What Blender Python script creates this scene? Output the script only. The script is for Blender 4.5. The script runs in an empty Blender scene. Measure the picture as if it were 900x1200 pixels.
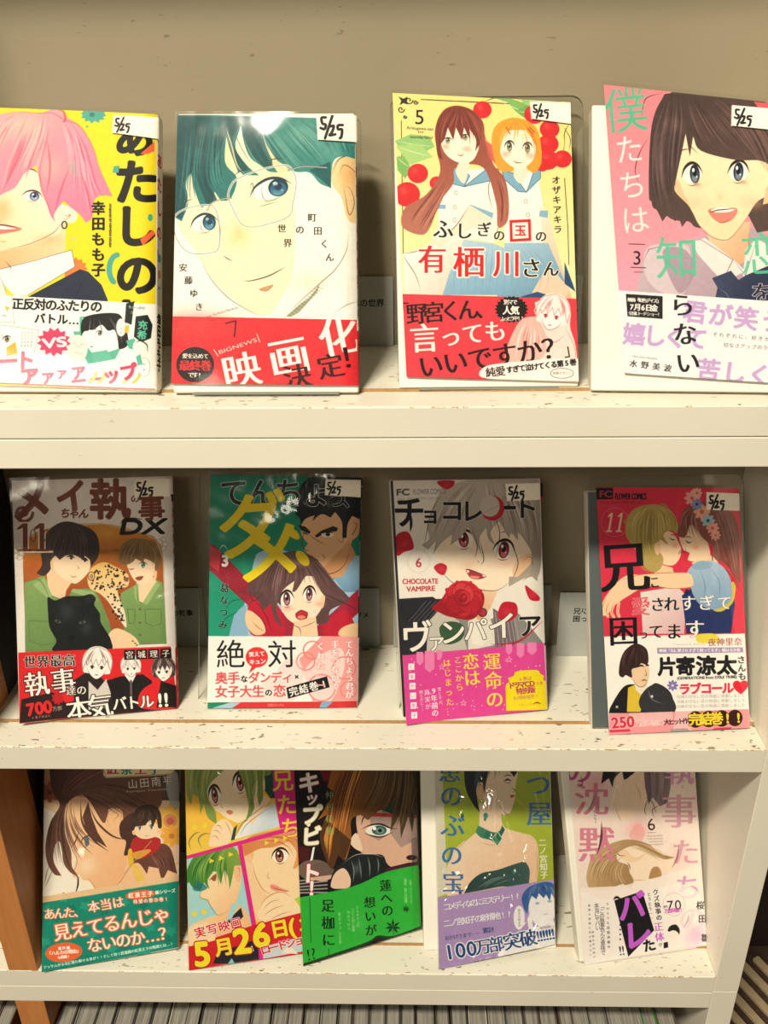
import bpy, bmesh, math, random, itertools
import numpy as np
from mathutils import Vector, Matrix

# ---------------------------------------------------------------- camera, world, lights, exposure
sc = bpy.context.scene
COL = sc.collection
MM = 0.001
def camera():
    f, p, yaw, roll = 1061.7907, 0.4576, -0.0246, -0.0123
    fwd = Vector((math.sin(yaw) * math.cos(p), math.cos(yaw) * math.cos(p), -math.sin(p)))
    right = Vector((math.cos(yaw), -math.sin(yaw), 0)); up = right.cross(fwd)
    r2 = right * math.cos(roll) + up * math.sin(roll); u2 = up * math.cos(roll) - right * math.sin(roll)
    cd = bpy.data.cameras.new('camera'); cd.sensor_fit = 'VERTICAL'; cd.sensor_height = 36; cd.lens = 36 * f / 1200
    cd.clip_start = .01; cd.clip_end = 50
    ob = bpy.data.objects.new('camera', cd); COL.objects.link(ob)
    ob.matrix_world = Matrix(((r2.x, u2.x, -fwd.x, .0125966), (r2.y, u2.y, -fwd.y, -.490257), (r2.z, u2.z, -fwd.z, .1749243), (0, 0, 0, 1)))
    sc.camera = ob
camera()
w = bpy.data.worlds.new('shop_air'); sc.world = w; w.use_nodes = True
w.node_tree.nodes['Background'].inputs[0].default_value = (.90, 1.0, .88, 1)
w.node_tree.nodes['Background'].inputs[1].default_value = .028
def area_lamp(name, loc, aim, size, power, col):
    ld = bpy.data.lights.new(name, 'AREA'); ld.shape = 'RECTANGLE'; ld.size, ld.size_y = size; ld.energy = power; ld.color = col
    ob = bpy.data.objects.new(name, ld); COL.objects.link(ob); ob.location = loc
    ob.rotation_euler = (Vector(aim) - Vector(loc)).to_track_quat('-Z', 'Y').to_euler()
    return ob
WARM = (1.0, .905, .715)
area_lamp('ceiling_tube_or_fill', (-.68, -1.40, 2.0), (0, 0, -.2), (.6, .09), 57, WARM)
area_lamp('ceiling_tube_or_fill', (-1.7, -4.0, 1.95), (0, 0, -.2), (2.4, .7), 36, WARM)  # added frontal fill that softens the shelf shadows, placed like distant tubes
sc.view_settings.view_transform = 'Standard'; sc.view_settings.look = 'None'; sc.view_settings.gamma = 1; sc.view_settings.use_curve_mapping = False
sc.view_settings.exposure = .62
sc.cycles.max_bounces = 6; sc.cycles.transparent_max_bounces = 16

# ---------------------------------------------------------------- small helpers
def mat(name, base=(.8, .8, .8), rough=.5, **kw):
    m = bpy.data.materials.new(name); m.use_nodes = True; b = m.node_tree.nodes['Principled BSDF']
    b.inputs['Base Color'].default_value = (*base, 1); b.inputs['Roughness'].default_value = rough
    for k, v in kw.items(): b.inputs[k.replace('_', ' ')].default_value = v
    return m
def N(m, t, **kw):
    n = m.node_tree.nodes.new(t)
    for k, v in kw.items():
        if k in n.inputs: n.inputs[k].default_value = v
        elif k[1:].isdigit(): n.inputs[int(k[1:])].default_value = v
        else: setattr(n, k, v)
    return n
def K(m, a, b): m.node_tree.links.new(a, b)
def ramp(m, src, stops):
    r = N(m, 'ShaderNodeValToRGB'); e = r.color_ramp.elements
    while len(e) < len(stops): e.new(.5)
    for x, (p, c) in zip(e, stops): x.position = p; x.color = (*c, 1)
    K(m, src, r.inputs[0]); return r
def mix(m, fac, a, b):
    n = N(m, 'ShaderNodeMix', data_type='RGBA')
    if hasattr(fac, 'links'): K(m, fac, n.inputs[0])
    else: n.inputs[0].default_value = fac
    for v, i in ((a, 6), (b, 7)):
        if hasattr(v, 'links'): K(m, v, n.inputs[i])
        else: n.inputs[i].default_value = (*v, 1)
    return n.outputs[2]
def coords(m, scale=(1, 1, 1), obj=True):
    t = N(m, 'ShaderNodeTexCoord'); mp = N(m, 'ShaderNodeMapping'); mp.inputs['Scale'].default_value = scale
    K(m, t.outputs['Object'], mp.inputs[0]); return mp.outputs[0]

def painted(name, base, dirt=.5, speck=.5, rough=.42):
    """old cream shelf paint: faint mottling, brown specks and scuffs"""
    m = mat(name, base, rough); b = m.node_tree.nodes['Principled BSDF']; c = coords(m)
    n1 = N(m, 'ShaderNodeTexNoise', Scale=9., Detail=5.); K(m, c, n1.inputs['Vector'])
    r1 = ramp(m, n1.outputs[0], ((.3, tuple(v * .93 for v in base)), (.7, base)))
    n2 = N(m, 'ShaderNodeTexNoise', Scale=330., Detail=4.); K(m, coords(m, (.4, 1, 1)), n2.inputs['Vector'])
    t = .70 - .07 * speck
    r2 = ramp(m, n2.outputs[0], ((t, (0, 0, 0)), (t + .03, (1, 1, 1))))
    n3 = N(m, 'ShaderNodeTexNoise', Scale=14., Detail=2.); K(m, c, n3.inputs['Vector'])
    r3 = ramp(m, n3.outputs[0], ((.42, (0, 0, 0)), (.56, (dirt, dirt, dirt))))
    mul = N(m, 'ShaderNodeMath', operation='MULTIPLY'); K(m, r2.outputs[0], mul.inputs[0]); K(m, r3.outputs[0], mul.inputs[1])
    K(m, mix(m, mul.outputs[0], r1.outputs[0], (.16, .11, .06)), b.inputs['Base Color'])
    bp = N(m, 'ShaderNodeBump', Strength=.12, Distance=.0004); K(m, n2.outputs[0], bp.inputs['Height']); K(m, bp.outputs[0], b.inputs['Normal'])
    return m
CREAM = (.91, .865, .74)
M_cream = painted('cream_paint', CREAM, .35, .0)
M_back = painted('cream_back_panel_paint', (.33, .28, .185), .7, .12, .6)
M_top = painted('worn_cream_shelf_paint', (.80, .77, .66), .9, 1.0)
def wood(name, a, b_, rough=.5, sc_=(30, 30, 3)):
    m = mat(name, a, rough); b = m.node_tree.nodes['Principled BSDF']
    n = N(m, 'ShaderNodeTexNoise', Scale=6., Detail=6., Roughness=.7); K(m, coords(m, sc_), n.inputs['Vector'])
    K(m, ramp(m, n.outputs[0], ((.3, b_), (.7, a))).outputs[0], b.inputs['Base Color']); return m
M_orange = wood('orange_stained_wood', (.62, .25, .075), (.50, .185, .05))
M_dkside = wood('near_black_wood', (.030, .014, .012), (.018, .009, .008), .7)  # near-black tone; on the left side panel it paints in deep shade
M_core = wood('bare_chipboard_edge', (.50, .30, .13), (.36, .2, .08), .8, (60, 60, 60))
M_floor = wood('dark_floor_boards', (.16, .08, .05), (.09, .045, .03), .5, (3, 30, 1))

def link(name, bm, m, parent=None, smooth=False):
    me = bpy.data.meshes.new(name); bm.normal_update(); bm.to_mesh(me); bm.free()
    for x in (m if isinstance(m, (list, tuple)) else [m]): me.materials.append(x)
    if smooth:
        for p in me.polygons: p.use_smooth = True
    o = bpy.data.objects.new(name, me); COL.objects.link(o)
    if parent: o.parent = parent
    return o
def box(bm, x0, x1, y0, y1, z0, z1, bev=0., mi=0):
    v = [bm.verts.new((x * MM, y * MM, z * MM)) for x, y, z in itertools.product((x0, x1), (y0, y1), (z0, z1))]
    fs = [bm.faces.new([v[i] for i in q]) for q in ((0, 1, 3, 2), (4, 6, 7, 5), (0, 4, 5, 1), (2, 3, 7, 6), (0, 2, 6, 4), (1, 5, 7, 3))]
    for f in fs: f.material_index = mi
    if bev:
        es = list({e for f in fs for e in f.edges}); r = bmesh.ops.bevel(bm, geom=es, offset=bev * MM, segments=2, affect='EDGES', profile=.5)
        for f in r['faces']: f.material_index = mi
    return fs
def thing(name, label, cat, loc=(0, 0, 0), group=None):
    o = bpy.data.objects.new(name, None); o.empty_display_size = .02; COL.objects.link(o); o.location = [v * MM for v in loc]
    o['label'] = label; o['category'] = cat
    if group: o['group'] = group
    return o
def tag(o, label, cat, group=None):
    o['label'] = label; o['category'] = cat
    if group: o['group'] = group
    return o
def adopt(o, root):
    """parent o to root without moving it"""
    o.parent = root; o.matrix_parent_inverse = Matrix.Translation(-root.location)
    return o
Z1, Z2, Z3 = 0.0, -249.24, -481.72
XL, XR, DEPTH, SEAM = -285.4, 261.6, 122.3, 27.9

# ---------------------------------------------------------------- the setting
def struct(name, bm, m):
    o = link(name, bm, m); o['kind'] = 'structure'; return o
b = bmesh.new(); box(b, -3000, 3000, -3500, 460, -1120, -1100); struct('floor', b, M_floor)
M_wall = painted('shop_wall_paint', (.55, .5, .42), .1, 0, .8)
b = bmesh.new(); box(b, -3000, 3000, 460, 480, -1100, 1600); struct('wall_back', b, M_wall)

# ---------------------------------------------------------------- the bookcase
case = thing('bookcase', 'large cream painted bookcase holding the whole comic display', 'bookcase', (0, 60, Z3 - 38))
def part(name, x0, x1, y0, y1, z0, z1, m, bev=.6, parent=None, label=None):
    b = bmesh.new(); box(b, x0, x1, y0, y1, z0, z1, bev); o = link(name, b, m); adopt(o, case)
    if label: o['label'] = label
    return o
def chips(name, x0, x1, y, z, n, seed, m, parent):
    """chips and scuffs along a worn board edge, as thin flakes of bare board"""
    rr = random.Random(seed); bm = bmesh.new()
    for _ in range(n):
        x = rr.uniform(x0, x1); w = rr.choice((1, 2, 3, 5, 9)) * rr.uniform(.5, 1.2); h = rr.uniform(.2, .8)
        q = [(x, y, z - h * .3), (x + w * .5, y, z - h), (x + w, y, z - h * .2), (x + w * .7, y + rr.uniform(.3, 1.4), z + .05), (x + w * .2, y + rr.uniform(.2, 1.2), z + .05)]
        bm.faces.new([bm.verts.new((a * MM, (b_ - .06) * MM, c * MM)) for a, b_, c in q])
    o = link(name, bm, m); adopt(o, case); o['kind'] = 'stuff'; return o
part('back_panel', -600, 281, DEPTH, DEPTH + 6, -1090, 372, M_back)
for zt, parts_, xl in ((Z1, 2, XL), (Z2, 1, XL), (Z3, 2, -600)):
    t = 37.8 if parts_ == 2 else 20
    if parts_ == 2:
        part('shelf_board', xl, XR, 0, DEPTH, zt - t / 2 + .25, zt, M_cream); part('shelf_board', xl, XR, .2, DEPTH, zt - t, zt - t / 2 - .25, M_cream)
    else: part('shelf_board', xl, XR, 0, DEPTH, zt - t, zt, M_cream)
    part('shelf_top_strip', xl if xl > -500 else -600, XR - .3, 1.0, SEAM, zt, zt + .35, M_top, .1, label='worn front strip of the shelf top')
    lin = part('shelf_liner', xl if xl > -500 else -600, XR - .3, SEAM, DEPTH, zt, zt + 2.0, [M_top, M_core], .05, label='thin worn panel laid on the shelf behind a bare brown edge')
    for p in lin.data.polygons:
        if p.normal.y < -.7: p.material_index = 1
    part('bare_edge', xl if xl > -500 else -600, XR - .3, SEAM - 1.7, SEAM - .05, zt + .1, zt + 1.9, M_core, .05, label='bare brown chipboard edge')
    chips('edge_chip', xl if xl > -500 else -600, XR, 0, zt, 130 if zt != Z1 else 26, int(-zt) + 3, M_core, case)
part('shelf_board', XL, XR, 0, DEPTH, 353, 372, M_cream)
part('shelf_board', -600, XR, 0, DEPTH, -840, -820, M_cream)
part('side_panel', XR, XR + 20, 0, DEPTH + 6, -498.6, 372, M_cream)
part('side_panel', XR, XR + 20, .3, DEPTH + 6, -1095, -499.2, M_cream)
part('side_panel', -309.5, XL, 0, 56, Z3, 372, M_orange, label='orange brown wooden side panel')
part('side_panel', -309.5, XL, 56.3, DEPTH, Z3, 372, M_dkside, label='rear half of the left side, coloured nearly black as shade')  # shade behind the orange board, put into the colour
part('side_panel', -312, -287.5, .5, DEPTH, -820, Z3 - 38, M_orange, label='orange brown wooden side panel under the bottom shelf')

# poses of the comics, mm: body and jacket corners (TL TR BR BL); px: outline each jacket print was sketched in
BOOK_DATA = {
    'a1': {'row': 0, 'body': [[-239.4, 91.4, 156.3], [-130.7, 86.3, 151.3], [-133.2, 19.9, 2.2], [-247.5, 23.0, 2.2]], 'jacket': [[-237.8, 89.8, 155.7], [-131.4, 84.8, 150.9], [-134.3, 19.7, 4.6], [-245.2, 23.8, 7.0]], 'px': [[-25.0, 125.5], [184.0, 134.0], [182.0, 456.5], [-33.0, 450.5]]},
    'a2': {'row': 0, 'body': [[-119.9, 85.6, 151.9], [-15.3, 84.7, 151.3], [-13.6, 18.3, 2.2], [-124.3, 19.0, 2.2]], 'jacket': [[-119.3, 83.7, 150.5], [-15.7, 82.4, 148.9], [-14.5, 19.1, 6.9], [-124.5, 20.3, 8.1]], 'px': [[207.6, 134.7], [415.5, 136.0], [419.0, 451.5], [200.8, 449.5]]},
    'a3': {'row': 0, 'body': [[6.0, 96.4, 160.7], [110.6, 95.3, 154.6], [116.9, 27.5, 2.2], [9.4, 25.8, 2.2]], 'jacket': [[6.2, 95.0, 160.5], [110.2, 93.9, 154.5], [116.2, 27.6, 5.4], [14.2, 27.7, 9.2]], 'px': [[460.0, 109.0], [668.0, 120.0], [678.0, 447.8], [476.4, 441.5]]},
    'a4': {'row': 0, 'body': [[121.5, 88.0, 154.1], [229.3, 81.4, 151.9], [239.8, 14.2, 2.2], [122.0, 20.2, 2.2]], 'jacket': [[128.3, 90.5, 163.6], [229.8, 80.5, 152.8], [247.8, 14.6, 6.9], [141.4, 22.4, 12.4]], 'px': [[707.6, 99.5], [919.0, 122.0], [952.0, 452.0], [732.0, 437.5]]},
    'b1': {'row': 1, 'body': [[-262.1, 84.2, -83.1], [-154.2, 99.7, -86.8], [-154.4, 40.7, -246.7], [-263.7, 23.7, -246.7]], 'jacket': [[-261.9, 83.1, -82.7], [-154.0, 98.5, -86.3], [-154.2, 39.6, -246.3], [-263.5, 22.6, -246.3]], 'px': [[13.6, 563.4], [200.0, 558.0], [207.3, 829.8], [24.1, 846.8]]},
    'b2': {'row': 1, 'body': [[-125.1, 99.7, -85.2], [-18.3, 100.4, -88.4], [-22.1, 42.7, -246.7], [-131.8, 40.8, -246.7]], 'jacket': [[-125.1, 98.6, -84.8], [-18.3, 99.2, -88.0], [-22.1, 41.5, -246.3], [-131.7, 39.7, -246.3]], 'px': [[247.0, 555.5], [422.6, 559.5], [418.2, 828.5], [243.1, 829.8]]},
    'b3': {'row': 1, 'body': [[2.2, 88.1, -84.7], [109.5, 97.0, -88.6], [117.7, 39.8, -247.0], [11.2, 29.6, -247.0]], 'jacket': [[4.9, 87.0, -85.1], [108.7, 96.0, -87.6], [116.1, 38.9, -245.6], [13.6, 25.8, -248.5]], 'px': [[460.5, 563.4], [633.0, 560.7], [640.8, 831.0], [475.4, 848.0]]},
    'b4': {'row': 1, 'body': [[137.6, 76.3, -88.1], [243.9, 79.8, -88.6], [257.8, 22.6, -247.0], [144.7, 18.6, -247.0]], 'jacket': [[144.0, 76.2, -85.3], [242.0, 78.9, -87.6], [256.5, 21.3, -247.1], [156.6, 14.9, -248.5]], 'px': [[698.4, 570.7], [865.6, 572.0], [878.6, 852.5], [713.9, 860.7]]},
    'c1': {'row': 2, 'body': [[-278.0, 73.5, -324.6], [-172.5, 94.2, -321.5], [-174.6, 19.8, -477.7], [-281.4, -1.1, -480.7]], 'jacket': [[-277.8, 72.4, -324.1], [-172.3, 93.1, -321.0], [-174.4, 18.7, -477.2], [-281.2, -2.1, -480.2]], 'px': [[52.2, 889.4], [210.7, 866.5], [208.9, 1111.0], [48.9, 1138.9]]},
    'c2': {'row': 2, 'body': [[-164.6, 75.6, -324.1], [-63.4, 93.1, -323.0], [-56.7, 20.1, -479.7], [-162.4, 1.9, -480.7]], 'jacket': [[-164.4, 74.5, -323.6], [-63.3, 92.0, -322.4], [-56.5, 19.1, -479.2], [-162.2, 0.8, -480.2]], 'px': [[216.6, 887.6], [365.5, 869.8], [376.0, 1114.0], [221.2, 1136.7]]},
    'c3': {'row': 2, 'body': [[-54.4, 88.3, -323.3], [19.4, 113.3, -319.5], [26.0, 39.1, -475.7], [-47.1, 14.3, -479.4]], 'jacket': [[-77.2, 79.5, -323.9], [19.7, 112.3, -319.0], [26.3, 38.1, -475.1], [-69.8, 5.5, -480.1]], 'px': [[343.8, 883.6], [483.7, 847.5], [493.3, 1088.0], [355.2, 1132.0]]},
    'c4': {'row': 2, 'body': [[24.9, 93.8, -324.4], [132.4, 96.5, -324.5], [138.5, 23.5, -481.2], [28.0, 20.8, -481.2]], 'jacket': [[37.2, 78.8, -325.0], [131.4, 96.9, -320.1], [136.6, 24.4, -475.8], [40.3, 4.5, -481.2]], 'px': [[509.6, 886.2], [643.7, 863.6], [650.7, 1106.6], [514.3, 1135.8]]},
    'c5': {'row': 2, 'body': [[137.0, 82.2, -324.5], [248.8, 100.8, -324.4], [261.8, 28.9, -481.2], [154.6, 11.0, -481.2]], 'jacket': [[144.1, 82.0, -324.6], [249.4, 99.8, -324.1], [262.7, 27.9, -480.9], [159.0, 10.4, -481.3]], 'px': [[664.9, 883.2], [811.6, 866.1], [828.9, 1108.9], [685.6, 1130.0]]},
}
# ---------------------------------------------------------------- flat print: a small vector painter
# Draws polygons, strokes and lettering into a pixel buffer held in memory, for the printed jackets.
_glyphs = {}
def glyph(ch, off):
    key = (ch, round(off, 3))
    if key in _glyphs: return _glyphs[key]
    cu = bpy.data.curves.new('lettering', 'FONT'); cu.body = ch; cu.resolution_u = 5; cu.offset = off
    ob = bpy.data.objects.new('lettering', cu); bpy.context.scene.collection.objects.link(ob)
    dg = bpy.context.evaluated_depsgraph_get()
    me = ob.evaluated_get(dg).to_mesh()
    n = len(me.vertices)
    if n:
        co = np.empty(n * 3); me.vertices.foreach_get('co', co); co = co.reshape(-1, 3)[:, :2]
        me.calc_loop_triangles()
        tr = np.empty(len(me.loop_triangles) * 3, int); me.loop_triangles.foreach_get('vertices', tr)
        tris = co[tr.reshape(-1, 3)]
    else:
        co = np.zeros((1, 2)); tris = np.zeros((0, 3, 2))
    ob.evaluated_get(dg).to_mesh_clear()
    bpy.data.objects.remove(ob); bpy.data.curves.remove(cu)
    _glyphs[key] = (tris, co[:, 0].min(), co[:, 0].max(), co[:, 1].min(), co[:, 1].max())
    return _glyphs[key]

def rgb(c):
    if isinstance(c, str):
        c = c.lstrip('#')
        if len(c) == 3: c = ''.join(a + a for a in c)
        return np.array([int(c[i:i + 2], 16) / 255 for i in (0, 2, 4)])
    return np.array(c, float)

def pts(s):
    if isinstance(s, str): return np.array([[float(v) for v in t.split(',')] for t in s.split()])
    return np.array(s, float)

def smooth(P, closed=True, n=6):
    P = np.asarray(P, float); m = len(P)
    if m < 3: return P
    if closed: Q = [P[(i - 1) % m] for i in range(m)], P, [P[(i + 1) % m] for i in range(m)], [P[(i + 2) % m] for i in range(m)]; k = m
    else:
        E = np.vstack([2 * P[0] - P[1], P, 2 * P[-1] - P[-2]]); Q = E[:-3], E[1:-2], E[2:-1], E[3:]; k = m - 1
    a, b, c, d = [np.array(q)[:k] for q in Q]
    t = np.linspace(0, 1, n, endpoint=False)[:, None, None]
    r = .5 * (2 * b + (c - a) * t + (2 * a - 5 * b + 4 * c - d) * t ** 2 + (3 * b - a - 3 * c + d) * t ** 3)
    r = r.transpose(1, 0, 2).reshape(-1, 2)
    return r if closed else np.vstack([r, P[-1]])

def soften(P, limit=62):
    """round the gentle corners of an outline, keep the sharp tips"""
    m = len(P); a = P - np.roll(P, 1, 0); b = np.roll(P, -1, 0) - P
    turn = np.abs((np.degrees(np.arctan2(b[:, 1], b[:, 0]) - np.arctan2(a[:, 1], a[:, 0])) + 180) % 360 - 180)
    k = [i for i in range(m) if turn[i] > limit]
    if len(k) < 2: return smooth(P)
    out = []
    for i, j in zip(k, k[1:] + [k[0] + m]):
        seg = P[[t % m for t in range(i, j + 1)]]
        out.append((smooth(seg, False, 5) if len(seg) > 2 else seg)[:-1])
    return np.vstack(out)

def homography(src, dst):
    A = []; B = []
    for (x, y), (u, v) in zip(src, dst):
        A += [[x, y, 1, 0, 0, 0, -u * x, -u * y], [0, 0, 0, x, y, 1, -v * x, -v * y]]; B += [u, v]
    return np.append(np.linalg.solve(np.array(A), np.array(B)), 1).reshape(3, 3)

class Canvas:
    """A jacket print. Sketch coordinates are mapped onto the flat cover; the spine strip lies to the right."""
    def __init__(s, quad, sketch, w=500, h=780, spine=52, base='#ffffff', seed=1):
        s.w, s.h, s.W = w, h, w + spine
        ox, oy, k = sketch
        src = [((x - ox) * k, (y - oy) * k) for x, y in quad]
        s.M = homography(src, [(0, 0), (w, 0), (w, h), (0, h)])
        s.k = w / np.hypot(src[1][0] - src[0][0], src[1][1] - src[0][1])
        s.a = np.empty((h, s.W, 3)); s.a[:] = rgb(base); s.rnd = random.Random(seed)
    def map(s, P, raw=False):
        P = pts(P)
        if raw: return P
        q = np.c_[P, np.ones(len(P))] @ s.M.T
        return q[:, :2] / q[:, 2:]
    def uv(s, P):
        q = s.map(P); return [(x / s.W, 1 - y / s.h) for x, y in q]
    def cover(s, polys):
        """exact-ish antialiased union of polygons (list of (n,2) pixel arrays)"""
        E = []
        for p in polys:
            x, y = p[:, 0], p[:, 1]
            ar = np.sum(x * np.roll(y, -1) - np.roll(x, -1) * y)
            if ar < 0: p = p[::-1]
            E.append(np.c_[p, np.roll(p, -1, 0)])
        if not E: return None
        return s.raster(np.vstack(E))
    def raster(s, E):
        S = 3
        x0 = max(0, int(E[:, [0, 2]].min()) - 1); x1 = min(s.W, int(E[:, [0, 2]].max()) + 2)
        y0 = max(0, int(E[:, [1, 3]].min()) - 1); y1 = min(s.h, int(E[:, [1, 3]].max()) + 2)
        if x1 <= x0 or y1 <= y0: return None
        w = x1 - x0; rows = (y1 - y0) * S
        ya = (E[:, 1] - y0) * S - .5; yb = (E[:, 3] - y0) * S - .5
        lo = np.clip(np.ceil(np.minimum(ya, yb)), 0, rows).astype(int); hi = np.clip(np.ceil(np.maximum(ya, yb)), 0, rows).astype(int)
        cnt = hi - lo; k = cnt > 0
        if not k.any(): return None
        E = E[k]; ya = ya[k]; yb = yb[k]; lo = lo[k]; cnt = cnt[k]
        idx = np.repeat(np.arange(len(E)), cnt)
        r = np.arange(cnt.sum()) - np.repeat(np.cumsum(cnt) - cnt, cnt) + lo[idx]
        t = (r - ya[idx]) / (yb[idx] - ya[idx])
        x = np.clip(E[idx, 0] + t * (E[idx, 2] - E[idx, 0]) - x0, 0, w)
        d = np.where(yb[idx] > ya[idx], 1., -1.)
        i = np.floor(x).astype(int); f = x - i
        acc = np.bincount(np.r_[r * (w + 2) + i, r * (w + 2) + i + 1], np.r_[d * (1 - f), d * f], rows * (w + 2)).reshape(rows, w + 2)
        c = np.clip(np.abs(np.cumsum(acc, 1)), 0, 1)[:, :w].reshape(y1 - y0, S, w).mean(1)
        return x0, y0, c
    def blend(s, cov, col, alpha=1):
        if cov is None: return
        x0, y0, c = cov; h, w = c.shape
        c = (c * alpha)[..., None]; v = s.a[y0:y0 + h, x0:x0 + w]
        v += c * (rgb(col) - v)
    # --- drawing
    def F(s, P, col, alpha=1, sm=False, raw=False, grad=None):
        """fill; grad=(p0, p1, colour2) runs from col at p0 to colour2 at p1"""
        P = pts(P)
        P = smooth(P) if sm else soften(P) if len(P) > 8 and not raw else P
        cov = s.cover([s.map(P, raw)])
        if cov is None: return
        if grad is None: s.blend(cov, col, alpha); return
        p0, p1 = s.map([grad[0], grad[1]], raw); x0, y0, c = cov; h, w = c.shape
        yy, xx = np.mgrid[y0:y0 + h, x0:x0 + w]; d = p1 - p0
        t = np.clip(((xx - p0[0]) * d[0] + (yy - p0[1]) * d[1]) / (d @ d), 0, 1)[..., None]
        colr = rgb(col) * (1 - t) + rgb(grad[2]) * t
        c = (c * alpha)[..., None]; v = s.a[y0:y0 + h, x0:x0 + w]; v += c * (colr - v)
    def strokes(s, lines, col, w=2, alpha=1, taper=0, sm=True, raw=False):
        polys = []
        for L in lines:
            L = pts(L)
            if sm: L = smooth(L, False, 5)
            L = s.map(L, raw); n = len(L)
            if n < 2: continue
            ww = np.full(n, w * (1 if raw else s.k) / 2)
            if taper:
                t = np.linspace(0, 1, n); ww = ww * (np.clip(np.sin(np.pi * t), .08, 1) if taper == 1 else np.clip(1 - t, .06, 1) if taper == 2 else 1)
            for i in range(n - 1):
                d = L[i + 1] - L[i]; l = np.hypot(*d)
                if l < 1e-6: continue
                nn = np.array([-d[1], d[0]]) / l
                polys.append(np.array([L[i] + nn * ww[i], L[i + 1] + nn * ww[i + 1], L[i + 1] - nn * ww[i + 1], L[i] - nn * ww[i]]))
            for i in range(n):
                if ww[i] > .7:
                    a = np.arange(8) * np.pi / 4; polys.append(L[i] + ww[i] * np.c_[np.cos(a), np.sin(a)])
        s.blend(s.cover(polys), col, alpha)
    def L(s, P, col='#333', w=2, alpha=1, taper=1, sm=True, raw=False): s.strokes([P], col, w, alpha, taper, sm, raw)
    def O(s, cx, cy, rx, ry, col, rot=0, alpha=1, raw=False, line=None, lw=2, a0=0, a1=360):
        t = np.radians(np.linspace(a0, a1, 33)[:-1] if a1 - a0 == 360 else np.linspace(a0, a1, 24)); r = np.radians(rot)
        x, y = rx * np.cos(t), ry * np.sin(t)
        P = np.c_[cx + x * np.cos(r) - y * np.sin(r), cy + x * np.sin(r) + y * np.cos(r)]
        if col is not None: s.F(P, col, alpha, raw=raw)
        if line: s.L(P if a1 - a0 != 360 else np.vstack([P, P[:1]]), line, lw, taper=0, sm=False, raw=raw)
    def soft(s, cx, cy, rx, ry, col, alpha=.5, rot=0):
        """airbrushed spot"""
        c = s.map([(cx, cy)])[0]; rx *= s.k; ry *= s.k; R = int(max(rx, ry) * 2.2) + 2
        x0, x1 = max(0, int(c[0]) - R), min(s.W, int(c[0]) + R); y0, y1 = max(0, int(c[1]) - R), min(s.h, int(c[1]) + R)
        if x1 <= x0 or y1 <= y0: return
        yy, xx = np.mgrid[y0:y1, x0:x1]; r = np.radians(rot); dx, dy = xx - c[0], yy - c[1]
        u = (dx * np.cos(r) + dy * np.sin(r)) / rx; v = (-dx * np.sin(r) + dy * np.cos(r)) / ry
        s.blend((x0, y0, np.exp(-1.3 * (u * u + v * v))), col, alpha)
    def T(s, txt, p0, p1, size, col='#111', bold=0., v=False, out=None, mincho=False, sx=1., alpha=1, raw=False, whole=None, slant=0.):
        """lettering whose middle line runs from p0 to p1; v = vertical setting; out = (colour, width in em)"""
        p0, p1 = np.array(p0, float), np.array(p1, float); d = p1 - p0; l = np.hypot(*d); d = d / l
        asc = all(ord(c) < 256 for c in txt)
        if whole is None: whole = asc and not v and any(ch.isalpha() for ch in txt)
        ex = d if not v else np.array([-d[1], d[0]]) * -1
        ex = d if not v else np.array([d[1], -d[0]])
        ey = np.array([ex[1], -ex[0]])      # glyph up, in sketch space (y down)
        def place(off, shifts):
            tris = []
            items = [(txt, (p0 + p1) / 2)] if whole else [(c, p0 + d * l * (i + .5) / len(txt)) for i, c in enumerate(txt)]
            for c, ctr in items:
                if c == ' ' or c == '　': continue
                g, ax, bx, ay, by = glyph(c, 0.)
                if not len(g): continue
                q = g.copy()
                if whole:
                    g0 = glyph(c, 0.); k = l / (g0[2] - g0[1]); kx, ky = k, size
                    q[..., 0] = (q[..., 0] - (g0[1] + g0[2]) / 2) * kx; q[..., 1] = (q[..., 1] - .36) * ky
                else:
                    cxm = .5 if ord(c) >= 0x2000 else (ax + bx) / 2
                    q[..., 0] = (q[..., 0] - cxm) * size * sx; q[..., 1] = (q[..., 1] - .38) * size
                    if v and c in 'ー…〜（）「」―': q = np.stack([q[..., 1], -q[..., 0]], -1) if c != 'ー' else np.stack([q[..., 1], -q[..., 0]], -1)
                q[..., 0] += q[..., 1] * slant
                rad = max(off, 0.) * 1.15; ring = [(0, 0)] if rad < .004 else [(rad * math.cos(a), rad * math.sin(a)) for a in np.arange(12) * math.pi / 6]
                for sh, (dx, dy) in itertools.product(shifts, ring):
                    qq = q.copy(); qq[..., 0] += (sh + dx) * size; qq[..., 1] += dy * size
                    tris.append(ctr + qq[..., :1] * ex + qq[..., 1:] * ey)
            if not tris: return None
            t = np.concatenate(tris); m = s.map(t.reshape(-1, 2), raw).reshape(-1, 3, 2)
            ar = (m[:, 1, 0] - m[:, 0, 0]) * (m[:, 2, 1] - m[:, 0, 1]) - (m[:, 2, 0] - m[:, 0, 0]) * (m[:, 1, 1] - m[:, 0, 1])
            m[ar < 0] = m[ar < 0][:, ::-1]
            return s.raster(np.concatenate([np.concatenate([m[:, i], m[:, (i + 1) % 3]], 1) for i in range(3)]))
        sh = (0,)
        b = bold
        if mincho: sh = (-.022, 0, .022); b = bold - .012
        if out: s.blend(place(b + out[1], sh), out[0], alpha)
        s.blend(place(b, sh), col, alpha)
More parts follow.
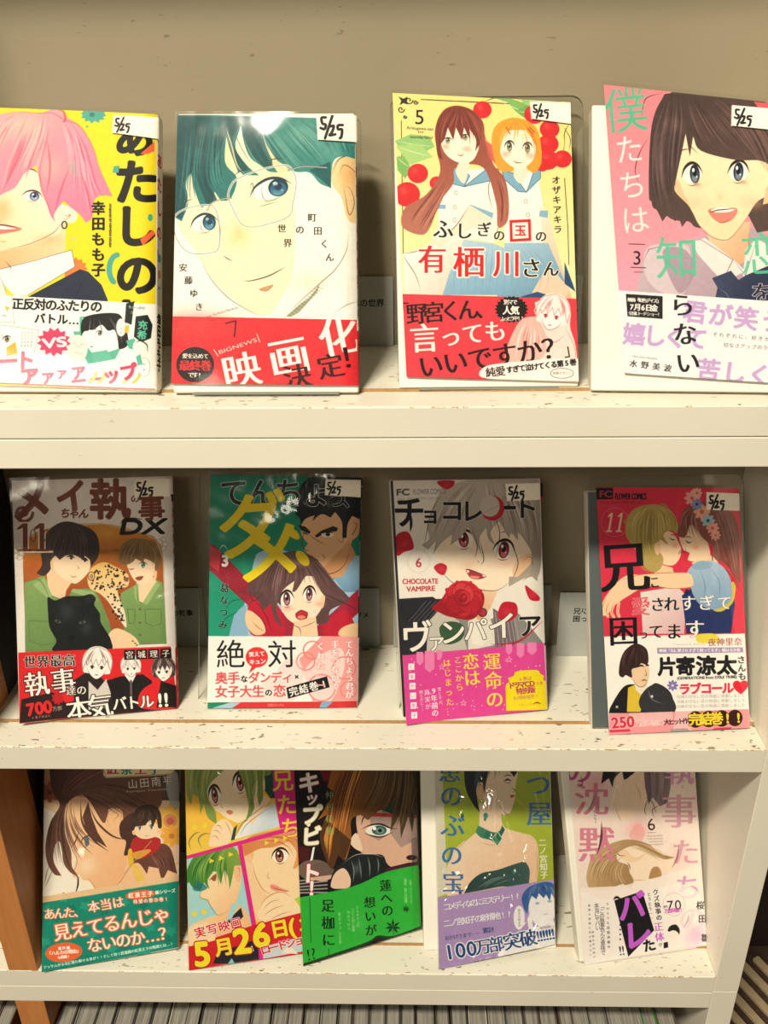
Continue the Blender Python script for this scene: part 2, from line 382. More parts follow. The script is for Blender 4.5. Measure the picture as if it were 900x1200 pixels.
    def hair(s, guides, cols, n=14, w=5, alpha=.8, jit=6):
        """tapered strands between consecutive guide curves (same number of points)"""
        G = []; R = s.rnd
        for g in guides:
            g = pts(g); t = np.linspace(0, len(g) - 1, 5); G.append(np.c_[np.interp(t, range(len(g)), g[:, 0]), np.interp(t, range(len(g)), g[:, 1])])
        for c in cols:
            Ls = []
            for _ in range(n):
                t = R.random() * (len(G) - 1); i = min(int(t), len(G) - 2); f = t - i
                P = G[i] * (1 - f) + G[i + 1] * f
                a = R.random() * .35; b = .65 + R.random() * .35; m = len(P)
                u = np.linspace(a * (m - 1), b * (m - 1), m)
                P = np.c_[np.interp(u, range(m), P[:, 0]), np.interp(u, range(m), P[:, 1])]
                P = P + np.array([R.uniform(-jit, jit), R.uniform(-jit, jit)]) * .5
                Ls.append(P)
            s.strokes(Ls, c, w, alpha, 1)
    def eye(s, cx, cy, w, h, iris, rot=0, lid='#2a2024', look=0, white='#fbf6ee', round_=1., lash=1):
        r = np.radians(rot); R = lambda P: [(cx + x * w * np.cos(r) - y * h * np.sin(r), cy + x * w * np.sin(r) + y * h * np.cos(r)) for x, y in P]
        s.F(R([(-.5, .1), (-.25, -.42), (.15, -.48), (.5, -.1), (.3, .42), (-.2, .48)]), white, sm=True)
        x, y = R([(look, 0)])[0]; m = rgb(iris)
        s.O(x, y, w * .27 * round_, h * .5, m * .45, rot); s.O(x, y + h * .1, w * .22 * round_, h * .36, m, rot)
        s.O(x, y + h * .22, w * .15 * round_, h * .2, m * .5 + .5, rot, alpha=.6)
        s.O(x, y - h * .05, w * .1, h * .2, m * .15, rot); s.O(x - w * .08, y - h * .2, w * .07, h * .11, '#fff'); s.O(x + w * .1, y + h * .15, w * .04, h * .06, '#fff', alpha=.8)
        s.L(R([(-.6, .15), (-.38, -.35), (0, -.6), (.35, -.45), (.6, 0)]), lid, h * .16 * lash, taper=1)
        s.L(R([(-.3, .55), (0, .62), (.28, .5)]), lid, h * .05, .6)
    def burst(s, cx, cy, rx, ry, n, col, depth=.2, rot=0, raw=False):
        P = []
        for i in range(n * 2):
            a = np.pi * i / n + np.radians(rot); k = 1 if i % 2 == 0 else 1 - depth
            P.append((cx + rx * k * np.cos(a), cy + ry * k * np.sin(a)))
        s.F(P, col, raw=raw)
    def ones(s, x, y, h, gap, col, lean=0., w=.17):
        """the number 11 in slab figures"""
        for k in (-1, 1):
            X = lambda u, v: (x + k * gap / 2 + u * h - v * h * lean, y + v * h)
            s.F([X(-w / 2, -.5), X(w / 2, -.5), X(w / 2, .5), X(-w / 2, .5)], col); s.F([X(-w * 1.5, .42), X(w * 1.5, .42), X(w * 1.5, .5), X(-w * 1.5, .5)], col)
            s.F([X(-w / 2, -.5), X(-w / 2, -.34), X(-w * 1.7, -.26), X(-w * 1.7, -.34)], col)
    def head(s, x, y, r, hair='#fbf3ee', strand='#8a7472', face='#fdf8f4', line='#3a2a2c', turn=0., tilt=0.):
        """a plain sketched youth, head and fringe"""
        a = math.radians(tilt); P = lambda q: [(x + (u * math.cos(a) - v * math.sin(a)) * r, y + (u * math.sin(a) + v * math.cos(a)) * r) for u, v in q]
        s.F(P([(-1.1, .5), (-1.2, -.4), (-.8, -1.2), (0, -1.5), (.8, -1.2), (1.2, -.4), (1.1, .5), (.8, .7), (-.8, .7)]), hair)
        s.F(P([(-.82, -.2), (-.78, .35), (-.45, .85), (turn * .2, 1.15), (.45, .85), (.78, .35), (.82, -.2), (.5, -.7), (-.5, -.7)]), face, sm=True)
        s.L(P([(-.8, .2), (-.5, .82), (turn * .2, 1.15), (.5, .82), (.8, .2)]), line, r * .05, .8)
        fr = [(-1.12, .45), (-1.2, -.4), (-.8, -1.15), (0, -1.45), (.8, -1.15), (1.2, -.4), (1.12, .45), (.9, -.05), (.75, -.4), (.6, .02), (.35, -.45), (.12, .08), (-.1, -.45), (-.35, .05), (-.52, -.42), (-.78, .1), (-.88, -.2)]
        s.F(P(fr), hair); s.strokes([P(fr + fr[:1])], strand, r * .045, .8, 0, False)
        s.hair([P([(-.1, -1.4), (-.7, -.9), (-1.05, -.1), (-1.05, .4)]), P([(0, -1.4), (-.2, -.9), (-.2, -.6), (-.35, 0)])], (strand,), n=6, w=r * .05, alpha=.8, jit=2)
        s.hair([P([(.1, -1.4), (.7, -.9), (1.05, -.1), (1.05, .4)]), P([(0, -1.4), (.3, -.9), (.4, -.6), (.3, 0)])], (strand,), n=6, w=r * .05, alpha=.8, jit=2)
        for k in (-1, 1):
            s.L(P([(k * .2 + turn * .2, .2), (k * .38 + turn * .2, .1), (k * .58 + turn * .2, .2)]), line, r * .11); c_ = P([(k * .38 + turn * .2, .24)])[0]; s.O(c_[0], c_[1], r * .1, r * .11, line)
        s.L(P([(turn * .3, .45), (turn * .3 + .06, .55)]), line, r * .05); s.L(P([(-.14 + turn * .2, .78), (.02 + turn * .2, .81), (.16 + turn * .2, .76)]), line, r * .07)
    def mist(s, amount=.02, scale=9):
        """paper and watercolour grain"""
        g = np.random.RandomState(s.rnd.randint(0, 9999)).rand(s.h // scale + 2, s.W // scale + 2)
        yy, xx = np.mgrid[0:s.h, 0:s.W] / scale; i, j = yy.astype(int), xx.astype(int); fy, fx = yy - i, xx - j
        v = g[i, j] * (1 - fy) * (1 - fx) + g[i + 1, j] * fy * (1 - fx) + g[i, j + 1] * (1 - fy) * fx + g[i + 1, j + 1] * fy * fx
        s.a += ((v - .5) * 2 * amount)[..., None]
    def image(s, name):
        im = bpy.data.images.new(name, s.W, s.h, alpha=False)
        b = np.ones((s.h, s.W, 4), np.float32); b[..., :3] = np.clip(s.a[::-1], 0, 1)
        im.pixels.foreach_set(b.ravel()); im.update(); im.pack()
        return im
# ---------------------------------------------------------------- the printed jackets, top row
SKIN = '#fbdcb0'; SKINL = '#fff1dc'; LINE = '#4a2f28'
def sticker(c, q, s0=0.30):
    """blank tape label with the handwritten date; q = TL, TR, BR, BL in sketch space"""
    q = pts(q); c.F(q, '#f6f0e0')
    e = (q[1] - q[0]); f = (q[3] - q[0])
    P = lambda u, v: tuple(q[0] + f * v + np.array([e[0], e[1]]) / np.hypot(*e) * np.hypot(*f) * u)
    w = np.hypot(*f) * .1
    for st in ([P(.36, .2), P(.2, .22), P(.22, .42), P(.34, .46), P(.28, .62), P(.14, .58)],
               [P(.62, .12), P(.28, .95)],
               [P(.5, .52), P(.64, .5), P(.56, .72), P(.46, .84), P(.68, .8)],
               [P(.98, .46), P(.8, .48), P(.8, .62), P(.94, .62), P(.9, .88), P(.84, .94)]):
        c.L(st, '#17151a', w, taper=0, sm=len(st) > 2)
    return q

def jacket_a1(px):
    c = Canvas(px, (0, 100, 3.159), base='#f3dc1e', seed=3)
    c.O(350, 108, 42, 24, '#4fa79a'); c.burst(350, 112, 50, 30, 11, '#4fa79a', .3)
    c.O(345, 110, 10, 8, '#2f7d75'); c.O(327, 152, 5, 4, '#6aa88d')
    c.F('-110,640 30,600 20,760 -110,800', '#ecd51c'); c.burst(280, 670, 50, 44, 13, '#ef7f3e', .22)
    c.O(278, 560, 6, 6, '#c9c79a')
    # neck, collar and navy sweater
    c.F('20,560 250,470 245,640 60,720 0,690 0,600', SKIN, sm=False, grad=((240, 520), (40, 700), '#f2b684'))
    c.F('-110,700 0,672 60,860 -110,860', '#efe4e2'); c.F('60,800 300,672 330,680 380,730 402,785 402,830 60,820', '#242c44', sm=False)
    c.L('330,690 300,740 270,800', '#151b30', 3)
    c.F('0,672 270,600 282,662 108,768 60,775 10,720', '#fdf9f4'); c.L('0,672 130,640 270,600 282,662 200,712 108,768', '#6f5a66', 2.2, taper=0, sm=False)
    c.L('0,690 20,740 32,780', '#8b6f7d', 2.2); c.L('0,735 12,738', '#8b6f7d', 2)
    # face
    c.F('-110,330 60,260 170,350 235,430 262,440 292,470 276,500 238,500 220,540 120,580 0,606 -110,600', SKINL, sm=True, grad=((220, 330), (-60, 560), SKIN))
    c.soft(10, 450, 40, 46, '#f6a567', .6); c.soft(185, 560, 60, 24, '#f0b27e', .5); c.soft(-20, 500, 40, 30, '#f4a878', .5)
    c.L('0,606 60,592 130,572 200,538 224,512 240,500', '#c4573f', 2.6); c.L('20,640 40,660 46,676', LINE, 2.4)
    c.L('236,466 250,476 266,470 250,488 236,480', '#a55c48', 2.4)
    c.O(243, 508, 9, 13, None, line='#3e3a42', lw=5)
    c.eye(124, 402, 66, 34, '#7b8fc2', 8, look=.12, lid='#3a1c24'); c.L('98,312 120,304 150,320', '#8a3a3a', 6)
    c.F('-30,505 30,510 84,522 60,532 10,540 -40,548', '#f07a72', sm=True); c.F('-40,506 20,512 66,522 20,524 -40,522', '#fff6ef')
    c.L('-40,504 20,508 86,520', LINE, 4); c.L('0,566 16,570 30,566', '#c98a62', 2.2)
    # hair
    c.F('-110,200 -40,120 60,100 150,104 212,88 250,118 300,150 348,225 372,300 420,404 380,400 352,420 345,480 322,500 300,470 262,440 240,420 205,468 212,500 190,470 176,420 150,340 140,290 95,320 60,370 10,395 -30,420 -110,430', '#f1a1ae', sm=False,
        grad=((60, 110), (200, 480), '#ea82a4'))
    c.soft(90, 150, 90, 60, '#f8c4b2', .7); c.soft(190, 300, 60, 60, '#f6bdb0', .55)
    for g, cc in (((('100,120 60,200 30,290 8,380'), ('150,110 130,200 90,260 50,350'), ('200,110 180,200 150,280 160,380')), ('#d2607f', '#f9cfc4')),
                  ((('200,100 250,180 270,260 230,430'), ('240,120 300,200 310,330 330,480'), ('260,130 330,230 350,340 400,400')), ('#cf5c84', '#f8bfc6')),
                  ((('60,110 0,140 -30,200 -60,260'), ('90,120 30,170 0,250 -30,330')), ('#cf6a80', '#fbd6c8'))):
        c.hair(g, cc, n=13, w=7, alpha=.55, jit=10)
    c.L('212,90 240,100 246,130 230,135', '#c6506a', 9, .8); c.L('0,118 60,100 150,104 200,104 246,130 300,150 348,225 372,300 420,404', '#b4506a', 2.2)
    for q in ('150,320 160,380 196,470', '100,200 60,290 8,390', '262,300 230,380 205,468', '300,300 330,400 345,480', '180,200 190,300 176,400', '290,180 310,250 322,290'):
        c.L(q, '#c0506e', 8, .6)
    c.O(386, 398, 8, 4, '#4fa79a', alpha=.4); c.F('258,278 280,270 300,330 262,320', '#7fb6a4', .35)
    # lettering
    c.T('あ', (440, 185), (560, 190), 150, '#15120f', .035); c.F('520,250 572,205 572,240 545,250', '#f0653c'); 
    c.T('た', (440, 350), (575, 350), 170, '#15120f', .035); c.F('424,294 446,292 442,318 420,318', '#4fa79a')
    c.T('し', (450, 510), (560, 510), 160, '#15120f', .04); c.F('520,560 566,525 576,540 530,584', '#f0653c'); c.O(557, 480, 9, 13, '#3fa8a0')
    c.T('の', (440, 690), (580, 690), 165, '#15120f', .035); c.O(440, 672, 32, 54, None, line='#4fa79a', lw=20, a0=120, a1=265)
    c.T('！', (480, 850), (540, 850), 160, '#15120f', .04)
    c.T('幸田もも子', (368, 418), (368, 702), 52, '#15120f', .028, v=True)
    c.T('ATAShiNO! BY MOMOKO KOUDA', (412, 430), (412, 590), 12, '#2a2a20', .02)
    c.L('412,430 412,590', '#3a3a20', 3, .5, taper=0)
    # paper band
    c.F('-110,762 60,772 580,802 580,1126 -110,1100', '#fdfaf6')
    c.T('正反対のふたりの', (50, 800), (382, 812), 46, '#191718', .026); c.T('バトル…', (132, 855), (300, 862), 42, '#191718', .026)
    c.F('300,850 430,838 470,930 430,1010 330,1030 275,905 300,905', '#5db7a0'); c.F('310,856 420,838 446,900 470,960 400,985 360,1005 310,940', '#fffdf8', sm=False)
    c.F('318,852 430,836 462,870 478,950 446,972 440,940 428,900 404,902 380,880 350,900 318,905 306,920', '#1c1a1e', sm=True)
    c.hair((('330,850 316,890 308,930'), ('400,842 440,900 448,960'), ('440,845 462,900 474,950')), ('#8d8b8c', '#4a484c'), n=8, w=3, alpha=.8, jit=4)
    c.F('330,905 350,900 400,905 428,905 436,950 400,985 372,975 345,970 330,950', '#fffdf8', sm=True)
    c.eye(372, 912, 26, 16, '#555', 4, look=.1); c.L('338,960 344,964 352,962', LINE, 3); c.F('345,985 400,975 420,1010 350,1025', '#68bda8')
    c.O(452, 890, 18, 34, '#fffefa', line='#777', lw=1.6); c.T('いいけど', (452, 866), (452, 914), 11, '#444', 0, v=True)
    c.O(293, 970, 36, 52, '#f0ece2', line='#c9c1b4', lw=1.5)
    for i, q in enumerate(((280, 950), (296, 962), (310, 955), (288, 985), (304, 990))): c.T('・・', (q[0] - 8, q[1]), (q[0] + 8, q[1]), 12, '#c25560', .02)
    c.F('-110,765 46,776 58,880 -110,872', '#fefcf8'); c.L('46,776 58,880', '#a7a097', 2, taper=0, sm=False); c.L('0,870 60,872', '#a7a097', 2, taper=0)
    c.F('20,808 42,815 30,832', '#eebb62'); c.L('8,850 20,845 30,850', LINE, 2)
    c.F('-110,875 148,900 130,1000 -110,1000', '#fffdf9'); c.L('0,880 148,900 132,990', '#9c958c', 2, taper=0, sm=False)
    c.F('26,968 62,945 70,990 30,1000', '#eeb23e'); c.eye(30, 935, 30, 22, '#6b5038', -5); c.L('4,900 14,925 10,950', '#9a8a72', 2)
    for i in range(4): c.T('たりでする', (88 + i * 12, 905), (84 + i * 12, 965), 10, '#444', 0, v=True)
    c.burst(205, 945, 64, 56, 13, '#ea3f6b', .24, 8); c.T('VS', (162, 952), (250, 942), 52, '#fffdf8', .035)
    c.T('ート', (4, 1020), (130, 1012), 74, '#ea3f6b', .045, slant=.1); 
    c.T('ア', (70, 1080), (160, 1072), 72, '#ea3f6b', .05); c.T('ア', (156, 1085), (210, 1080), 50, '#ea3f6b', .045); c.T('ア', (212, 1070), (256, 1068), 40, '#ea4a72', .045); c.T('ア', (262, 1066), (330, 1058), 56, '#ea3f6b', .045)
    c.T('ーー', (262, 1098), (400, 1082), 60, '#ea3f6b', .045); 
    for x in (345, 378, 420, 470, 505): c.T('ノ', (x - 20, 1082), (x + 28, 1078), 52, '#e9c54a', .05)
    c.T('ップ', (385, 1078), (510, 1052), 66, '#ea3f6b', .045)
    c.F('470,800 500,790 490,880 465,870', '#1b2220'); c.F('505,848 548,842 566,880 560,930 525,946 498,925', '#15201d', sm=False)
    c.T('充希', (532, 862), (526, 936), 36, '#5dbfa2', .03, v=True); c.T('ちゃっかり', (478, 812), (540, 818), 13, '#fff', 0, out=('#3d6a5a', .04)); c.T('近づくぞ', (486, 832), (536, 838), 12, '#dfeee8', 0)
    c.F('466,885 482,880 478,915 462,905', '#e9bb44'); c.F('470,940 500,930 520,980 480,970', '#5db7a0'); c.F('500,945 545,950 540,1010 500,990', '#f7f3ec', sm=True)
    c.L('505,950 520,940 545,955 548,985', '#222', 5, .8); c.O(535, 1040, 22, 36, '#fffefa', line='#999', lw=1.5); c.T('だよ', (535, 1020), (535, 1058), 12, '#444', 0, v=True)
    c.F('505,1000 522,990 530,1030 512,1035', '#5db7a0'); c.L('-110,1100 0,1103 580,1126', '#e8524a', 5, taper=0, sm=False)
    # spine
    W = c.w; c.F([(W, 0), (W + 52, 0), (W + 52, 780), (W, 780)], '#f8f3e6', raw=True)
    c.T('あたしの！', (W + 24, 90), (W + 24, 430), 44, '#d2405a', .03, v=True, raw=True)
    for i, q in enumerate(('#3fa8a0', '#ef8a3a', '#3fa8a0')): c.O(W + 26, 400 + i * 46, 15, 12, q, raw=True)
    c.T('幸田もも子', (W + 26, 560), (W + 26, 725), 36, '#1b191a', .04, v=True, raw=True)
    st = sticker(c, [(424, 112), (580, 120), (576, 196), (420, 176)])
    c.T('あ', (440, 205), (560, 210), 150, '#15120f', .035, alpha=.0)
    c.mist(.012)
    return c, [(-104, 762), (577, 802), (575, 1126), (-104, 1100)], st

def jacket_a2(px):
    c = Canvas(px, (190, 110, 3.242), base='#fdfaf2', seed=5)
    # face, ear and neck
    c.F('50,300 200,100 500,120 700,260 745,470 712,520 690,600 600,700 520,780 470,836 380,836 300,790 200,700 150,620 120,560 60,520 50,420', '#fdf9ef', sm=False)
    c.F('60,260 240,140 460,230 500,330 500,640 430,800 380,830 300,790 200,700 150,620 110,560 60,480', '#fbeec9', .9, sm=True)
    c.soft(290, 520, 50, 60, '#f6cc85', .6); c.soft(440, 250, 70, 60, '#f7c27c', .55); c.soft(250, 220, 40, 70, '#f6cc8c', .5); c.soft(560, 700, 90, 50, '#e9e4a8', .35)
    c.F('640,290 665,240 710,228 748,245 745,450 720,475 700,450 680,380 650,340', '#f8d5a0', sm=True); c.soft(705, 300, 40, 60, '#efa860', .5)
    c.L('645,292 668,245 706,228 742,242', LINE, 3); c.L('672,300 690,262 730,285 742,330', '#8a5a34', 2.8); c.L('685,330 695,370 705,430 715,445 730,400 715,350 690,335', '#8a5a34', 2.8)
    c.F('470,836 520,790 560,760 600,708 590,740 520,820 490,836', '#8a8b6d', .8)
    c.strokes([[(480 + i * 9, 826 - i * 9), (492 + i * 10, 836 - i * 9)] for i in range(13)], '#50503c', 1.6, .8, 0, False)
    c.L('708,515 700,580 660,650 600,706 520,780 470,832', '#6b4e36', 2.6); c.L('138,590 180,680 250,760 330,812 384,836', '#7a6446', 2.6); c.L('75,300 90,350 120,392', '#6a6248', 2)
    c.L('708,690 705,790', '#6a4a30', 2.2); c.L('640,830 700,790 745,775', '#8a7a60', 2.2); c.F('650,832 745,778 745,836', '#fffdfa')
    c.L('232,598 250,612 272,622', LINE, 3); c.L('310,600 320,602', LINE, 3)
    c.L('308,696 340,696 400,680 440,660 472,642', LINE, 4.2); c.F('368,730 395,718 425,712 398,736', '#cf9a72', sm=True); c.L('368,730 398,736 425,712', '#8a5a40', 1.8)
    # hair
    dark = '#12444a'
    c.F('56,78 735,96 735,240 690,230 650,250 640,345 600,330 560,290 500,285 430,235 380,150 378,190 420,260 440,290 405,285 372,262 340,240 318,200 300,120 280,200 330,270 370,300 340,300 300,290 262,180 250,120 240,250 285,310 262,385 225,395 200,360 190,400 150,420 130,370 110,290 90,330 100,400 75,470 48,455', '#1f6868', sm=False, grad=((120, 100), (620, 300), '#3f8c86'))
    c.F('60,84 240,90 240,160 180,300 210,390 170,410 120,280 80,330 95,400 72,460 50,450', dark, .8); c.F('240,90 330,90 380,150 420,250 400,280 320,200 300,110 270,180 330,280 290,290 250,180', dark, .75)
    c.soft(540, 150, 100, 60, '#7fb5a6', .65); c.soft(640, 200, 60, 50, '#6aa79c', .5); c.soft(200, 130, 30, 80, '#3a8580', .6)
    c.hair((('100,90 90,200 80,300 60,440'), ('170,90 150,200 130,300 170,400'), ('230,90 220,200 210,300 270,370')), ('#0c3138', '#4c9691', '#1f6468'), n=16, w=6, alpha=.5, jit=12)
    c.hair((('260,90 280,170 320,240 360,290'), ('330,90 370,160 410,230 440,285'), ('400,90 450,170 520,240 600,320'), ('520,90 590,140 640,190 660,240'), ('700,110 715,160 720,200 730,230')), ('#17555a', '#8bbdb0', '#2a7775'), n=14, w=6, alpha=.45, jit=12)
    c.F('560,280 640,250 642,350 610,320', '#14585c', .9)
    for q in ('240,120 262,180 285,260 320,300', '90,330 100,380 86,430', '380,140 400,200 430,250 480,262'): c.L(q, '#fdeecb', 5, .8)
    c.L('274,300 300,285 344,276', '#3c4438', 4); c.L('398,250 430,240 468,240', '#3c4438', 4); c.L('75,408 100,392 118,388', '#3c4438', 3)
    # eyes behind the spectacles
    def eye(x, y, w, h, r):
        c.eye(x, y, w, h, '#2a7aa0', r, look=.22, lid='#1e3a40', white='#fffdf6'); c.soft(x + w * .2, y - h * .1, w * .22, h * .3, '#16466a', .8)
    eye(412, 352, 140, 66, -14); eye(160, 478, 92, 58, -10)
    c.L('330,350 345,330 350,390', '#3c4438', 2.4); c.L('378,330 384,380 410,405', '#6a5a40', 2.2); c.L('358,418 400,408 438,396', '#6a5a40', 2.2); c.L('145,465 150,500 165,510', '#6a5a40', 2.2)
    g = '#8f8a80'
    for P in ('290,312 380,278 470,264 500,290 510,330 498,400 482,452 400,482 340,492 300,478 268,420 252,380 262,340', '48,452 100,420 170,410 200,420 218,480 216,570 180,590 110,590 70,560 48,510'):
        q = smooth(pts(P)); q = np.vstack([q, q[:1]]); c.strokes([q], '#fffdf8', 9, .75, 0, False); c.strokes([q], g, 2.6, 1, 0, False)
    c.L('172,430 190,402 230,388 266,384', '#6f6a62', 5, taper=0); c.L('172,430 190,402 230,388 266,384', '#e6e0d6', 2, taper=0)
    c.L('480,282 540,268 626,272', '#5f6a66', 6, taper=0); c.L('480,282 540,268 626,272', '#dfe2da', 2, taper=0); c.L('218,568 222,500 205,440', g, 2.4)
    k = '#2a2724'
    for ch, x, y in (('世', 456, 498), ('界', 478, 552), ('の', 524, 502), ('町', 570, 456), ('田', 592, 506), ('く', 617, 555), ('ん', 637, 606)): c.T(ch, (x - 18, y), (x + 18, y), 34, k, 0, mincho=True)
    for ch, x, y in (('安', 80, 645), ('藤', 101, 694), ('ゆ', 121, 744), ('き', 141, 797)): c.T(ch, (x - 18, y), (x + 18, y), 33, k, 0, mincho=True)
    c.T('Yuki Ando  The World of Machida-kun', (150, 842), (290, 798), 12, '#4a4640', 0)
    # paper band
    c.F('30,834 745,848 748,1112 25,1106', '#e8303a'); c.soft(120, 870, 160, 60, '#f04a4c', .6)
    for i in range(3): c.T('THE WORLD OF MACHIDA-KUN'[:16 - i * 3], (166, 850 + i * 14), (252 - i * 12, 850 + i * 14), 9, '#8f2026', 0, alpha=.6)
    c.L('244,862 282,852 280,880 276,914', '#3a1a18', 5, taper=0, sm=False)
    c.O(127, 1026, 72, 71, '#2b2224'); c.T('愛を込めて', (78, 990), (178, 992), 22, '#f6efe6', .01); c.T('最終巻', (66, 1028), (188, 1028), 44, '#e8343c', .02, mincho=True); c.T('です!', (102, 1066), (152, 1066), 24, '#f6efe6', .01, whole=False)
    c.T('BIGNEWS', (218, 976), (360, 926), 22, '#fbe9dc', .0); c.L('198,966 214,990', '#fbe9dc', 3, taper=0); c.L('362,905 372,935', '#fbe9dc', 3, taper=0)
    for ch, x, y, s in (('映', 302, 1046, 150), ('画', 482, 990, 160), ('化', 672, 912, 160)):
        c.T(ch, (x - 70, y + 14), (x + 70, y - 14), s, '#fdf8f0', .0, mincho=True)
    for ch, x, y, s in (('決', 515, 1072, 108), ('定', 640, 1030, 104), ('！', 728, 990, 108)): c.T(ch, (x - 50, y + 10), (x + 50, y - 10), s, '#3a0d10', -.008, mincho=True)
    c.L('28,1104 748,1112', '#f6e8d8', 4, taper=0)
    W = c.w; c.F([(W, 0), (W + 52, 0), (W + 52, 780), (W, 780)], '#f4efe2', raw=True); c.F([(W, 620), (W + 52, 620), (W + 52, 780), (W, 780)], '#d92c36', raw=True)
    c.T('町田くんの世界', (W + 26, 130), (W + 26, 500), 38, '#d0303a', .04, v=True, raw=True); c.T('安藤ゆき', (W + 26, 520), (W + 26, 640), 24, '#1f3f4a', .03, v=True, raw=True)
    c.T('映画化決定', (W + 26, 650), (W + 26, 770), 24, '#3a0d10', .03, v=True, raw=True)
    st = sticker(c, [(585, 72), (733, 74), (733, 180), (592, 172)])
    c.mist(.02)
    return c, [(30, 834), (745, 848), (748, 1112), (25, 1106)], st

def cherry(c, x, y, r): 
    c.O(x, y, r, r * .95, '#d8242c'); c.soft(x - r * .3, y - r * .3, r * .4, r * .35, '#ee5a50', .6); c.L([(x + r * .2, y + r * .1), (x + r * .5, y + r * .3)], '#9c1620', 2)
def leaf(c, P, col='#8fbf72', vein='#e9f0c4'):
    P = pts(P); c.F(P, col, sm=False); a, b = P[0], P[len(P) // 2]
    c.L([a, (a + b) / 2 + (0, 3), b], vein, 2.2)
    for t in (.25, .45, .65, .8):
        m = a + (b - a) * t
        for k in (1, -1):
            n = np.array([-(b - a)[1], (b - a)[0]]) * .16 * k; c.L([m, m + n + (b - a) * .12], vein, 1.4)
def school_girl(c, hx, hy, hw, hh, hair, dark, lite, tilt=0):
    pass

def jacket_a3(px):
    c = Canvas(px, (440, 90, 3.158), base='#f1e28a', seed=8)
    c.F('60,55 740,75 745,820 100,812', '#f0df86', grad=((400, 60), (400, 800), '#f6ecb4'))
    ln = '#2c2420'
    c.L('170,85 560,104', ln, 3, taper=0, sm=False); c.L('96,165 104,700', ln, 2.4, taper=0, sm=False); c.L('700,380 712,560 716,700', ln, 2.4, taper=0, sm=False)
    for x, y, r in ((125, 88, 15), (95, 122, 13), (150, 95, 9), (110, 150, 7)):
        c.L([(x + r * math.cos(t) * (1 - t / 9), y + r * math.sin(t) * (1 - t / 9)) for t in np.linspace(0, 7, 18)], ln, 3.4, taper=0)
    c.F('86,74 104,82 120,74 114,92 122,104 104,98 90,106 96,90', ln, sm=False)
    leaf(c, '72,240 130,215 200,222 222,262 170,290 100,285', '#93c274'); leaf(c, '78,300 115,295 130,340 110,380 82,350', '#7fb463'); leaf(c, '75,260 160,250 215,300 130,330', '#a9cf80')
    leaf(c, '440,80 490,95 520,130 600,150 560,100 500,82', '#7fb463'); leaf(c, '540,85 620,72 700,92 640,100 560,110', '#95c46e'); leaf(c, '520,130 560,105 600,130 560,160', '#6faa58')
    c.L('400,96 440,80 470,74', '#3d5a2a', 3); c.L('100,392 130,360 190,372', '#8a6a38', 3); c.L('115,400 150,360', '#6a7a38', 3)
    for q in ('690,180 720,230 715,280', '640,340 690,300 700,240', '720,170 700,210 702,260'): c.L(q, '#54502c', 3)
    for x, y, r in ((398, 124, 34), (158, 362, 38), (118, 440, 48), (228, 398, 26), (590, 140, 38), (645, 196, 36), (640, 252, 38), (640, 312, 38), (692, 308, 34), (618, 330, 26)): cherry(c, x, y, r)
    # uniforms, skirts and arms
    sk = '#fde3cf'
    c.F('468,372 600,352 628,520 620,620 480,622', '#fdfbf4', sm=False, grad=((500, 380), (620, 620), '#e6ece6'))
    c.F('610,480 640,520 700,740 740,860 640,850 540,860 600,740 640,700 620,600', sk, sm=False, grad=((640, 520), (640, 850), '#f5b495'))
    c.F('480,620 640,620 700,760 620,830 450,830', '#a9c8dd', sm=False, grad=((500, 620), (600, 830), '#6d9bbb'))
    c.F('640,700 720,790 690,840 560,840', '#f8cdb4', sm=False); c.F('700,690 730,770 740,800 700,770', '#2c4c74'); c.F('540,818 600,800 640,812 640,824 545,824', '#27507e')
    c.F('255,358 440,345 475,400 470,520 440,620 330,606 228,640 236,500 225,480', '#fdfbf4', sm=False, grad=((300, 370), (420, 620), '#eee9e2'))
    c.F('228,560 232,640 190,690 160,720 130,690 100,660 130,655 200,640', sk, sm=False); c.F('100,660 200,636 330,606 300,680 250,810 110,812', '#fdf2ee', sm=False, grad=((130, 660), (260, 800), '#f8d6c8'))
    c.L('100,660 118,690 150,740 170,800', LINE, 2); c.L('200,640 150,652 100,660', LINE, 2)
    c.F('330,608 440,622 480,640 510,812 250,812 272,740', '#b5d2e6', sm=False, grad=((350, 610), (400, 812), '#7faccb'))
    for x in range(300, 640, 26): c.L([(x * .6 + 180, 625), (x + 0, 720), (x - 10, 812)], '#6f9bbd', 2.4, .8)
    c.F('225,478 262,478 262,494 225,494', '#8ab4cf'); c.F('352,478 440,510 432,535 350,500', '#8ab4cf'); c.F('610,500 640,500 638,528 606,522', '#8ab4cf')
    c.F('350,480 436,530 380,560 300,590 240,640 228,620 300,560', sk, sm=False)
    for q in ('255,358 236,420 228,490', '440,345 420,420 436,500', '470,400 468,520 440,610', '600,360 625,480', '352,478 300,556 236,612'): c.L(q, LINE, 2)
    for P in ('256,352 320,335 352,372 330,412 290,402', '456,345 420,340 360,388 330,412 470,380', '470,352 510,360 560,432 530,430 480,385', '612,352 590,345 572,400 560,432 612,380'):
        c.F(P, '#7faec9', sm=False); c.L(P + ' ' + P.split()[0], '#2f5a78', 2, taper=0, sm=False)
    for x, y in ((300, 434), (296, 488), (295, 535), (558, 466), (566, 516)): c.O(x, y, 6, 7, '#fffdf6', line='#8a7a70', lw=1.8)
    # girl with long red-brown hair
    c.F('250,130 300,108 360,125 400,170 410,240 440,330 480,380 495,460 490,540 455,560 448,470 400,340 300,340 290,400 240,470 205,560 170,590 100,560 110,490 190,440 240,360 230,280 222,200', '#8f4034', sm=True, grad=((300, 110), (300, 560), '#b7705e'))
    c.F('405,235 440,260 450,330 420,300', '#e0625a')
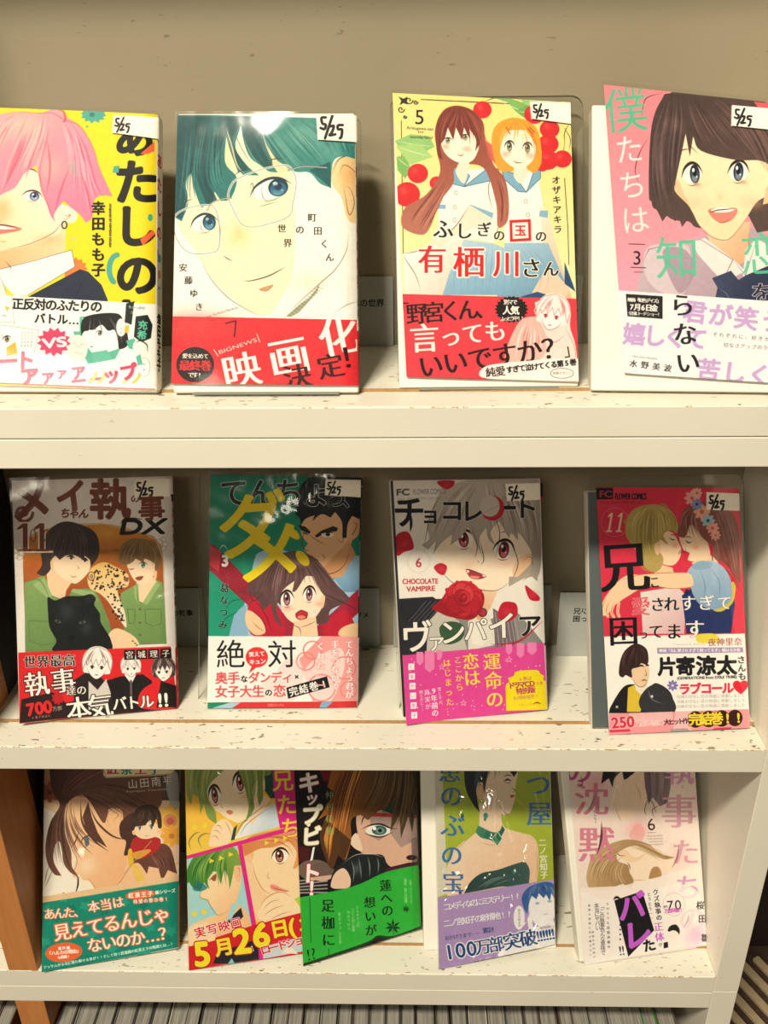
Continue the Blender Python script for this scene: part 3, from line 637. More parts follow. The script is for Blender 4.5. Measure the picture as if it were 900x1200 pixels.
    c.F('324,300 348,318 346,350 330,400 300,360 312,320', sk, sm=True)
    c.F('240,210 262,180 360,185 385,250 372,300 345,322 300,318 262,290 244,250', SKINL, sm=True); c.soft(262, 262, 18, 12, '#f59a8a', .6); c.soft(340, 270, 20, 12, '#f59a8a', .6)
    c.eye(270, 240, 30, 20, '#8a8a4a', 6); c.eye(334, 228, 32, 20, '#8a8a4a', -6); c.L('302,290 318,296 330,288', '#a03a34', 3); c.L('300,258 304,268', LINE, 1.8)
    c.F('225,215 240,145 300,112 360,130 395,180 392,240 372,280 374,235 350,195 350,232 330,190 322,236 300,190 290,238 270,190 258,232 242,260 250,310 232,295', '#7d352c', sm=False)
    c.hair((('300,112 240,160 228,240 240,310'), ('310,112 290,160 270,190 262,230'), ('320,112 350,150 380,200 385,280'), ('340,118 400,180 440,320 480,400')), ('#5a2220', '#b9705a', '#9a4a3a'), n=9, w=4, alpha=.6, jit=6)
    c.hair((('240,370 190,440 130,500 105,560'), ('290,380 250,460 210,540 180,590')), ('#5f2824', '#c88672'), n=9, w=4, alpha=.6, jit=6); c.hair((('430,340 460,420 470,500 462,560'), ('450,350 490,430 492,500 484,560')), ('#5f2824', '#c07a66'), n=7, w=4, alpha=.6)
    # girl with an orange bob
    c.F('460,350 440,300 432,230 450,180 500,155 550,160 595,190 612,250 615,320 590,360 556,345 500,355', '#eba03a', sm=True)
    c.F('520,325 556,325 560,370 540,400 514,372', sk, sm=True)
    c.F('462,250 485,205 575,205 595,250 585,310 545,342 505,335 470,300', SKINL, sm=True); c.soft(482, 290, 18, 12, '#f59a8a', .6); c.soft(578, 296, 18, 12, '#f59a8a', .6)
    c.eye(498, 262, 34, 36, '#7a7a40', 0); c.eye(564, 268, 34, 36, '#7a7a40', 0); c.L('510,314 525,322 548,322', '#a03a34', 3.4); c.L('485,226 500,220', '#8a5a24', 3); c.L('555,226 572,230', '#8a5a24', 3)
    c.F('456,330 438,260 450,185 500,156 560,164 600,200 614,260 612,330 596,350 598,270 560,205 520,185 490,205 468,250 462,290', '#ee9f30', sm=False)
    c.hair((('500,158 450,200 440,270 458,340'), ('520,160 500,190 480,215 466,250'), ('530,160 580,200 606,270 604,345')), ('#c8742a', '#f8c86a'), n=8, w=3.4, alpha=.7, jit=5)
    c.L('486,190 500,214', '#c04a2a', 4, taper=0); c.L('566,196 584,214', '#c04a2a', 4, taper=0); c.L('572,190 590,208', '#c04a2a', 4, taper=0)
    # title
    for ch, x, y, s, q in (('ふ', 252, 568, 78, '#1e1512'), ('し', 330, 575, 66, '#1e1512'), ('ぎ', 404, 570, 58, '#1e1512'), ('の', 460, 592, 44, '#1e1512'), ('の', 614, 595, 44, '#1e1512'),
                           ('有', 212, 680, 110, '#d8252c'), ('栖', 348, 690, 120, '#d8252c'), ('川', 488, 695, 105, '#d8252c'), ('さ', 578, 712, 78, '#1e1512'), ('ん', 650, 715, 62, '#1e1512')):
        c.T(ch, (x - s / 2, y), (x + s / 2, y), s, q, .004, out=('#fdf8ee', .045), mincho=True)
    c.F('498,536 576,532 578,612 500,616', '#d8252c'); c.F('508,546 566,543 568,602 510,606', '#fdf6ea'); c.T('玉', (514, 574), (562, 574), 44, '#d8252c', .02)
    c.T('5', (146, 148), (182, 148), 78, '#1e1512', .0); 
    c.T('Arisugawa-san', (116, 190), (216, 196), 16, ln, 0); c.T('in', (160, 206), (178, 206), 14, ln, 0); c.T('wonderland', (128, 224), (212, 228), 16, ln, 0)
    c.T('オザキアキラ', (668, 368), (676, 588), 32, '#241c18', .008, v=True)
    # paper band
    c.F('100,808 752,826 755,1128 112,1112', '#e23c4a')
    c.F('590,840 640,822 700,830 722,870 720,930 740,1000 752,1128 600,1120 480,1050 520,980 540,905 600,890', '#f6dcd6', sm=False); c.F('520,930 560,895 600,900 630,960 620,1040 520,1080 480,1040', '#f0b8b0', sm=True)
    c.hair((('600,840 580,870 600,910'), ('650,822 660,860 650,900'), ('700,835 720,870 712,910')), ('#ee7a78', '#fff6f0'), n=10, w=3, alpha=.8, jit=6); c.hair((('560,900 520,960 500,1060'), ('600,900 620,980 610,1060')), ('#e8706e', '#fbe6e0'), n=12, w=3, alpha=.8, jit=6)
    c.head(656, 882, 52, '#fbeae6', '#d8707a', '#fdf4f0', '#b04048', turn=-.4, tilt=10); c.L('620,950 660,985 700,960', '#d0606a', 2.4); c.L('700,930 735,1000 745,1100', '#d0606a', 2)
    c.burst(505, 865, 62, 50, 22, '#1b1214', .14); c.T('別マで', (478, 838), (525, 838), 20, '#fbf4ea', .02); c.T('人気', (474, 868), (532, 868), 34, '#fbf4ea', .03); c.T('ふっとう中!!', (466, 900), (550, 896), 18, '#fbf4ea', .02, whole=False)
    K = '#26090c'
    c.L('102,880 102,842 122,842', K, 4, taper=0, sm=False)
    c.T('野宮くん、', (122, 882), (440, 858), 82, K, -.002, mincho=True); c.T('言', (128, 972), (236, 966), 112, '#fdf6ea', .004, mincho=True); c.T('っても', (238, 968), (486, 938), 84, '#fdf6ea', .004, mincho=True)
    c.T('いいですか？', (160, 1076), (708, 998), 96, K, -.004, mincho=True); c.T('」', (700, 1014), (748, 1006), 60, K, 0)
    c.F('398,1080 480,1060 742,1044 750,1080 745,1122 420,1118', '#fdf3ee', .95, sm=True)
    c.T('純愛', (410, 1096), (482, 1088), 38, '#1a1214', .0, mincho=True); c.T('すぎて泣けてくる第5巻', (486, 1086), (742, 1056), 26, '#1a1214', .028, whole=False)
    c.T('SHOGAKU', (640, 1094), (720, 1088), 12, '#8a6a60', 0, alpha=0); c.O(690, 1098, 42, 18, None, line='#6a4a48', lw=2); c.T('別冊マガジン', (656, 1098), (724, 1096), 12, '#6a4a48', .0)
    W = c.w; c.F([(W, 0), (W + 52, 0), (W + 52, 780), (W, 780)], '#eddc88', raw=True); c.F([(W, 580), (W + 52, 580), (W + 52, 780), (W, 780)], '#c83842', raw=True)
    c.T('ふしぎの国の有栖川さん', (W + 26, 60), (W + 26, 520), 32, '#1e1512', .02, v=True, raw=True)
    st = sticker(c, [(572, 95), (724, 100), (722, 178), (578, 160)])
    c.mist(.012)
    return c, [(100, 808), (752, 826), (755, 1128), (112, 1112)], st

def jacket_a4(px):
    c = Canvas(px, (680, 80, 3.077), base='#f59aa8', seed=9)
    c.F('60,40 760,100 900,1200 140,1200', '#f2858f', grad=((150, 100), (250, 800), '#f7a3ba'))
    # shoulders and uniform
    c.F('205,800 225,690 250,640 330,620 420,600 600,560 700,600 850,640 850,860 205,830', '#c9b3bf', sm=False, grad=((250, 640), (500, 840), '#b59cae'))
    for P, q in (('240,640 320,620 400,640 380,800 300,800 240,740', '#dccbd4'), ('300,650 380,640 420,720 360,800', '#a68da0'), ('620,640 690,620 720,760 660,800', '#bfa6b6')): c.F(P, q, .8, sm=True)
    c.F('455,560 615,540 610,680 560,700 480,640', '#f9d3b0', sm=False, grad=((460, 560), (600, 680), '#f0ac86')); c.L('612,560 610,640 600,680', '#9a6450', 2.4)
    c.F('405,610 455,600 560,680 600,720 560,740 540,780 520,760 430,660', '#efe4e4', sm=False); c.F('600,640 640,600 700,640 680,700 590,740', '#efe4e4', sm=False)
    for q in ('405,610 440,605 555,678 530,730 510,760', '555,678 600,735 640,600', '225,690 250,640 330,620'): c.L(q, '#7a6070', 2.4, sm=False)
    c.F('480,745 548,718 575,752 600,735 680,700 690,830 490,830 500,780', '#3c4664', sm=False, grad=((500, 730), (660, 830), '#262f4c')); c.L('560,740 566,828', '#1a2138', 4); c.L('500,780 530,800 545,828', '#6a769a', 3)
    # back hair
    c.F('250,440 262,200 320,95 420,92 620,110 760,200 760,560 640,580 610,520 470,560 420,560 395,540 330,530 270,470', '#54423f', sm=False)
    # face
    c.F('352,380 380,225 560,240 700,330 720,380 690,440 640,470 600,530 545,598 510,606 440,560 405,500 370,470 345,430', '#fde5c0', sm=True, grad=((500, 260), (500, 600), '#fbdcb4'))
    c.F('348,392 362,400 378,440 402,490 380,480 352,440', '#f7c49a', sm=True); c.soft(410, 470, 44, 26, '#f9bd96', .4); c.soft(620, 470, 44, 26, '#f9bd96', .4)
    c.eye(408, 372, 66, 66, '#41506a', -4, look=.15, lid='#2c1e20'); c.eye(574, 364, 66, 66, '#41506a', 4, look=0, lid='#2c1e20'); c.soft(425, 408, 16, 10, '#8a7a60', .5); c.soft(590, 400, 16, 10, '#8a7a60', .5)
    c.L('362,292 380,286 402,284', '#8a3a3a', 4); c.L('506,440 510,434', '#d09a72', 3); c.soft(508, 450, 12, 12, '#f4c088', .5); c.L('502,458 516,459', '#b07a58', 2)
    c.F('466,500 500,492 568,494 556,530 520,545 486,532', '#e8877a', sm=True); c.F('476,500 510,490 560,495 540,506 494,508', '#fffaf2', sm=True); c.L('466,502 476,506 500,500 540,496 568,494', '#5a2a24', 3.6); c.L('486,530 515,545 554,530', '#8a4034', 2.4)
    c.L('400,490 430,550 470,590 510,606 548,598 600,534 612,515', '#a0705a', 2.4)
    # front hair
    c.F('262,200 300,110 330,92 470,105 620,118 780,180 780,420 700,470 690,440 704,390 690,350 650,325 560,322 440,290 412,240 400,310 385,230 372,290 352,380 345,430 400,490 420,550 390,535 372,560 360,528 345,540 330,500 300,540 280,500 262,480 252,380', '#453331', sm=False, grad=((300, 120), (620, 420), '#5a4543'))
    c.soft(330, 200, 40, 34, '#8e6e68', .7); c.soft(300, 340, 14, 60, '#7d6360', .5); c.soft(560, 200, 90, 50, '#6d5450', .5)
    c.hair((('320,100 270,200 255,330 280,500'), ('340,100 320,230 300,360 340,520'), ('360,100 370,200 350,300 345,420')), ('#2c1f22', '#86686a', '#38292a'), n=14, w=6, alpha=.5, jit=8)
    c.hair((('380,100 400,180 420,230 450,290'), ('430,100 500,180 560,260 660,320'), ('520,110 620,180 690,280 700,440'), ('620,120 700,200 740,320 720,440')), ('#30221f', '#8a6a62', '#6a4f4c'), n=16, w=6, alpha=.5, jit=10)
    for q in ('250,240 215,300 200,360 215,410', '300,90 240,110 225,170', '385,230 400,270 430,300'): c.L(q, '#4a2c30', 3)
    c.F('672,420 690,400 720,420 700,470 660,480', '#f7c49a'); 
    G = '#4dbb94'
    c.T('僕', (90, 152), (238, 140), 168, G, 0, alpha=.95)
    c.T('たちは', (172, 220), (206, 595), 108, '#fce4e4', 0, v=True)
    c.T('知', (288, 672), (420, 668), 165, '#58c39e', 0, mincho=False, alpha=.9); c.T('恋', (590, 660), (730, 650), 165, '#58c39e', 0, mincho=False, alpha=.9); c.T('を', (620, 800), (700, 800), 84, '#2b2740', 0, mincho=True, out=('#f6eef0', .03))
    c.T('3', (192, 668), (220, 668), 72, '#221c20', 0); c.L('176,620 234,622', '#3a3034', 3, taper=0); c.L('182,705 238,707', '#3a3034', 3, taper=0); c.T('SHIRANAI', (196, 722), (228, 722), 10, '#4a3a40', 0); c.T('2018', (200, 736), (226, 736), 9, '#4a3a40', 0, alpha=0)
    # paper band
    c.F('136,790 860,842 900,1190 158,1100', '#faf4f6')
    V = '#c9a6dc'
    c.T('君が笑う', (372, 864), (740, 910), 88, V, .03); c.T('嬉しくて', (158, 950), (460, 972), 86, V, .03); c.T('苦しくて', (422, 1082), (790, 1120), 88, V, .03)
    c.T('らない', (366, 790), (398, 1112), 92, '#241e28', -.004, v=True, mincho=True)
    c.T('それぞれに、好きが絡み合う', (480, 952), (780, 980), 18, '#5a5058', 0); c.T('切なさアップのラブストーリー', (520, 992), (800, 1012), 18, '#5a5058', 0)
    c.T('水　野　美　波', (182, 1062), (330, 1082), 30, '#3a3238', 0, mincho=True); c.T('MIZUNO MINAMI', (190, 1036), (280, 1046), 9, '#6a6068', 0)
    c.F('164,803 300,812 300,896 170,886', '#211d24'); c.F('170,809 294,818 294,890 176,880', '#211d24')
    c.T('映画「虹色デイズ」', (172, 824), (294, 830), 17, '#fbf6f0', .02); c.T('7月6日金', (176, 850), (280, 856), 27, '#fbf6f0', .03, whole=False); c.T('全国ロードショー！', (174, 874), (296, 880), 16, '#fbf6f0', .01)
    c.L('158,1101 860,1178', '#d94a5c', 5, taper=0, sm=False)
    W = c.w; c.F([(W, 0), (W + 52, 0), (W + 52, 780), (W, 780)], '#f3e8e8', raw=True)
    c.F('628,122 760,135 760,160 650,148', '#ee5a66')
    st = sticker(c, [(550, 135), (700, 148), (704, 222), (548, 206)])
    c.mist(.014)
    return c, [(136, 790), (838, 840), (851, 1150), (158, 1100)], st
# ---------------------------------------------------------------- the printed jackets, middle row
def fine(c, txt, p0, p1, size, col, lines=1, gap=0, **k):
    for i in range(lines): c.T(txt, (p0[0], p0[1] + gap * i), (p1[0], p1[1] + gap * i), size, col, **k)

def jacket_b1(px):
    c = Canvas(px, (0, 545, 3.809), base='#f3ece6', seed=11)
    c.F('52,70 762,50 790,1085 92,1150', '#f1eae4')
    c.F('104,400 130,320 240,275 460,258 640,300 700,330 730,420 740,790 120,830', '#d98f2e', sm=False, grad=((400, 260), (400, 560), '#a8532a'))
    c.L('104,400 130,320 240,275 460,258 640,300 700,330 730,420 740,790', '#cfc8c8', 6, taper=0, sm=False, alpha=.8)
    for x in (430, 470, 520, 560): c.soft(x, 372 + (x % 3) * 6, 26, 9, '#8f5a26', .7); c.L([(x, 376), (x, 400)], '#7a4a20', 3)
    c.soft(470, 300, 80, 30, '#e9a840', .7); c.soft(150, 450, 40, 40, '#b04a1e', .5)
    gr = '#86a765'
    # right man with light brown hair, green safari shirt
    c.F('540,570 600,535 700,510 725,520 735,600 745,795 600,800 560,760', gr, sm=False, grad=((600, 520), (680, 800), '#6f9152'))
    c.F('612,520 680,490 700,515 640,610 612,600', '#fbd9b4', sm=False); c.F('600,535 620,525 625,620 605,590', '#9dbb7c'); c.F('640,612 700,515 715,530 660,620', '#9dbb7c')
    c.F('560,400 600,390 690,420 700,450 680,500 640,530 605,512 580,470', '#fde0bf', sm=True); c.F('688,460 702,455 700,500 690,510', '#f8cba0', sm=True)
    c.F('535,400 545,360 580,330 630,325 690,340 715,380 718,430 700,470 692,455 690,435 650,415 640,430 610,415 600,425 575,440 545,440 530,420', '#8a6a44', sm=True)
    c.hair((('620,328 570,350 545,390 540,430'), ('630,328 620,370 610,400 600,420'), ('640,328 690,360 710,410 700,460')), ('#5f4630', '#b5946a', '#74573a'), n=12, w=4, alpha=.6, jit=5)
    c.eye(640, 443, 34, 22, '#4f8a3a', 6, look=.05); c.L('575,458 590,462 604,456', LINE, 3.4); c.F('608,498 642,492 632,510 614,510', '#a0524a', sm=True); c.L('612,500 624,501 642,493', LINE, 2.2)
    for q in ('620,610 618,790', '540,570 560,680', '612,520 620,600 640,612'): c.L(q, '#4f6b3a', 3)
    for P in ('650,640 722,640 720,705 685,715 652,700', '572,640 606,640 604,700 580,704'): c.L(P + ' ' + P.split()[0], '#56733e', 3, taper=0, sm=False)
    for y in (640, 700, 755): c.O(628, y, 5, 5, '#5d5a3c')
    # leopard
    c.F('395,490 420,450 470,430 520,450 570,480 580,510 570,540 530,548 540,600 560,650 568,720 540,690 490,610 450,570 405,545', '#eec477', sm=True, grad=((480, 440), (520, 680), '#f6e6cf'))
    c.O(412, 492, 15, 19, '#e2b878', line='#4a3420', lw=2.5); c.O(413, 494, 7, 10, '#a98a70')
    rr = random.Random(4)
    for _ in range(150):
        x = rr.uniform(415, 560); y = rr.uniform(445, 700)
        if y < 560 - abs(x - 480) * .15 and y > 440 + abs(x - 480) * .35 or (460 + (y - 560) * .5 < x < 540 + (y - 560) * .15 and y > 555): c.O(x, y, rr.uniform(3, 7), rr.uniform(3, 5), '#3d2a1c', rr.uniform(0, 180))
    c.O(522, 492, 11, 5, '#2b2018', 10); c.F('556,500 578,498 574,516 560,514', '#8d5a4a', sm=True); c.L('530,540 556,532 575,535', '#5a4030', 3)
    # left man with dark hair and green shirt
    c.F('110,520 200,490 250,570 300,600 330,550 420,555 470,640 500,740 480,830 115,830', gr, sm=False, grad=((150, 520), (250, 830), '#6c8d52'))
    c.F('210,470 250,430 330,510 300,555 290,600 220,570', '#f8d2ad', sm=False); c.F('200,500 235,575 225,600 150,530', '#9dbb7c'); c.F('330,548 420,560 440,600 320,560', '#9dbb7c')
    c.F('235,400 300,370 390,400 408,440 395,480 350,522 320,520 270,490 240,450', '#fde0bf', sm=True)
    c.F('165,480 190,440 185,370 220,290 290,250 370,265 430,300 448,360 440,410 410,450 405,420 380,400 385,425 340,400 300,400 270,420 250,400 235,420 230,460 200,490', '#3d302f', sm=False)
    c.hair((('290,255 230,310 205,380 190,470'), ('310,255 300,310 290,360 270,410'), ('330,258 390,300 420,360 410,440')), ('#241b1c', '#6a5854', '#50403e'), n=14, w=5, alpha=.55, jit=7)
    c.L('298,408 322,402 338,412', '#1c1414', 8); c.L('366,420 384,414 398,424', '#1c1414', 8); c.O(322, 412, 7, 6, '#4a3a2a'); c.O(384, 423, 7, 6, '#4a3a2a'); c.L('305,415 330,414', '#4a3a30', 3); c.L('345,440 356,456 346,462', '#a06a50', 2.4); c.L('316,488 332,496 350,490', '#a04a44', 3)
    c.F('238,420 228,430 232,462 246,480', '#f3c79c', sm=True)
    for q in ('120,690 240,700', '180,690 172,790', '110,520 180,510 230,600', '440,600 480,700'): c.L(q, '#4f6b3a', 3)
    c.L('130,690 240,694 246,790 190,800 134,780 130,690', '#5a7740', 2.6, taper=0, sm=False)
    c.F('490,750 530,725 600,760 620,800 560,830 480,810', '#f8d2ad', sm=True); c.F('590,770 625,790 620,806 580,800', '#efd9a8')
    for x, y in ((596, 782), (606, 792), (614, 800)): c.O(x, y, 4, 3, '#3d2a1c')
    # black panther
    c.F('215,600 220,585 250,600 300,582 370,580 410,572 432,590 425,620 450,660 455,700 500,780 480,830 250,830 255,780 225,720 218,660', '#15191b', sm=True)
    c.soft(300, 650, 40, 50, '#333c40', .7); c.soft(390, 720, 30, 40, '#3a4448', .6); c.O(262, 694, 15, 7, '#4c5648', 20); c.O(372, 698, 16, 6, '#59604e', -12); c.O(262, 694, 5, 4, '#000'); c.O(372, 698, 5, 4, '#000')
    c.F('300,760 340,756 326,782 312,780', '#050607', sm=True); c.L('320,782 318,800 290,812', '#060708', 4); c.L('320,790 345,806', '#060708', 4)
    # title
    B = '#7b3c26'
    c.T('メ', (60, 160), (220, 150), 190, B, .035); c.L([(105 + (44 - i * 2.2) * math.cos(i * .5), 212 + (44 - i * 2.2) * math.sin(i * .5)) for i in range(18)], B, 14, taper=0)
    c.T('イ', (262, 145), (385, 130), 150, B, .035); c.T('執', (410, 150), (580, 150), 185, B, .03); c.T('事', (620, 190), (735, 186), 120, B, .025)
    c.T('ちゃん', (275, 212), (400, 214), 46, B, .03, slant=.2); c.T('の', (588, 150), (624, 146), 40, B, .02)
    c.T('DX', (548, 272), (742, 268), 94, '#14100f', .03, slant=.25); c.L('540,262 560,238 600,236 640,240', '#14100f', 7); c.L('690,240 740,228', '#14100f', 5)
    c.ones(152, 320, 136, 76, '#f6efe4', 0, .25); c.ones(152, 320, 124, 76, B, 0, .17)
    c.L('80,378 240,376', B, 8, taper=0); c.O(150, 312, 12, 26, None, line=B, lw=4); c.O(210, 312, 12, 26, None, line=B, lw=4)
    for x, y in ((84, 390), (725, 350)):
        for i in range(5): c.O(x + 14 * math.cos(i * 1.25), y + 20 * math.sin(i * 1.25), 13, 11, None, line='#b7a58f', lw=2.4)
    # paper band
    c.F('84,832 762,806 794,1085 92,1148', '#e2252c')
    c.F('100,1040 240,1010 300,1060 520,1000 790,1030 792,1085 92,1145', '#2a191b', sm=False)
    c.F('330,960 420,900 470,960 560,940 600,1000 500,1100 340,1120', '#2a1f22', sm=False)
    c.F('400,960 440,1000 480,950 500,1020 480,1080 400,1090', '#efe6e0', .9); c.head(438, 888, 56, tilt=4)
    c.F('480,960 540,940 640,930 680,960 690,1080 520,1090 500,1010', '#1c1517', sm=False); c.F('560,935 590,975 610,935 600,920 565,920', '#fbf3ee'); c.L('588,960 590,1060', '#6a5a5c', 10, taper=0); c.head(588, 898, 38, tilt=-4)
    c.F('620,1040 650,990 720,960 785,980 790,1080 640,1085', '#e0242c', sm=True); c.F('720,960 790,985 792,1080 700,1080', '#221819'); c.head(732, 912, 44, '#4d3c3b', '#c9b4ae', turn=-.5, tilt=-4)
    for i, ch in enumerate('宮城理子'):
        x = 582 + i * 53; c.F([(x - 24, 822 - i * 2), (x + 24, 820 - i * 2), (x + 24, 864 - i * 2), (x - 24, 866 - i * 2)], '#1a1214'); c.T(ch, (x - 18, 844 - i * 2), (x + 18, 842 - i * 2), 36, '#f8efe8', 0, mincho=True)
    c.T('世界最高', (108, 874), (342, 866), 58, '#1a1013', .0, out=('#fbf3ea', .04), mincho=True)
    c.T('執事', (108, 978), (345, 950), 116, '#fdf8f2', .01, out=('#2a1013', .03), mincho=True); c.T('達の', (298, 1004), (392, 1000), 46, '#fdf8f2', .01, out=('#2a1013', .04), mincho=True)
    c.T('700', (122, 1086), (236, 1070), 76, '#e32a2e', .04, out=('#1a0c0e', .03)); c.T('万部', (238, 1086), (282, 1080), 22, '#fbe9dc', 0, out=('#1a0c0e', .05)); c.T('※電子版含む', (146, 1124), (232, 1114), 13, '#e99', 0)
    c.burst(262, 1036, 30, 34, 9, '#c41e26', .3)
    c.T('本気', (308, 1090), (500, 1066), 116, '#fdf8f2', .01, out=('#1a0c0e', .03), mincho=True); c.T('バトル', (508, 1064), (688, 1050), 66, '#fdf8f2', .02, out=('#1a0c0e', .03)); c.T('!!', (702, 1046), (756, 1042), 84, '#fdf8f2', .03, out=('#1a0c0e', .03))
    W = c.w; c.F([(W, 0), (W + 52, 0), (W + 52, 780), (W, 780)], '#efe8e2', raw=True); c.F([(W, 575), (W + 52, 562), (W + 52, 780), (W, 780)], '#d8252c', raw=True)
    c.F([(W + 4, 60), (W + 50, 60), (W + 50, 84), (W + 4, 84)], '#1a1a1a', raw=True)
    c.T('メイちゃんの執事', (W + 26, 100), (W + 26, 440), 36, '#8e1f30', .05, v=True, raw=True); c.T('DX11', (W + 26, 450), (W + 26, 540), 30, '#2a2422', .03, v=True, raw=True); c.T('宮城理子', (W + 26, 600), (W + 26, 760), 26, '#f8e8e0', .02, v=True, raw=True)
    st = sticker(c, [(600, 62), (752, 60), (754, 140), (604, 146)]); c.T('事', (620, 190), (735, 186), 120, B, .025)
    c.mist(.012)
    return c, [(84, 832), (779, 806), (791, 1085), (92, 1148)], st

def jacket_b2(px):
    c = Canvas(px, (220, 545, 3.809), base='#128a6c', seed=12)
    c.F('80,20 800,20 800,1100 80,1100', '#0f8468', grad=((400, 40), (150, 760), '#1c9c7c'))
    # woman's and man's clothes
    c.F('300,420 330,380 420,370 520,420 600,480 700,520 775,440 775,760 190,760 215,660 260,600', '#a9cbe0', sm=False)
    c.F('98,340 150,370 330,600 490,755 420,758 250,758', '#b81f33', sm=False, alpha=.0)
    c.F('640,480 700,390 775,400 775,560 700,560', '#9fc2dc', sm=False, grad=((700, 400), (700, 560), '#6f99bd')); c.L('700,390 660,470 650,500', '#2a3444', 4)
    # man
    c.F('510,300 520,230 600,200 700,210 740,260 735,330 700,430 650,480 580,462 545,440 545,400 520,372 540,345', '#e6b487', sm=False); c.F('600,460 720,330 750,390 690,490 640,500', '#d59c6c', sm=False)
    c.F('700,250 735,225 768,240 765,300 735,330 708,320', '#e6b487', sm=True); c.L('735,250 755,262 740,300 728,306', '#6a3a20', 3)
    c.F('485,200 500,110 540,60 620,45 770,55 776,220 760,235 735,222 715,260 710,320 692,320 690,250 660,205 640,230 600,215 560,245 570,220 530,235 508,265 505,235 488,220', '#16161c', sm=False)
    c.hair((('540,60 510,130 500,200'), ('620,50 590,130 560,215'), ('700,60 700,140 690,210')), ('#4a4c58', '#2c2d36'), n=12, w=4, alpha=.7, jit=8)
    for x in range(560, 680, 20): c.O(x, 140 + (x % 40), 12, 9, None, line='#3c3e4a', lw=2.4)
    c.F('498,262 528,270 552,292 546,302 510,286', '#17141a'); c.F('570,310 600,288 650,268 672,276 668,290 620,296 580,318', '#17141a')
    c.L('512,296 530,300 540,308', '#17141a', 6); c.F('600,300 650,296 646,314 612,316', '#f6e2c6', sm=True); c.O(628, 304, 10, 8, '#1c1a20'); c.L('594,302 620,294 656,298', '#17141a', 6)
    c.L('524,280 514,340 526,372 548,374', '#5a3018', 3.4); c.L('540,302 580,330 620,352', '#7a4a2c', 2.6); c.L('548,405 570,412 592,420', '#7a3a28', 4); c.L('592,390 612,402 606,420', '#8a5634', 2.6); c.L('560,424 580,428', '#8a5634', 2.4)
    c.L('665,320 690,340 700,300', '#6a4a3a', 2.4); c.L('545,400 552,436 580,460 640,478 700,440 735,340', '#3a2218', 3)
    # ribbon V in deep red
    R = '#a51832'
    c.F('98,345 118,350 330,560 500,720 505,757 425,757 98,462', R, .93); c.F('98,355 150,380 140,470 98,440', '#d8464e', .8); c.F('530,757 770,540 776,640 650,757', R, .93)
    c.F('280,590 330,560 420,640 430,757 300,757 270,690', '#c41e38', sm=True); c.F('620,700 700,640 740,690 760,757 620,757', '#c41e38', sm=True)
    for q in ('300,590 350,660 380,740', '290,640 340,690 360,755', '660,690 720,720', '280,640 270,700 300,755'): c.L(q, '#7a0f22', 4)
    for q in ('190,570 260,560 290,600 240,640', '150,740 170,680 240,640 260,600', '215,560 330,530 300,580', '170,640 200,600 280,590'): c.L(q, '#174a3c', 3)
    c.F('185,757 210,660 260,620 280,690 270,757', '#8db8d8', sm=False); c.F('270,640 330,680 350,740 300,750 262,700', '#f4cfa6', sm=True); c.L('290,690 320,720 345,735', '#8a5a40', 2.6); c.F('690,720 760,700 776,757 680,757', '#f1cba0', sm=True)
    # woman
    c.F('340,640 320,600 270,540 330,430 400,395 500,380 600,440 660,520 700,560 720,600 640,640 620,700 500,690 440,640 390,600', '#5f4345', sm=True)
    c.F('430,540 470,500 560,490 600,540 610,600 590,650 545,700 510,712 450,680 420,620', '#fde7cf', sm=True); c.F('480,690 575,670 585,757 470,757', '#f6d3b0', sm=False); c.F('600,580 616,576 610,622 598,630', '#f8d0ab', sm=True)
    c.soft(450, 632, 24, 14, '#f2937f', .55); c.soft(590, 612, 22, 13, '#f2937f', .55)
    c.eye(446, 590, 56, 62, '#96485c', -3, look=0, lid='#2a1618'); c.eye(546, 570, 52, 60, '#96485c', 3, look=0, lid='#2a1618')
    c.F('486,655 510,640 538,652 534,676 505,684 488,674', '#c2303a', sm=True); c.L('486,655 510,640 538,652 534,676 505,684 488,674 486,655', '#4a1a1c', 2.6, taper=0, sm=False); c.F('492,672 510,664 530,672 510,682', '#f08a7c', sm=True)
    c.L('506,628 512,630', LINE, 2.4); c.L('426,540 440,530', '#5a3a34', 3); c.L('540,520 556,518', '#5a3a34', 3); c.O(570, 646, 4, 6, '#fff', line='#7aa', lw=1.5)
    c.F('300,560 330,440 400,392 480,385 560,400 620,470 650,560 720,590 650,600 600,560 560,480 530,490 490,550 470,560 480,510 440,540 420,570 400,640 430,720 390,680 370,600 330,560', '#664849', sm=False)
    c.hair((('420,392 350,440 310,520 290,560'), ('450,388 410,450 390,540 400,650'), ('470,388 470,450 470,500 440,545'), ('500,388 560,430 600,510 640,580'), ('520,388 600,430 660,510 740,590')), ('#3a2629', '#a9838a', '#4d3538'), n=11, w=5, alpha=.55, jit=7)
    c.soft(480, 430, 90, 20, '#b48f93', .55); c.L('600,560 680,600 760,640', '#3a2629', 4); c.L('340,560 300,600 280,560', '#3a2629', 3); c.L('450,700 500,720 510,757', '#5a3a30', 2.6); c.L('500,720 545,705 575,690', '#5a3a30', 2.4)
    # title
    c.T('てんちょ', (146, 120), (640, 120), 132, '#0d1412', .016, out=('#e8eee8', .018)); c.T('う、', (640, 140), (770, 150), 92, '#0d1412', .012, out=('#e8eee8', .02))
    Y = '#f1d61c'
    c.T('ダ', (140, 270), (430, 250), 310, Y, .02, slant=.12); c.T('メ', (230, 390), (520, 370), 300, Y, .02, slant=.12); c.O(516, 410, 22, 40, Y, -40); c.O(474, 300, 18, 36, Y, -50)
    c.T('3', (150, 418), (186, 418), 68, '#fdfaf4', .04); c.L('140,380 160,352 186,380', '#fdfaf4', 3.4); c.L('170,484 186,500', '#fdfaf4', 4)
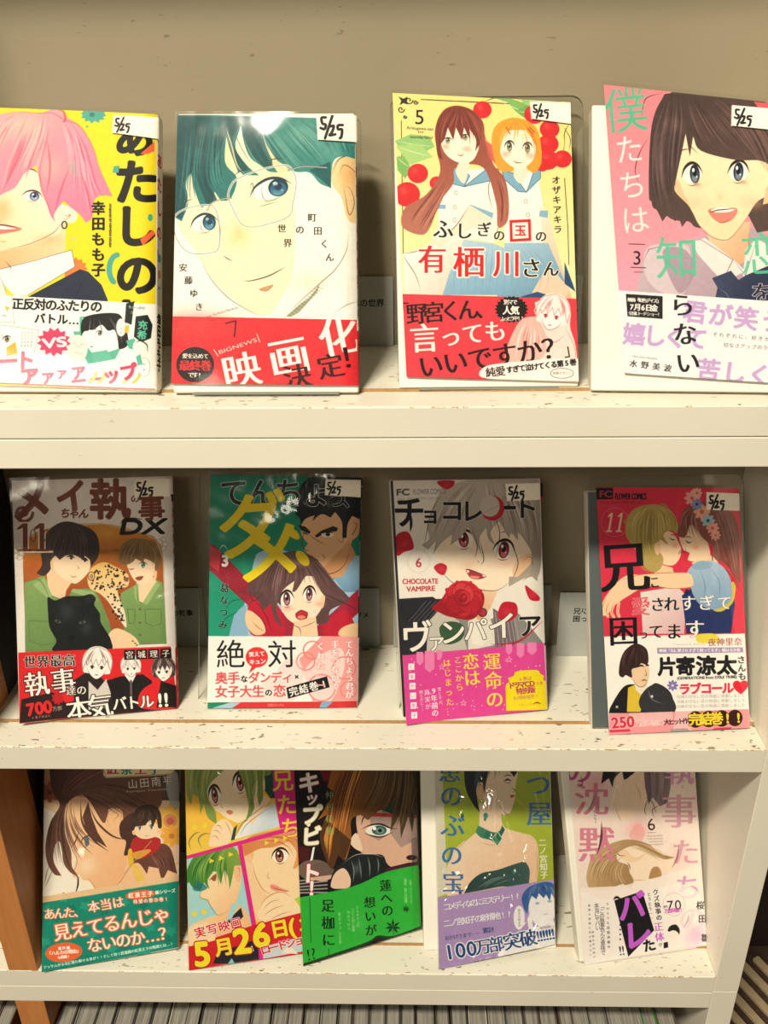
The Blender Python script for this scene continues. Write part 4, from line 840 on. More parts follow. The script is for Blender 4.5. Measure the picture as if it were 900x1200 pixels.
    c.T('葛なつみ', (166, 515), (158, 732), 42, '#10201b', .012, v=True, out=('#d9ede6', .02))
    # paper band
    c.F('88,757 770,760 756,1052 86,1058', '#fdf6f4')
    c.F('500,860 600,757 770,760 758,1052 560,1052', '#f4a3a3', sm=False); c.F('570,860 680,810 700,900 640,1052 560,1040 500,960', '#fdeeee', .7, sm=True)
    for x, y, r in ((530, 870, 40), (600, 990, 60), (700, 900, 50), (560, 820, 40), (720, 1000, 36)): c.O(x, y, r, r, None, line='#ee8488', lw=6)
    c.F('380,940 450,860 520,900 470,1052 200,1052 300,1000', '#f6c5c5', .4, sm=True)
    c.T('絶', (128, 838), (260, 836), 136, '#15171c', .0); c.T('対', (360, 838), (490, 836), 134, '#15171c', .0)
    c.O(312, 852, 50, 46, '#e8383e'); c.F('290,890 320,890 276,925', '#e8383e'); c.T('笑えて', (276, 840), (348, 834), 24, '#fdf6f4', .03); c.T('キュン', (278, 874), (352, 868), 26, '#fdf6f4', .03)
    P = '#e2555a'
    for t, x, w, y, s, q in (('奥手', 124, 112, 946, 58, P), ('な', 238, 34, 950, 34, '#17181c'), ('ダンディ', 274, 200, 944, 54, P), ('×', 472, 36, 940, 36, '#17181c'), ('女子大生', 124, 222, 1008, 58, P), ('の', 348, 34, 1012, 34, '#17181c'), ('恋', 384, 60, 1004, 60, P)):
        c.T(t, (x, y), (x + w, y - w * .01), s, q, .018, out=('#fdf6f4', .05))
    c.F('444,990 624,938 636,988 452,1040', '#14151a'); c.T('完結巻!', (454, 1012), (632, 966), 43, '#fdf8f4', .018)
    for t, x, y0, y1 in (('てんちょう君が', 722, 775, 1040), ('手をつないで', 660, 775, 1002), ('くれた──', 596, 780, 1000)): c.T(t, (x, y0), (x, y1), 38, '#fdf8f6', .018, v=True, mincho=True, out=('#e88084', .05))
    c.F('86,1058 756,1052 756,1082 86,1084', '#d9343c'); c.F('86,1058 190,1057 170,1084 86,1084', '#128a6c'); c.F('110,1084 190,1058 240,1058 200,1084', '#a9cbe0'); c.F('600,1056 650,1055 620,1083 590,1083', '#7fb0d6'); c.T('別冊コミックス', (362, 1070), (432, 1069), 14, '#f8d8b0', 0, alpha=.8)
    W = c.w; c.F([(W, 0), (W + 52, 0), (W + 52, 780), (W, 780)], '#16161c', raw=True); c.F([(W, 210), (W + 52, 210), (W + 52, 400), (W, 400)], '#8ba9c4', raw=True); c.F([(W, 540), (W + 52, 540), (W + 52, 780), (W, 780)], '#f0d8d6', raw=True)
    c.T('てんちょう', (W + 26, 20), (W + 26, 200), 34, '#e8eee8', .02, v=True, raw=True); c.T('葛なつみ', (W + 26, 560), (W + 26, 700), 28, '#b8343c', .02, v=True, raw=True)
    st = sticker(c, [(618, 62), (776, 66), (776, 142), (614, 132)])
    c.mist(.01)
    return c, [(88, 757), (772, 760), (759, 1052), (86, 1058)], st

def rose(c, x, y, r):
    c.burst(x, y, r * 1.05, r * .95, 9, '#b5202e', .16, 12); c.O(x, y - r * .05, r * .9, r * .84, '#cf2a38')
    for k, (a, b, rr, col) in enumerate(((-.3, .25, .6, '#a81c2a'), (.3, .2, .58, '#b92331'), (0, -.3, .56, '#d8404a'), (-.05, -.05, .44, '#a31a28'), (.06, -.08, .34, '#d2363f'), (0, -.05, .22, '#8f1622'), (.04, -.1, .13, '#c62f3a'))):
        c.O(x + a * r, y + b * r, rr * r, rr * r * .82, col, 20 * k, alpha=.85, line='#7c1320', lw=1.6)
    for a in range(0, 360, 45): c.L([(x + r * .5 * math.cos(math.radians(a)), y + r * .45 * math.sin(math.radians(a))), (x + r * .8 * math.cos(math.radians(a + 14)), y + r * .7 * math.sin(math.radians(a + 14))), (x + r * .96 * math.cos(math.radians(a + 34)), y + r * .86 * math.sin(math.radians(a + 34)))], '#8c1622', 2.6)

def petal(c, P): c.F(P, '#c31f35', sm=True); q = pts(P); m = q.mean(0); c.soft(m[0], m[1], 22, 18, '#e04a58', .5)

def jacket_b3(px):
    c = Canvas(px, (440, 545, 3.809), base='#efe9e2', seed=13)
    c.F('100,600 260,590 330,640 300,840 110,850', '#2a2a33', sm=False); c.F('240,640 320,600 420,640 500,700 620,640 690,720 750,800 750,830 240,845', '#8d8a88', sm=False)
    c.F('110,610 200,600 310,600 240,720 120,700', '#24242c'); c.strokes([[(150 + i * 20, 700), (230 + i * 22, 610)] for i in range(6)], '#6c6a72', 3, .8, 0, False)
    c.F('240,700 300,640 380,700 420,840 230,842', '#c9c3ba', sm=False); c.F('420,700 500,640 560,800 420,830', '#e8e2d8', sm=False); c.F('530,640 620,700 640,830 540,820', '#77696f', sm=False)
    c.strokes([[(540 + i * 16, 660), (560 + i * 18, 820)] for i in range(6)], '#b6a8ae', 4, .8, 0, False)
    # neck and face
    c.F('440,540 560,540 520,640 470,700 420,640', '#f5d4b4', sm=False, grad=((520, 540), (460, 690), '#e0a888'))
    c.F('265,380 275,330 320,300 420,250 600,260 690,330 705,400 690,470 640,500 600,520 540,562 500,560 400,540 330,500 290,440', '#fce7cf', sm=True); c.soft(420, 450, 40, 22, '#f6b896', .4); c.soft(590, 440, 60, 20, '#f6b896', .4)
    c.F('640,420 705,395 712,440 690,480 640,500 615,480', '#f3c7a0', sm=True); c.L('650,440 690,410 700,440 670,470', '#a86a50', 2.6)
    c.eye(400, 334, 84, 72, '#b8323c', -6, look=0, lid='#241a20'); c.eye(578, 380, 84, 76, '#b8323c', 8, look=0, lid='#241a20')
    c.L('560,305 590,298 620,312', '#6a5650', 4); c.L('458,428 468,434 462,440', '#b4806a', 3)
    c.F('410,470 430,472 500,496 470,512 430,505', '#a83a44', sm=True); c.F('412,470 426,474 420,486', '#fffaf2'); c.F('480,490 500,496 490,502', '#fffaf2'); c.F('430,496 470,500 460,510 436,506', '#ee8a86', sm=True); c.L('406,468 430,470 500,496', '#3c2226', 3.4)
    c.L('290,440 320,500 380,540 500,562 560,556 620,510', '#6a4a44', 3)
    # silver hair
    S = '#c9bfb4'
    c.F('235,280 250,220 290,130 350,90 430,65 600,60 730,64 740,420 720,520 690,480 700,400 670,340 640,300 640,340 610,300 600,330 560,250 520,300 540,360 510,330 500,280 470,330 480,400 450,340 420,280 380,330 340,360 350,310 300,350 262,400 275,340 240,380 210,360 245,330', S, sm=False, grad=((400, 80), (500, 420), '#a89c92'))
    c.hair((('420,75 340,130 280,220 245,330'), ('450,75 390,160 340,240 300,350'), ('470,70 440,160 410,230 360,340')), ('#7b7068', '#f0e9de', '#948880'), n=15, w=5, alpha=.6, jit=10)
    c.hair((('480,70 480,160 500,260 520,340'), ('530,66 560,150 590,230 610,330'), ('580,64 640,150 690,250 700,380'), ('640,64 700,150 730,260 730,420')), ('#7b7068', '#f0e9de', '#8d8078'), n=20, w=5, alpha=.6, jit=10)
    c.F('265,380 285,360 310,372 300,410 270,400', '#f3c7a0', .0)
    for q in ('300,130 250,230 220,370', '470,330 490,420 475,450', '600,330 640,440 600,540', '700,400 700,480 660,520', '430,260 460,360 450,420', '520,200 560,300 540,420'): c.L(q, '#6e645e', 4.2)
    c.F('600,500 640,500 660,480 700,440 728,520 700,500 660,510 600,545', '#a89c92', .9)
    # petals and rose
    petal(c, '283,72 355,70 352,95 325,108 296,95'); petal(c, '92,320 140,298 165,330 172,375 130,390 96,405'); petal(c, '266,458 295,440 325,455 312,492 285,485'); petal(c, '670,540 700,560 732,590 728,608 690,600'); petal(c, '552,660 575,615 630,620 636,670 600,700 560,690'); c.O(484, 660, 18, 18, '#b42a3a', line='#4a2a2c', lw=5)
    c.F('255,640 300,600 340,560 470,560 490,620 440,690 340,680 290,660', '#9e1a28', sm=True); rose(c, 398, 600, 92); c.F('290,730 340,700 400,720 390,780 320,800', '#3a5a3c', sm=True); c.F('470,690 500,780 480,810 440,800 430,740', '#f2ede2', .9)
    # title
    for ch, x, y, s in (('チ', 152, 210, 150), ('ョ', 250, 222, 92), ('コ', 348, 202, 110), ('レ', 440, 205, 110), ('ー', 580, 192, 120), ('ト', 672, 190, 110)):
        c.T(ch, (x - s / 2, y), (x + s / 2, y), s, '#17141c', .02, out=('#efe9e2', .02))
    c.L('88,215 210,212', '#17141c', 9); c.L('155,190 162,260 158,300', '#17141c', 12); c.L('470,215 540,195 610,180', '#17141c', 8)
    c.O(528, 193, 52, 56, '#c4263a'); c.O(516, 184, 44, 48, '#cfc6bc'); c.L('494,214 560,180', '#17141c', 7)
    c.T('6', (180, 436), (212, 436), 58, '#c4344a', .01); c.T('CHOCOLATE', (122, 522), (284, 520), 32, '#c23a44', .02); c.T('VAMPIRE', (140, 556), (270, 552), 32, '#c23a44', .02)
    for r in (48, 54): c.O(196, 432, r, r, None, line='#dccabb', lw=1.6)
    for ch, x, y, s, q in (('ヴ', 186, 770, 150, '#f6f1e8'), ('ァ', 276, 790, 90, '#f6f1e8'), ('ン', 350, 750, 120, '#f6f1e8'), ('パ', 452, 740, 110, '#f6f1e8'), ('イ', 570, 720, 130, '#f6f1e8'), ('ア', 690, 720, 110, '#1a171e')):
        c.T(ch, (x - s / 2, y), (x + s / 2, y - s * .04), s, q, .016, out=('#2a262e' if q != '#1a171e' else '#efe9e2', .02))
    c.L('520,802 640,790 745,700', '#b5243c', 9)
    c.T('FC', (96, 122), (154, 120), 40, '#5b5750', .03); c.T('FLOWER COMICS', (172, 120), (320, 116), 34, '#77736c', .0); c.T('Sho-Comiフラワーコミックス', (98, 152), (300, 148), 13, '#7a766e', 0, whole=False)
    # paper band
    c.F('116,850 752,796 768,1090 136,1156', '#e1489c')
    for x, w, h in ((200, 16, 44), (245, 22, 78), (290, 12, 30), (600, 14, 32), (650, 16, 50), (700, 20, 40)): c.F([(x - w, 842 - (x - 116) * .085), (x + w, 842 - (x - 116) * .085), (x + w, 842 - (x - 116) * .085 + h), (x, 842 - (x - 116) * .085 + h + 16), (x - w, 842 - (x - 116) * .085 + h)], '#ee85bc', sm=False)
    rr = random.Random(2)
    for _ in range(60): c.O(rr.uniform(140, 740), rr.uniform(860, 1090), 2.4, 2.4, '#fbe2ef')
    for x, y in ((600, 868), (398, 1060), (300, 900)): c.T('☆', (x - 16, y), (x + 16, y), 34, '#f6c0da', 0)
    for i in range(6):
        x, y = 160 + i * 2.5, 900 + i * 42.5; c.F([(x - 14, y - 14), (x + 14, y - 15), (x + 14, y + 13), (x - 14, y + 14)], '#fdf8fa'); c.T('くまがい杏子'[i], (x - 10, y), (x + 10, y), 20, '#d0589c', .0)
    Yt = '#f6dc4c'
    for t, x, x2, y0, y1, s, q in (('運命の', 522, 540, 835, 1085, 80, Yt), ('恋は', 428, 440, 840, 985, 76, Yt), ('ここから', 372, 382, 850, 1010, 36, Yt), ('はじまった…', 322, 340, 862, 1120, 36, Yt), ('9年前の', 262, 270, 990, 1120, 32, '#fdf6fa'), ('真実が', 230, 238, 998, 1090, 28, '#fdf6fa'), ('明らかに!!', 204, 212, 1004, 1100, 18, '#fdf6fa'), ('雪と千代', 288, 296, 990, 1068, 18, '#fdf6fa')):
        c.T(t, (x, y0), (x2, y1), s, q, .006 if s > 30 else .0, v=True, mincho=s > 30)
    c.F('588,1095 586,985 600,970 596,950 620,940 630,922 680,915 725,916 735,930 752,940 750,960 762,975 768,1090', '#f3dc20', sm=False)
    c.T('6巻は', (640, 956), (700, 950), 20, '#b0567a', 0, whole=False); c.T('ドラマCD', (600, 985), (712, 972), 31, '#a8285c', .02, whole=False); c.T('つき', (714, 975), (748, 972), 16, '#a8285c', 0); c.T('特別版', (632, 1010), (714, 1000), 30, '#b8386a', .02); c.T('も同時発売!', (618, 1040), (730, 1030), 20, '#b8707a', 0, whole=False); c.T('くわしくはこちら', (640, 1070), (740, 1062), 10, '#c0606a', 0); c.L('702,1066 722,1058 738,1066', '#7a3a2a', 5)
    W = c.w; c.F([(W, 0), (W + 52, 0), (W + 52, 780), (W, 780)], '#17161c', raw=True); c.F([(W, 60), (W + 52, 60), (W + 52, 100), (W, 100)], '#c4263a', raw=True); c.F([(W, 560), (W + 52, 556), (W + 52, 780), (W, 780)], '#e8c4d4', raw=True)
    c.T('チョコレートヴァンパイア', (W + 26, 120), (W + 26, 520), 28, '#e8e2da', .0, v=True, raw=True)
    st = sticker(c, [(584, 84), (732, 80), (732, 156), (590, 162)])
    c.mist(.01)
    return c, [(116, 850), (751, 796), (765, 1090), (137, 1154)], st

def flower(c, x, y, r, col, mid='#7a5a4a'):
    for a in range(0, 360, 45): c.O(x + r * .55 * math.cos(math.radians(a)), y + r * .55 * math.sin(math.radians(a)), r * .46, r * .24, col, a)
    c.O(x, y, r * .24, r * .24, mid)

def jacket_b4(px):
    c = Canvas(px, (670, 545, 3.691), base='#e23a52', seed=14)
    c.F('95,90 730,90 745,725 130,735', '#e03450')
    c.F('105,98 180,98 180,146 108,148', '#1a1620'); c.T('FC', (122, 124), (174, 124), 40, '#c43a52', .02); c.T('FLOWER COMICS', (190, 134), (326, 134), 36, '#241a22', .02); c.T('Sho-Comiフラワーコミックス', (126, 160), (312, 160), 13, '#5a1a2a', 0, whole=False)
    # boy: white shirt, blond hair; girl: blue sweater, long brown hair
    c.F('300,545 460,520 500,560 490,725 310,725', '#f4e4e0', sm=False, grad=((320, 560), (440, 720), '#e4bcc2'))
    c.F('480,560 530,520 700,540 706,600 690,722 500,724 490,640', '#26356a', sm=False); c.F('600,560 700,500 706,560 690,600 650,628 612,620', '#e3cd4a', .9, sm=True); c.F('500,530 520,545 500,560 490,548', '#1c2a5a')
    c.F('370,420 440,440 450,480 380,500 360,470', '#f9cfa6', sm=False)
    c.F('590,380 625,400 640,430 560,440 520,420', '#fbd3ae', sm=False)
    c.F('385,290 440,290 470,340 478,362 470,400 440,430 390,420 360,380', '#fbd9b4', sm=True); c.F('470,320 480,270 560,260 590,330 600,390 560,410 520,412 500,400 492,372', '#fbdab8', sm=True)
    c.L('470,340 478,360 466,378 480,388', '#a8604c', 2.6); c.L('492,350 500,372 494,380', '#a8604c', 2.6); c.F('478,362 492,366 514,376 500,420 484,418 486,390', '#d8344a'); c.L('470,380 484,370 512,378', '#8a2a34', 4)
    c.L('425,310 440,320 452,318', '#4a3a2c', 4); c.L('428,300 444,298 456,306', '#5a4634', 3); c.L('494,320 508,332 522,330', '#3a2620', 4.4); c.L('490,312 508,306 524,312', '#4a2e28', 3); c.soft(450, 345, 16, 10, '#f48c7c', .6); c.soft(540, 352, 18, 10, '#f48c7c', .6)
    c.F('236,300 240,230 280,185 350,168 420,185 458,235 462,290 430,280 400,300 420,340 385,320 380,360 400,400 390,440 360,460 320,440 290,380 262,340', '#b9a25e', sm=True)
    c.hair((('340,172 270,200 245,260 262,340'), ('350,172 330,240 320,330 350,450'), ('370,176 380,220 380,280 385,350'), ('390,180 440,210 456,250 440,290')), ('#7d6a34', '#e2d296', '#94803f'), n=18, w=4.6, alpha=.65, jit=8)
    for q in ('340,170 320,176 300,200', '380,172 400,168 430,190', '240,230 228,240 240,260', '300,400 310,440 340,460'): c.L(q, '#a8904c', 7)
    c.F('362,340 382,330 390,360 376,386 364,370', '#f4c79e', sm=True)
    c.F('462,290 480,210 520,170 600,160 690,200 725,300 728,500 700,460 660,420 620,400 612,340 590,330 560,300 520,250 500,300 480,310', '#8b5048', sm=True)
    c.hair((('530,170 480,220 466,290'), ('545,168 540,230 560,300 600,350')), ('#55302e', '#b98a7c'), n=12, w=4.4, alpha=.6, jit=6); c.hair((('580,165 600,250 620,330 640,420'), ('620,170 670,260 690,360 716,500'), ('660,180 715,270 728,380 730,470')), ('#5a3230', '#c99a8c', '#703e38'), n=18, w=4.6, alpha=.6, jit=7)
    for q in ('600,330 610,380 612,440', '640,380 690,450 728,540', '620,420 680,460 716,530'): c.L(q, '#6a3a36', 5)
    for x, y, r, q, m in ((524, 142, 34, '#f3a7a6', '#d06a4a'), (566, 200, 36, '#f4b096', '#c46a3a'), (592, 238, 30, '#9fc6dc', '#2f5a6a'), (612, 270, 28, '#f6a49c', '#c86a5a'), (545, 168, 26, '#8a94c8', '#3a3a6a'), (624, 300, 24, '#f2a8a0', '#d07a6a'), (545, 120, 24, '#f0b4a4', '#b86a4a')): flower(c, x, y, r, q, m)
    c.F('500,470 530,425 570,415 610,410 660,440 690,500 694,560 680,590 620,620 560,600 530,560 520,530', '#a9c3dc', sm=True, grad=((560, 430), (600, 610), '#86a8ca')); c.F('524,430 560,410 610,420 600,440 560,450 530,444', '#8fb2cf', sm=True)
    for q in ('560,450 580,520 570,580', '520,450 512,480 520,520', '600,440 640,500 640,580'): c.L(q, '#5f83a8', 2.6)
    c.F('300,470 420,462 500,462 525,480 522,520 440,530 330,520 250,560 190,600 150,645 128,640 132,600 150,560 200,500 250,470', '#fbd6b0', sm=True); c.L('250,560 340,520 440,530 522,522', '#a86a50', 2.4); c.L('200,500 300,470 420,462 500,462', '#a86a50', 2.4)
    for q in ('150,570 132,610 130,640', '165,580 150,620 156,650', '185,590 172,630 184,656', '205,590 200,630 206,650'): c.L(q, '#f9cfa8', 13, .9, taper=0); c.L(q, '#b07a5a', 2)
    # title
    K = '#131016'
    c.ones(190, 246, 82, 44, '#f3d2b2', .18, .11); c.O(188, 245, 60, 62, None, line='#ee8a94', lw=1.6)
    c.T('兄', (135, 440), (320, 428), 232, K, .01, mincho=True); c.T('に', (326, 505), (380, 500), 60, K, .01, mincho=True)
    for ch, x, y, s, q, o in (('愛', 302, 605, 84, '#e05a68', '#fbe8e0'), ('さ', 375, 598, 66, K, '#fdf4ee'), ('れ', 435, 596, 68, K, '#fdf4ee'), ('す', 506, 592, 72, '#fdf6f0', '#3a2a4a'), ('ぎ', 585, 590, 72, '#fdf6f0', '#3a2a4a'), ('て', 662, 590, 66, '#fdf6f0', '#3a2a4a')):
        c.T(ch, (x - s / 2, y), (x + s / 2, y), s, q, .0, mincho=True, out=(o, .02))
    c.T('困', (162, 715), (288, 710), 136, K, .008, mincho=True); 
    # lower printed panel and paper band
    c.F('128,738 748,724 772,1140 160,1166', '#fdf9f4'); c.F('550,728 620,726 640,760 560,765 540,750', '#ecdc52', sm=True)
    c.T('夜神里奈', (590, 762), (738, 758), 36, '#b86a70', 0, mincho=True); c.T('YAGAMI RINA', (440, 772), (580, 770), 9, '#c9a8a0', 0)
    c.T('困', (162, 715), (288, 710), 136, K, .008, mincho=True)
    for ch, x, y, s, q, o in (('っ', 312, 726, 48, K, '#fdf4ee'), ('て', 368, 714, 66, K, '#fdf4ee'), ('ま', 446, 714, 74, K, '#fdf4ee'), ('す', 535, 704, 88, '#fdf6f0', '#3a2a4a')): c.T(ch, (x - s / 2, y), (x + s / 2, y), s, q, .0, mincho=True, out=(o, .02))
    c.F('372,786 740,784 742,806 374,812', '#a995c4'); c.T('映画「兄に愛されすぎて困ってます」橘はるか役', (382, 798), (730, 795), 16, '#fdf8fa', .01)
    c.F('160,1072 170,1040 222,960 270,945 330,960 370,940 430,980 452,1060 420,1068', '#1d1a20', sm=False); c.F('245,960 290,940 320,990 300,1066 240,1066', '#e5c53c', sm=False); c.F('270,930 330,930 330,975 300,990 280,970', '#f4e8dc')
    c.F('238,880 270,840 320,845 338,880 335,920 322,950 300,950 262,925', '#f4d3b0', sm=True)
    c.F('205,900 212,840 235,795 280,768 325,790 335,840 325,860 305,850 290,870 262,880 262,915 235,905 222,915', '#3a2426', sm=True); c.hair((('270,775 225,820 215,890'), ('280,775 270,830 262,890'), ('290,775 320,810 325,850')), ('#1e1214', '#6a4444'), n=9, w=4, alpha=.6, jit=5)
    c.L('290,870 304,863 316,870', '#2a1a1a', 7); c.L('322,866 330,861 338,865', '#2a1a1a', 7); c.L('302,930 316,926 328,930', '#a85a50', 6); c.L('318,874 326,904 314,908', '#a87a5a', 4); c.L('288,856 304,850 316,857', '#2a1a1a', 5); c.L('262,915 280,945 300,956 320,948 336,910', '#9a6a4a', 3.4)
    c.F('295,1010 330,960 380,945 430,990 450,1060 330,1066 300,1050', '#35343a', sm=True); c.L('330,960 350,1010 400,1030', '#77767e', 4); c.O(350, 998, 6, 6, '#d8d6da'); c.O(196, 1044, 6, 6, '#b8b6ba')
    c.T('片寄', (376, 868), (535, 864), 84, '#1c1a20', .035); c.T('涼太', (540, 864), (716, 860), 88, '#1c1a20', .035); c.T('さんも', (732, 820), (738, 928), 36, '#1c1a20', .015, v=True)
    c.T('(GENERATIONS from EXILE TRIBE)', (460, 918), (714, 912), 17, '#2a2830', .01); c.T('ラブコール', (468, 966), (700, 960), 52, '#e8325a', .04); c.T('♥', (698, 958), (748, 956), 56, '#e8263e', .02)
    flower(c, 440, 950, 24, '#8a7cc4', '#e8d8e8')
    for i in range(3): c.T('兄妹の切ない恋の物語に感動しました', (456, 1000 + i * 21), (752, 994 + i * 21), 17, '#a8a0a4', 0)
    c.F('160,1074 765,1054 772,1140 162,1166', '#f19aa4', sm=False); c.F('450,1064 520,1062 520,1150 440,1154', '#f6c0c4'); c.F('250,1070 440,1064 440,1100 250,1110', '#f8cfce', .7)
    c.T('250', (170, 1112), (272, 1104), 66, '#d8344e', .03, out=('#fbe6e6', .03)); c.T('万部突破の', (276, 1116), (400, 1110), 32, '#f9dede', .01, out=('#e88a94', .02)); c.T('大ヒット作', (404, 1110), (505, 1104), 28, '#2c1a20', .01)
    for i in range(4): c.O(538 + i * 56, 1098 - i * 2, 32, 36, '#3a1418')
    c.T('完結巻!!', (512, 1098), (744, 1088), 58, '#f6dc3c', .03, out=('#3a1418', .03)); c.L('165,1150 250,1146', '#d8344e', 9, taper=0); c.F('620,1136 690,1132 690,1140 610,1144', '#d8344e'); c.F('430,1140 500,1136 520,1150 430,1154', '#9a929c', .8)
    W = c.w; c.F([(W, 0), (W + 52, 0), (W + 52, 780), (W, 780)], '#c8344a', raw=True); c.F([(W, 560), (W + 52, 560), (W + 52, 780), (W, 780)], '#f4ece6', raw=True); c.F([(W, 0), (W + 52, 0), (W + 52, 120), (W, 120)], '#1a1620', raw=True)
    c.T('兄に愛されすぎて困ってます', (W + 26, 140), (W + 26, 540), 26, '#fbf0ea', .0, v=True, raw=True)
    st = sticker(c, [(584, 116), (722, 122), (724, 196), (584, 192)])
    c.mist(.01)
    return c, [(160, 1074), (768, 1054), (770, 1136), (162, 1166)], st
# ---------------------------------------------------------------- the printed jackets, bottom row
def jacket_c1(px):
    c = Canvas(px, (30, 890, 4.5), base='#e8c39a', seed=21)
    c.F('60,-140 860,-140 860,1130 60,1130', '#e6b98c', grad=((120, 60), (130, 640), '#f6ecd8'))
    c.F('95,250 200,300 250,620 330,700 330,700 90,740', '#f7efe2', sm=False); c.soft(140, 160, 40, 60, '#c8765a', .7); flower(c, 128, 170, 56, '#b8684e', '#8a4030')
    c.F('500,-140 860,-140 860,220 700,210 560,150', '#5a4a44'); c.F('740,100 800,70 806,240 770,260', '#b8bcc0', .8, sm=True)
    for q in ('130,540 110,600 100,660', '150,560 125,620 104,668'): c.L(q, '#9aa27a', 6)
    # large face in profile, looking left, brown hair
    c.F('215,230 300,180 420,220 470,300 520,360 560,500 600,600 480,660 440,700 380,700 340,640 300,630 285,600 255,615 252,590 262,540 268,500 250,480 255,450 235,440 225,380 210,300', '#f4c79c', sm=False, grad=((260, 420), (560, 560), '#f0b887'))
    c.F('540,500 800,540 800,640 480,700 520,600', '#f3c49b', sm=False); c.F('560,540 600,560 640,650 590,665 570,600', '#edc760'); c.soft(320, 560, 60, 60, '#fde8cc', .6)
    c.L('235,300 232,400 240,440 262,486 272,540 252,592 258,615 290,612', '#b4714e', 2.6); c.L('330,620 345,640 380,690', '#b4714e', 2.4); c.L('560,550 500,640 470,672', '#a8683e', 2.4)
    c.L('240,462 262,430 282,372', '#7a3420', 7, 1); c.L('292,440 300,415 320,400 340,396', '#3a2a24', 6); c.F('310,410 330,402 336,440 318,452', '#5d7076', sm=True); c.L('300,450 310,458 330,452', '#6a4a3a', 2.4); c.L('262,480 270,486', '#a8603e', 3)
    c.F('420,330 440,255 500,250 512,300 505,370 470,388 430,360', '#f2c092', sm=True); c.L('440,350 430,300 450,262 495,256 505,290 500,360', '#8a5434', 2.6); c.L('450,290 470,268 490,290 470,310 458,330', '#8a5434', 2.4)
    H = '#5b3a30'
    c.F('120,-140 620,-140 720,150 700,260 640,330 560,360 520,330 512,280 500,250 440,255 420,330 400,320 340,220 300,180 250,200 215,240 205,300 210,390 240,480 245,560 278,620 265,705 272,620 235,590 200,540 190,450 170,420 150,470 150,540 190,610 150,600 115,540 105,450 130,330 180,240 150,180 130,100', H, sm=False, grad=((180, 20), (500, 300), '#77503f'))
    c.hair((('300,20 220,80 190,150 200,210'), ('420,0 300,60 210,130 210,220'), ('560,20 400,60 260,140 220,220')), ('#3a221e', '#94695a', '#7c3a3a'), n=12, w=6, alpha=.6, jit=8)
    c.hair((('200,220 140,300 110,400 120,540'), ('220,220 180,330 200,460 240,590'), ('250,200 250,300 320,400 420,450')), ('#2f1c1a', '#8d6652', '#5a3a30'), n=13, w=6, alpha=.6, jit=8)
    c.hair((('230,200 320,180 440,250 540,330'), ('260,180 400,160 540,230 640,300'), ('300,160 460,110 620,180 700,260')), ('#3a2420', '#94705c', '#6a4838'), n=16, w=6, alpha=.6, jit=10)
    c.F('330,220 300,300 330,400 430,460 380,380 350,300', H); c.L('290,220 300,330 360,420 436,480', H, 12); c.L('340,250 380,330 460,400 540,420', H, 10); c.L('280,610 276,660 262,705', '#2f1c1a', 8)
    c.F('500,330 560,280 620,300 620,380 560,480 520,500 530,430 500,400', '#4a3028', sm=True)
    # small figure on the shoulder, with a yellow daisy
    c.F('700,240 800,250 806,560 720,420', '#d98b5a', .4); flower(c, 762, 320, 88, '#edb94e', '#cf7a4a'); c.O(762, 320, 36, 36, '#d98a5a'); c.O(762, 322, 20, 20, '#b8604a'); flower(c, 770, 400, 60, '#e8a840', '#c87a40')
    c.F('556,500 600,470 680,440 760,460 800,600 750,580 720,640 700,570 650,560 640,600 600,545 560,545', '#6a4238', sm=False); c.hair((('640,480 680,540 700,600'), ('720,460 780,520 795,590')), ('#4a2a26', '#9a6a50'), n=6, w=5, alpha=.7)
    c.F('556,440 580,405 640,415 680,405 712,420 700,470 640,510 590,520 550,500', '#b62a2c', sm=True); c.F('540,480 560,470 570,540 548,560', '#e8b93c', sm=True); c.F('560,490 640,470 660,480 600,520 570,515', '#dfa040', sm=True)
    c.F('570,380 580,350 690,345 712,375 690,400 640,415 600,408', '#f8d9b6', sm=True); c.O(572, 380, 10, 14, '#f4c8a0'); c.O(706, 378, 12, 14, '#f4c8a0')
    c.eye(602, 356, 24, 22, '#4a5046', 0); c.eye(664, 352, 24, 22, '#4a5046', 0); c.L('625,396 638,400 650,396', '#a8543e', 2.6)
    c.F('555,350 570,280 610,240 680,240 712,280 718,350 700,356 690,310 670,350 655,305 630,345 615,310 592,345 585,330 570,370', '#3f2f28', sm=True); c.hair((('640,245 590,280 570,340'), ('650,245 700,290 706,345')), ('#241a18', '#7a5e4a'), n=8, w=4, alpha=.6)
    c.L('520,600 600,500 664,424', '#b89a6a', 4, taper=0)
    c.F('412,-20 790,-30 782,62 770,78 425,96 410,80', '#f0e4bc', sm=False); c.L('412,50 425,92 770,74 786,56', '#b89a5a', 4, taper=0, sm=False)
    for ch, x, col in zip('紅茶王子', (460, 532, 606, 680), ('#b84a3a', '#3a8a6a', '#c8503a', '#3a7a7a')): c.T(ch, (x - 30, 48), (x + 30, 46), 66, col, .02, mincho=True, out=('#fdf6e0', .03))
    c.T('山田南平', (534, 128), (780, 106), 54, '#f8f2e6', .0, out=('#6a5a50', .02)); c.T('Nanpei Yamada', (534, 166), (748, 152), 15, '#e8dccc', 0)
    c.L('240,230 232,260', '#f7e0b8', 2, 0)
    # paper band
    c.F('90,752 812,636 812,988 84,1122', '#138c78')
    rr = random.Random(5)
    for _ in range(26):
        x, y = rr.uniform(100, 780), rr.uniform(700, 1080); c.burst(x, y, 34, 30, 5, '#22a08a' if rr.random() < .5 else '#0d7f6c', .4, rr.uniform(0, 90))
    c.F('90,720 812,606 812,636 90,752', '#ecc79a')
    Om = '#ef6a3a'
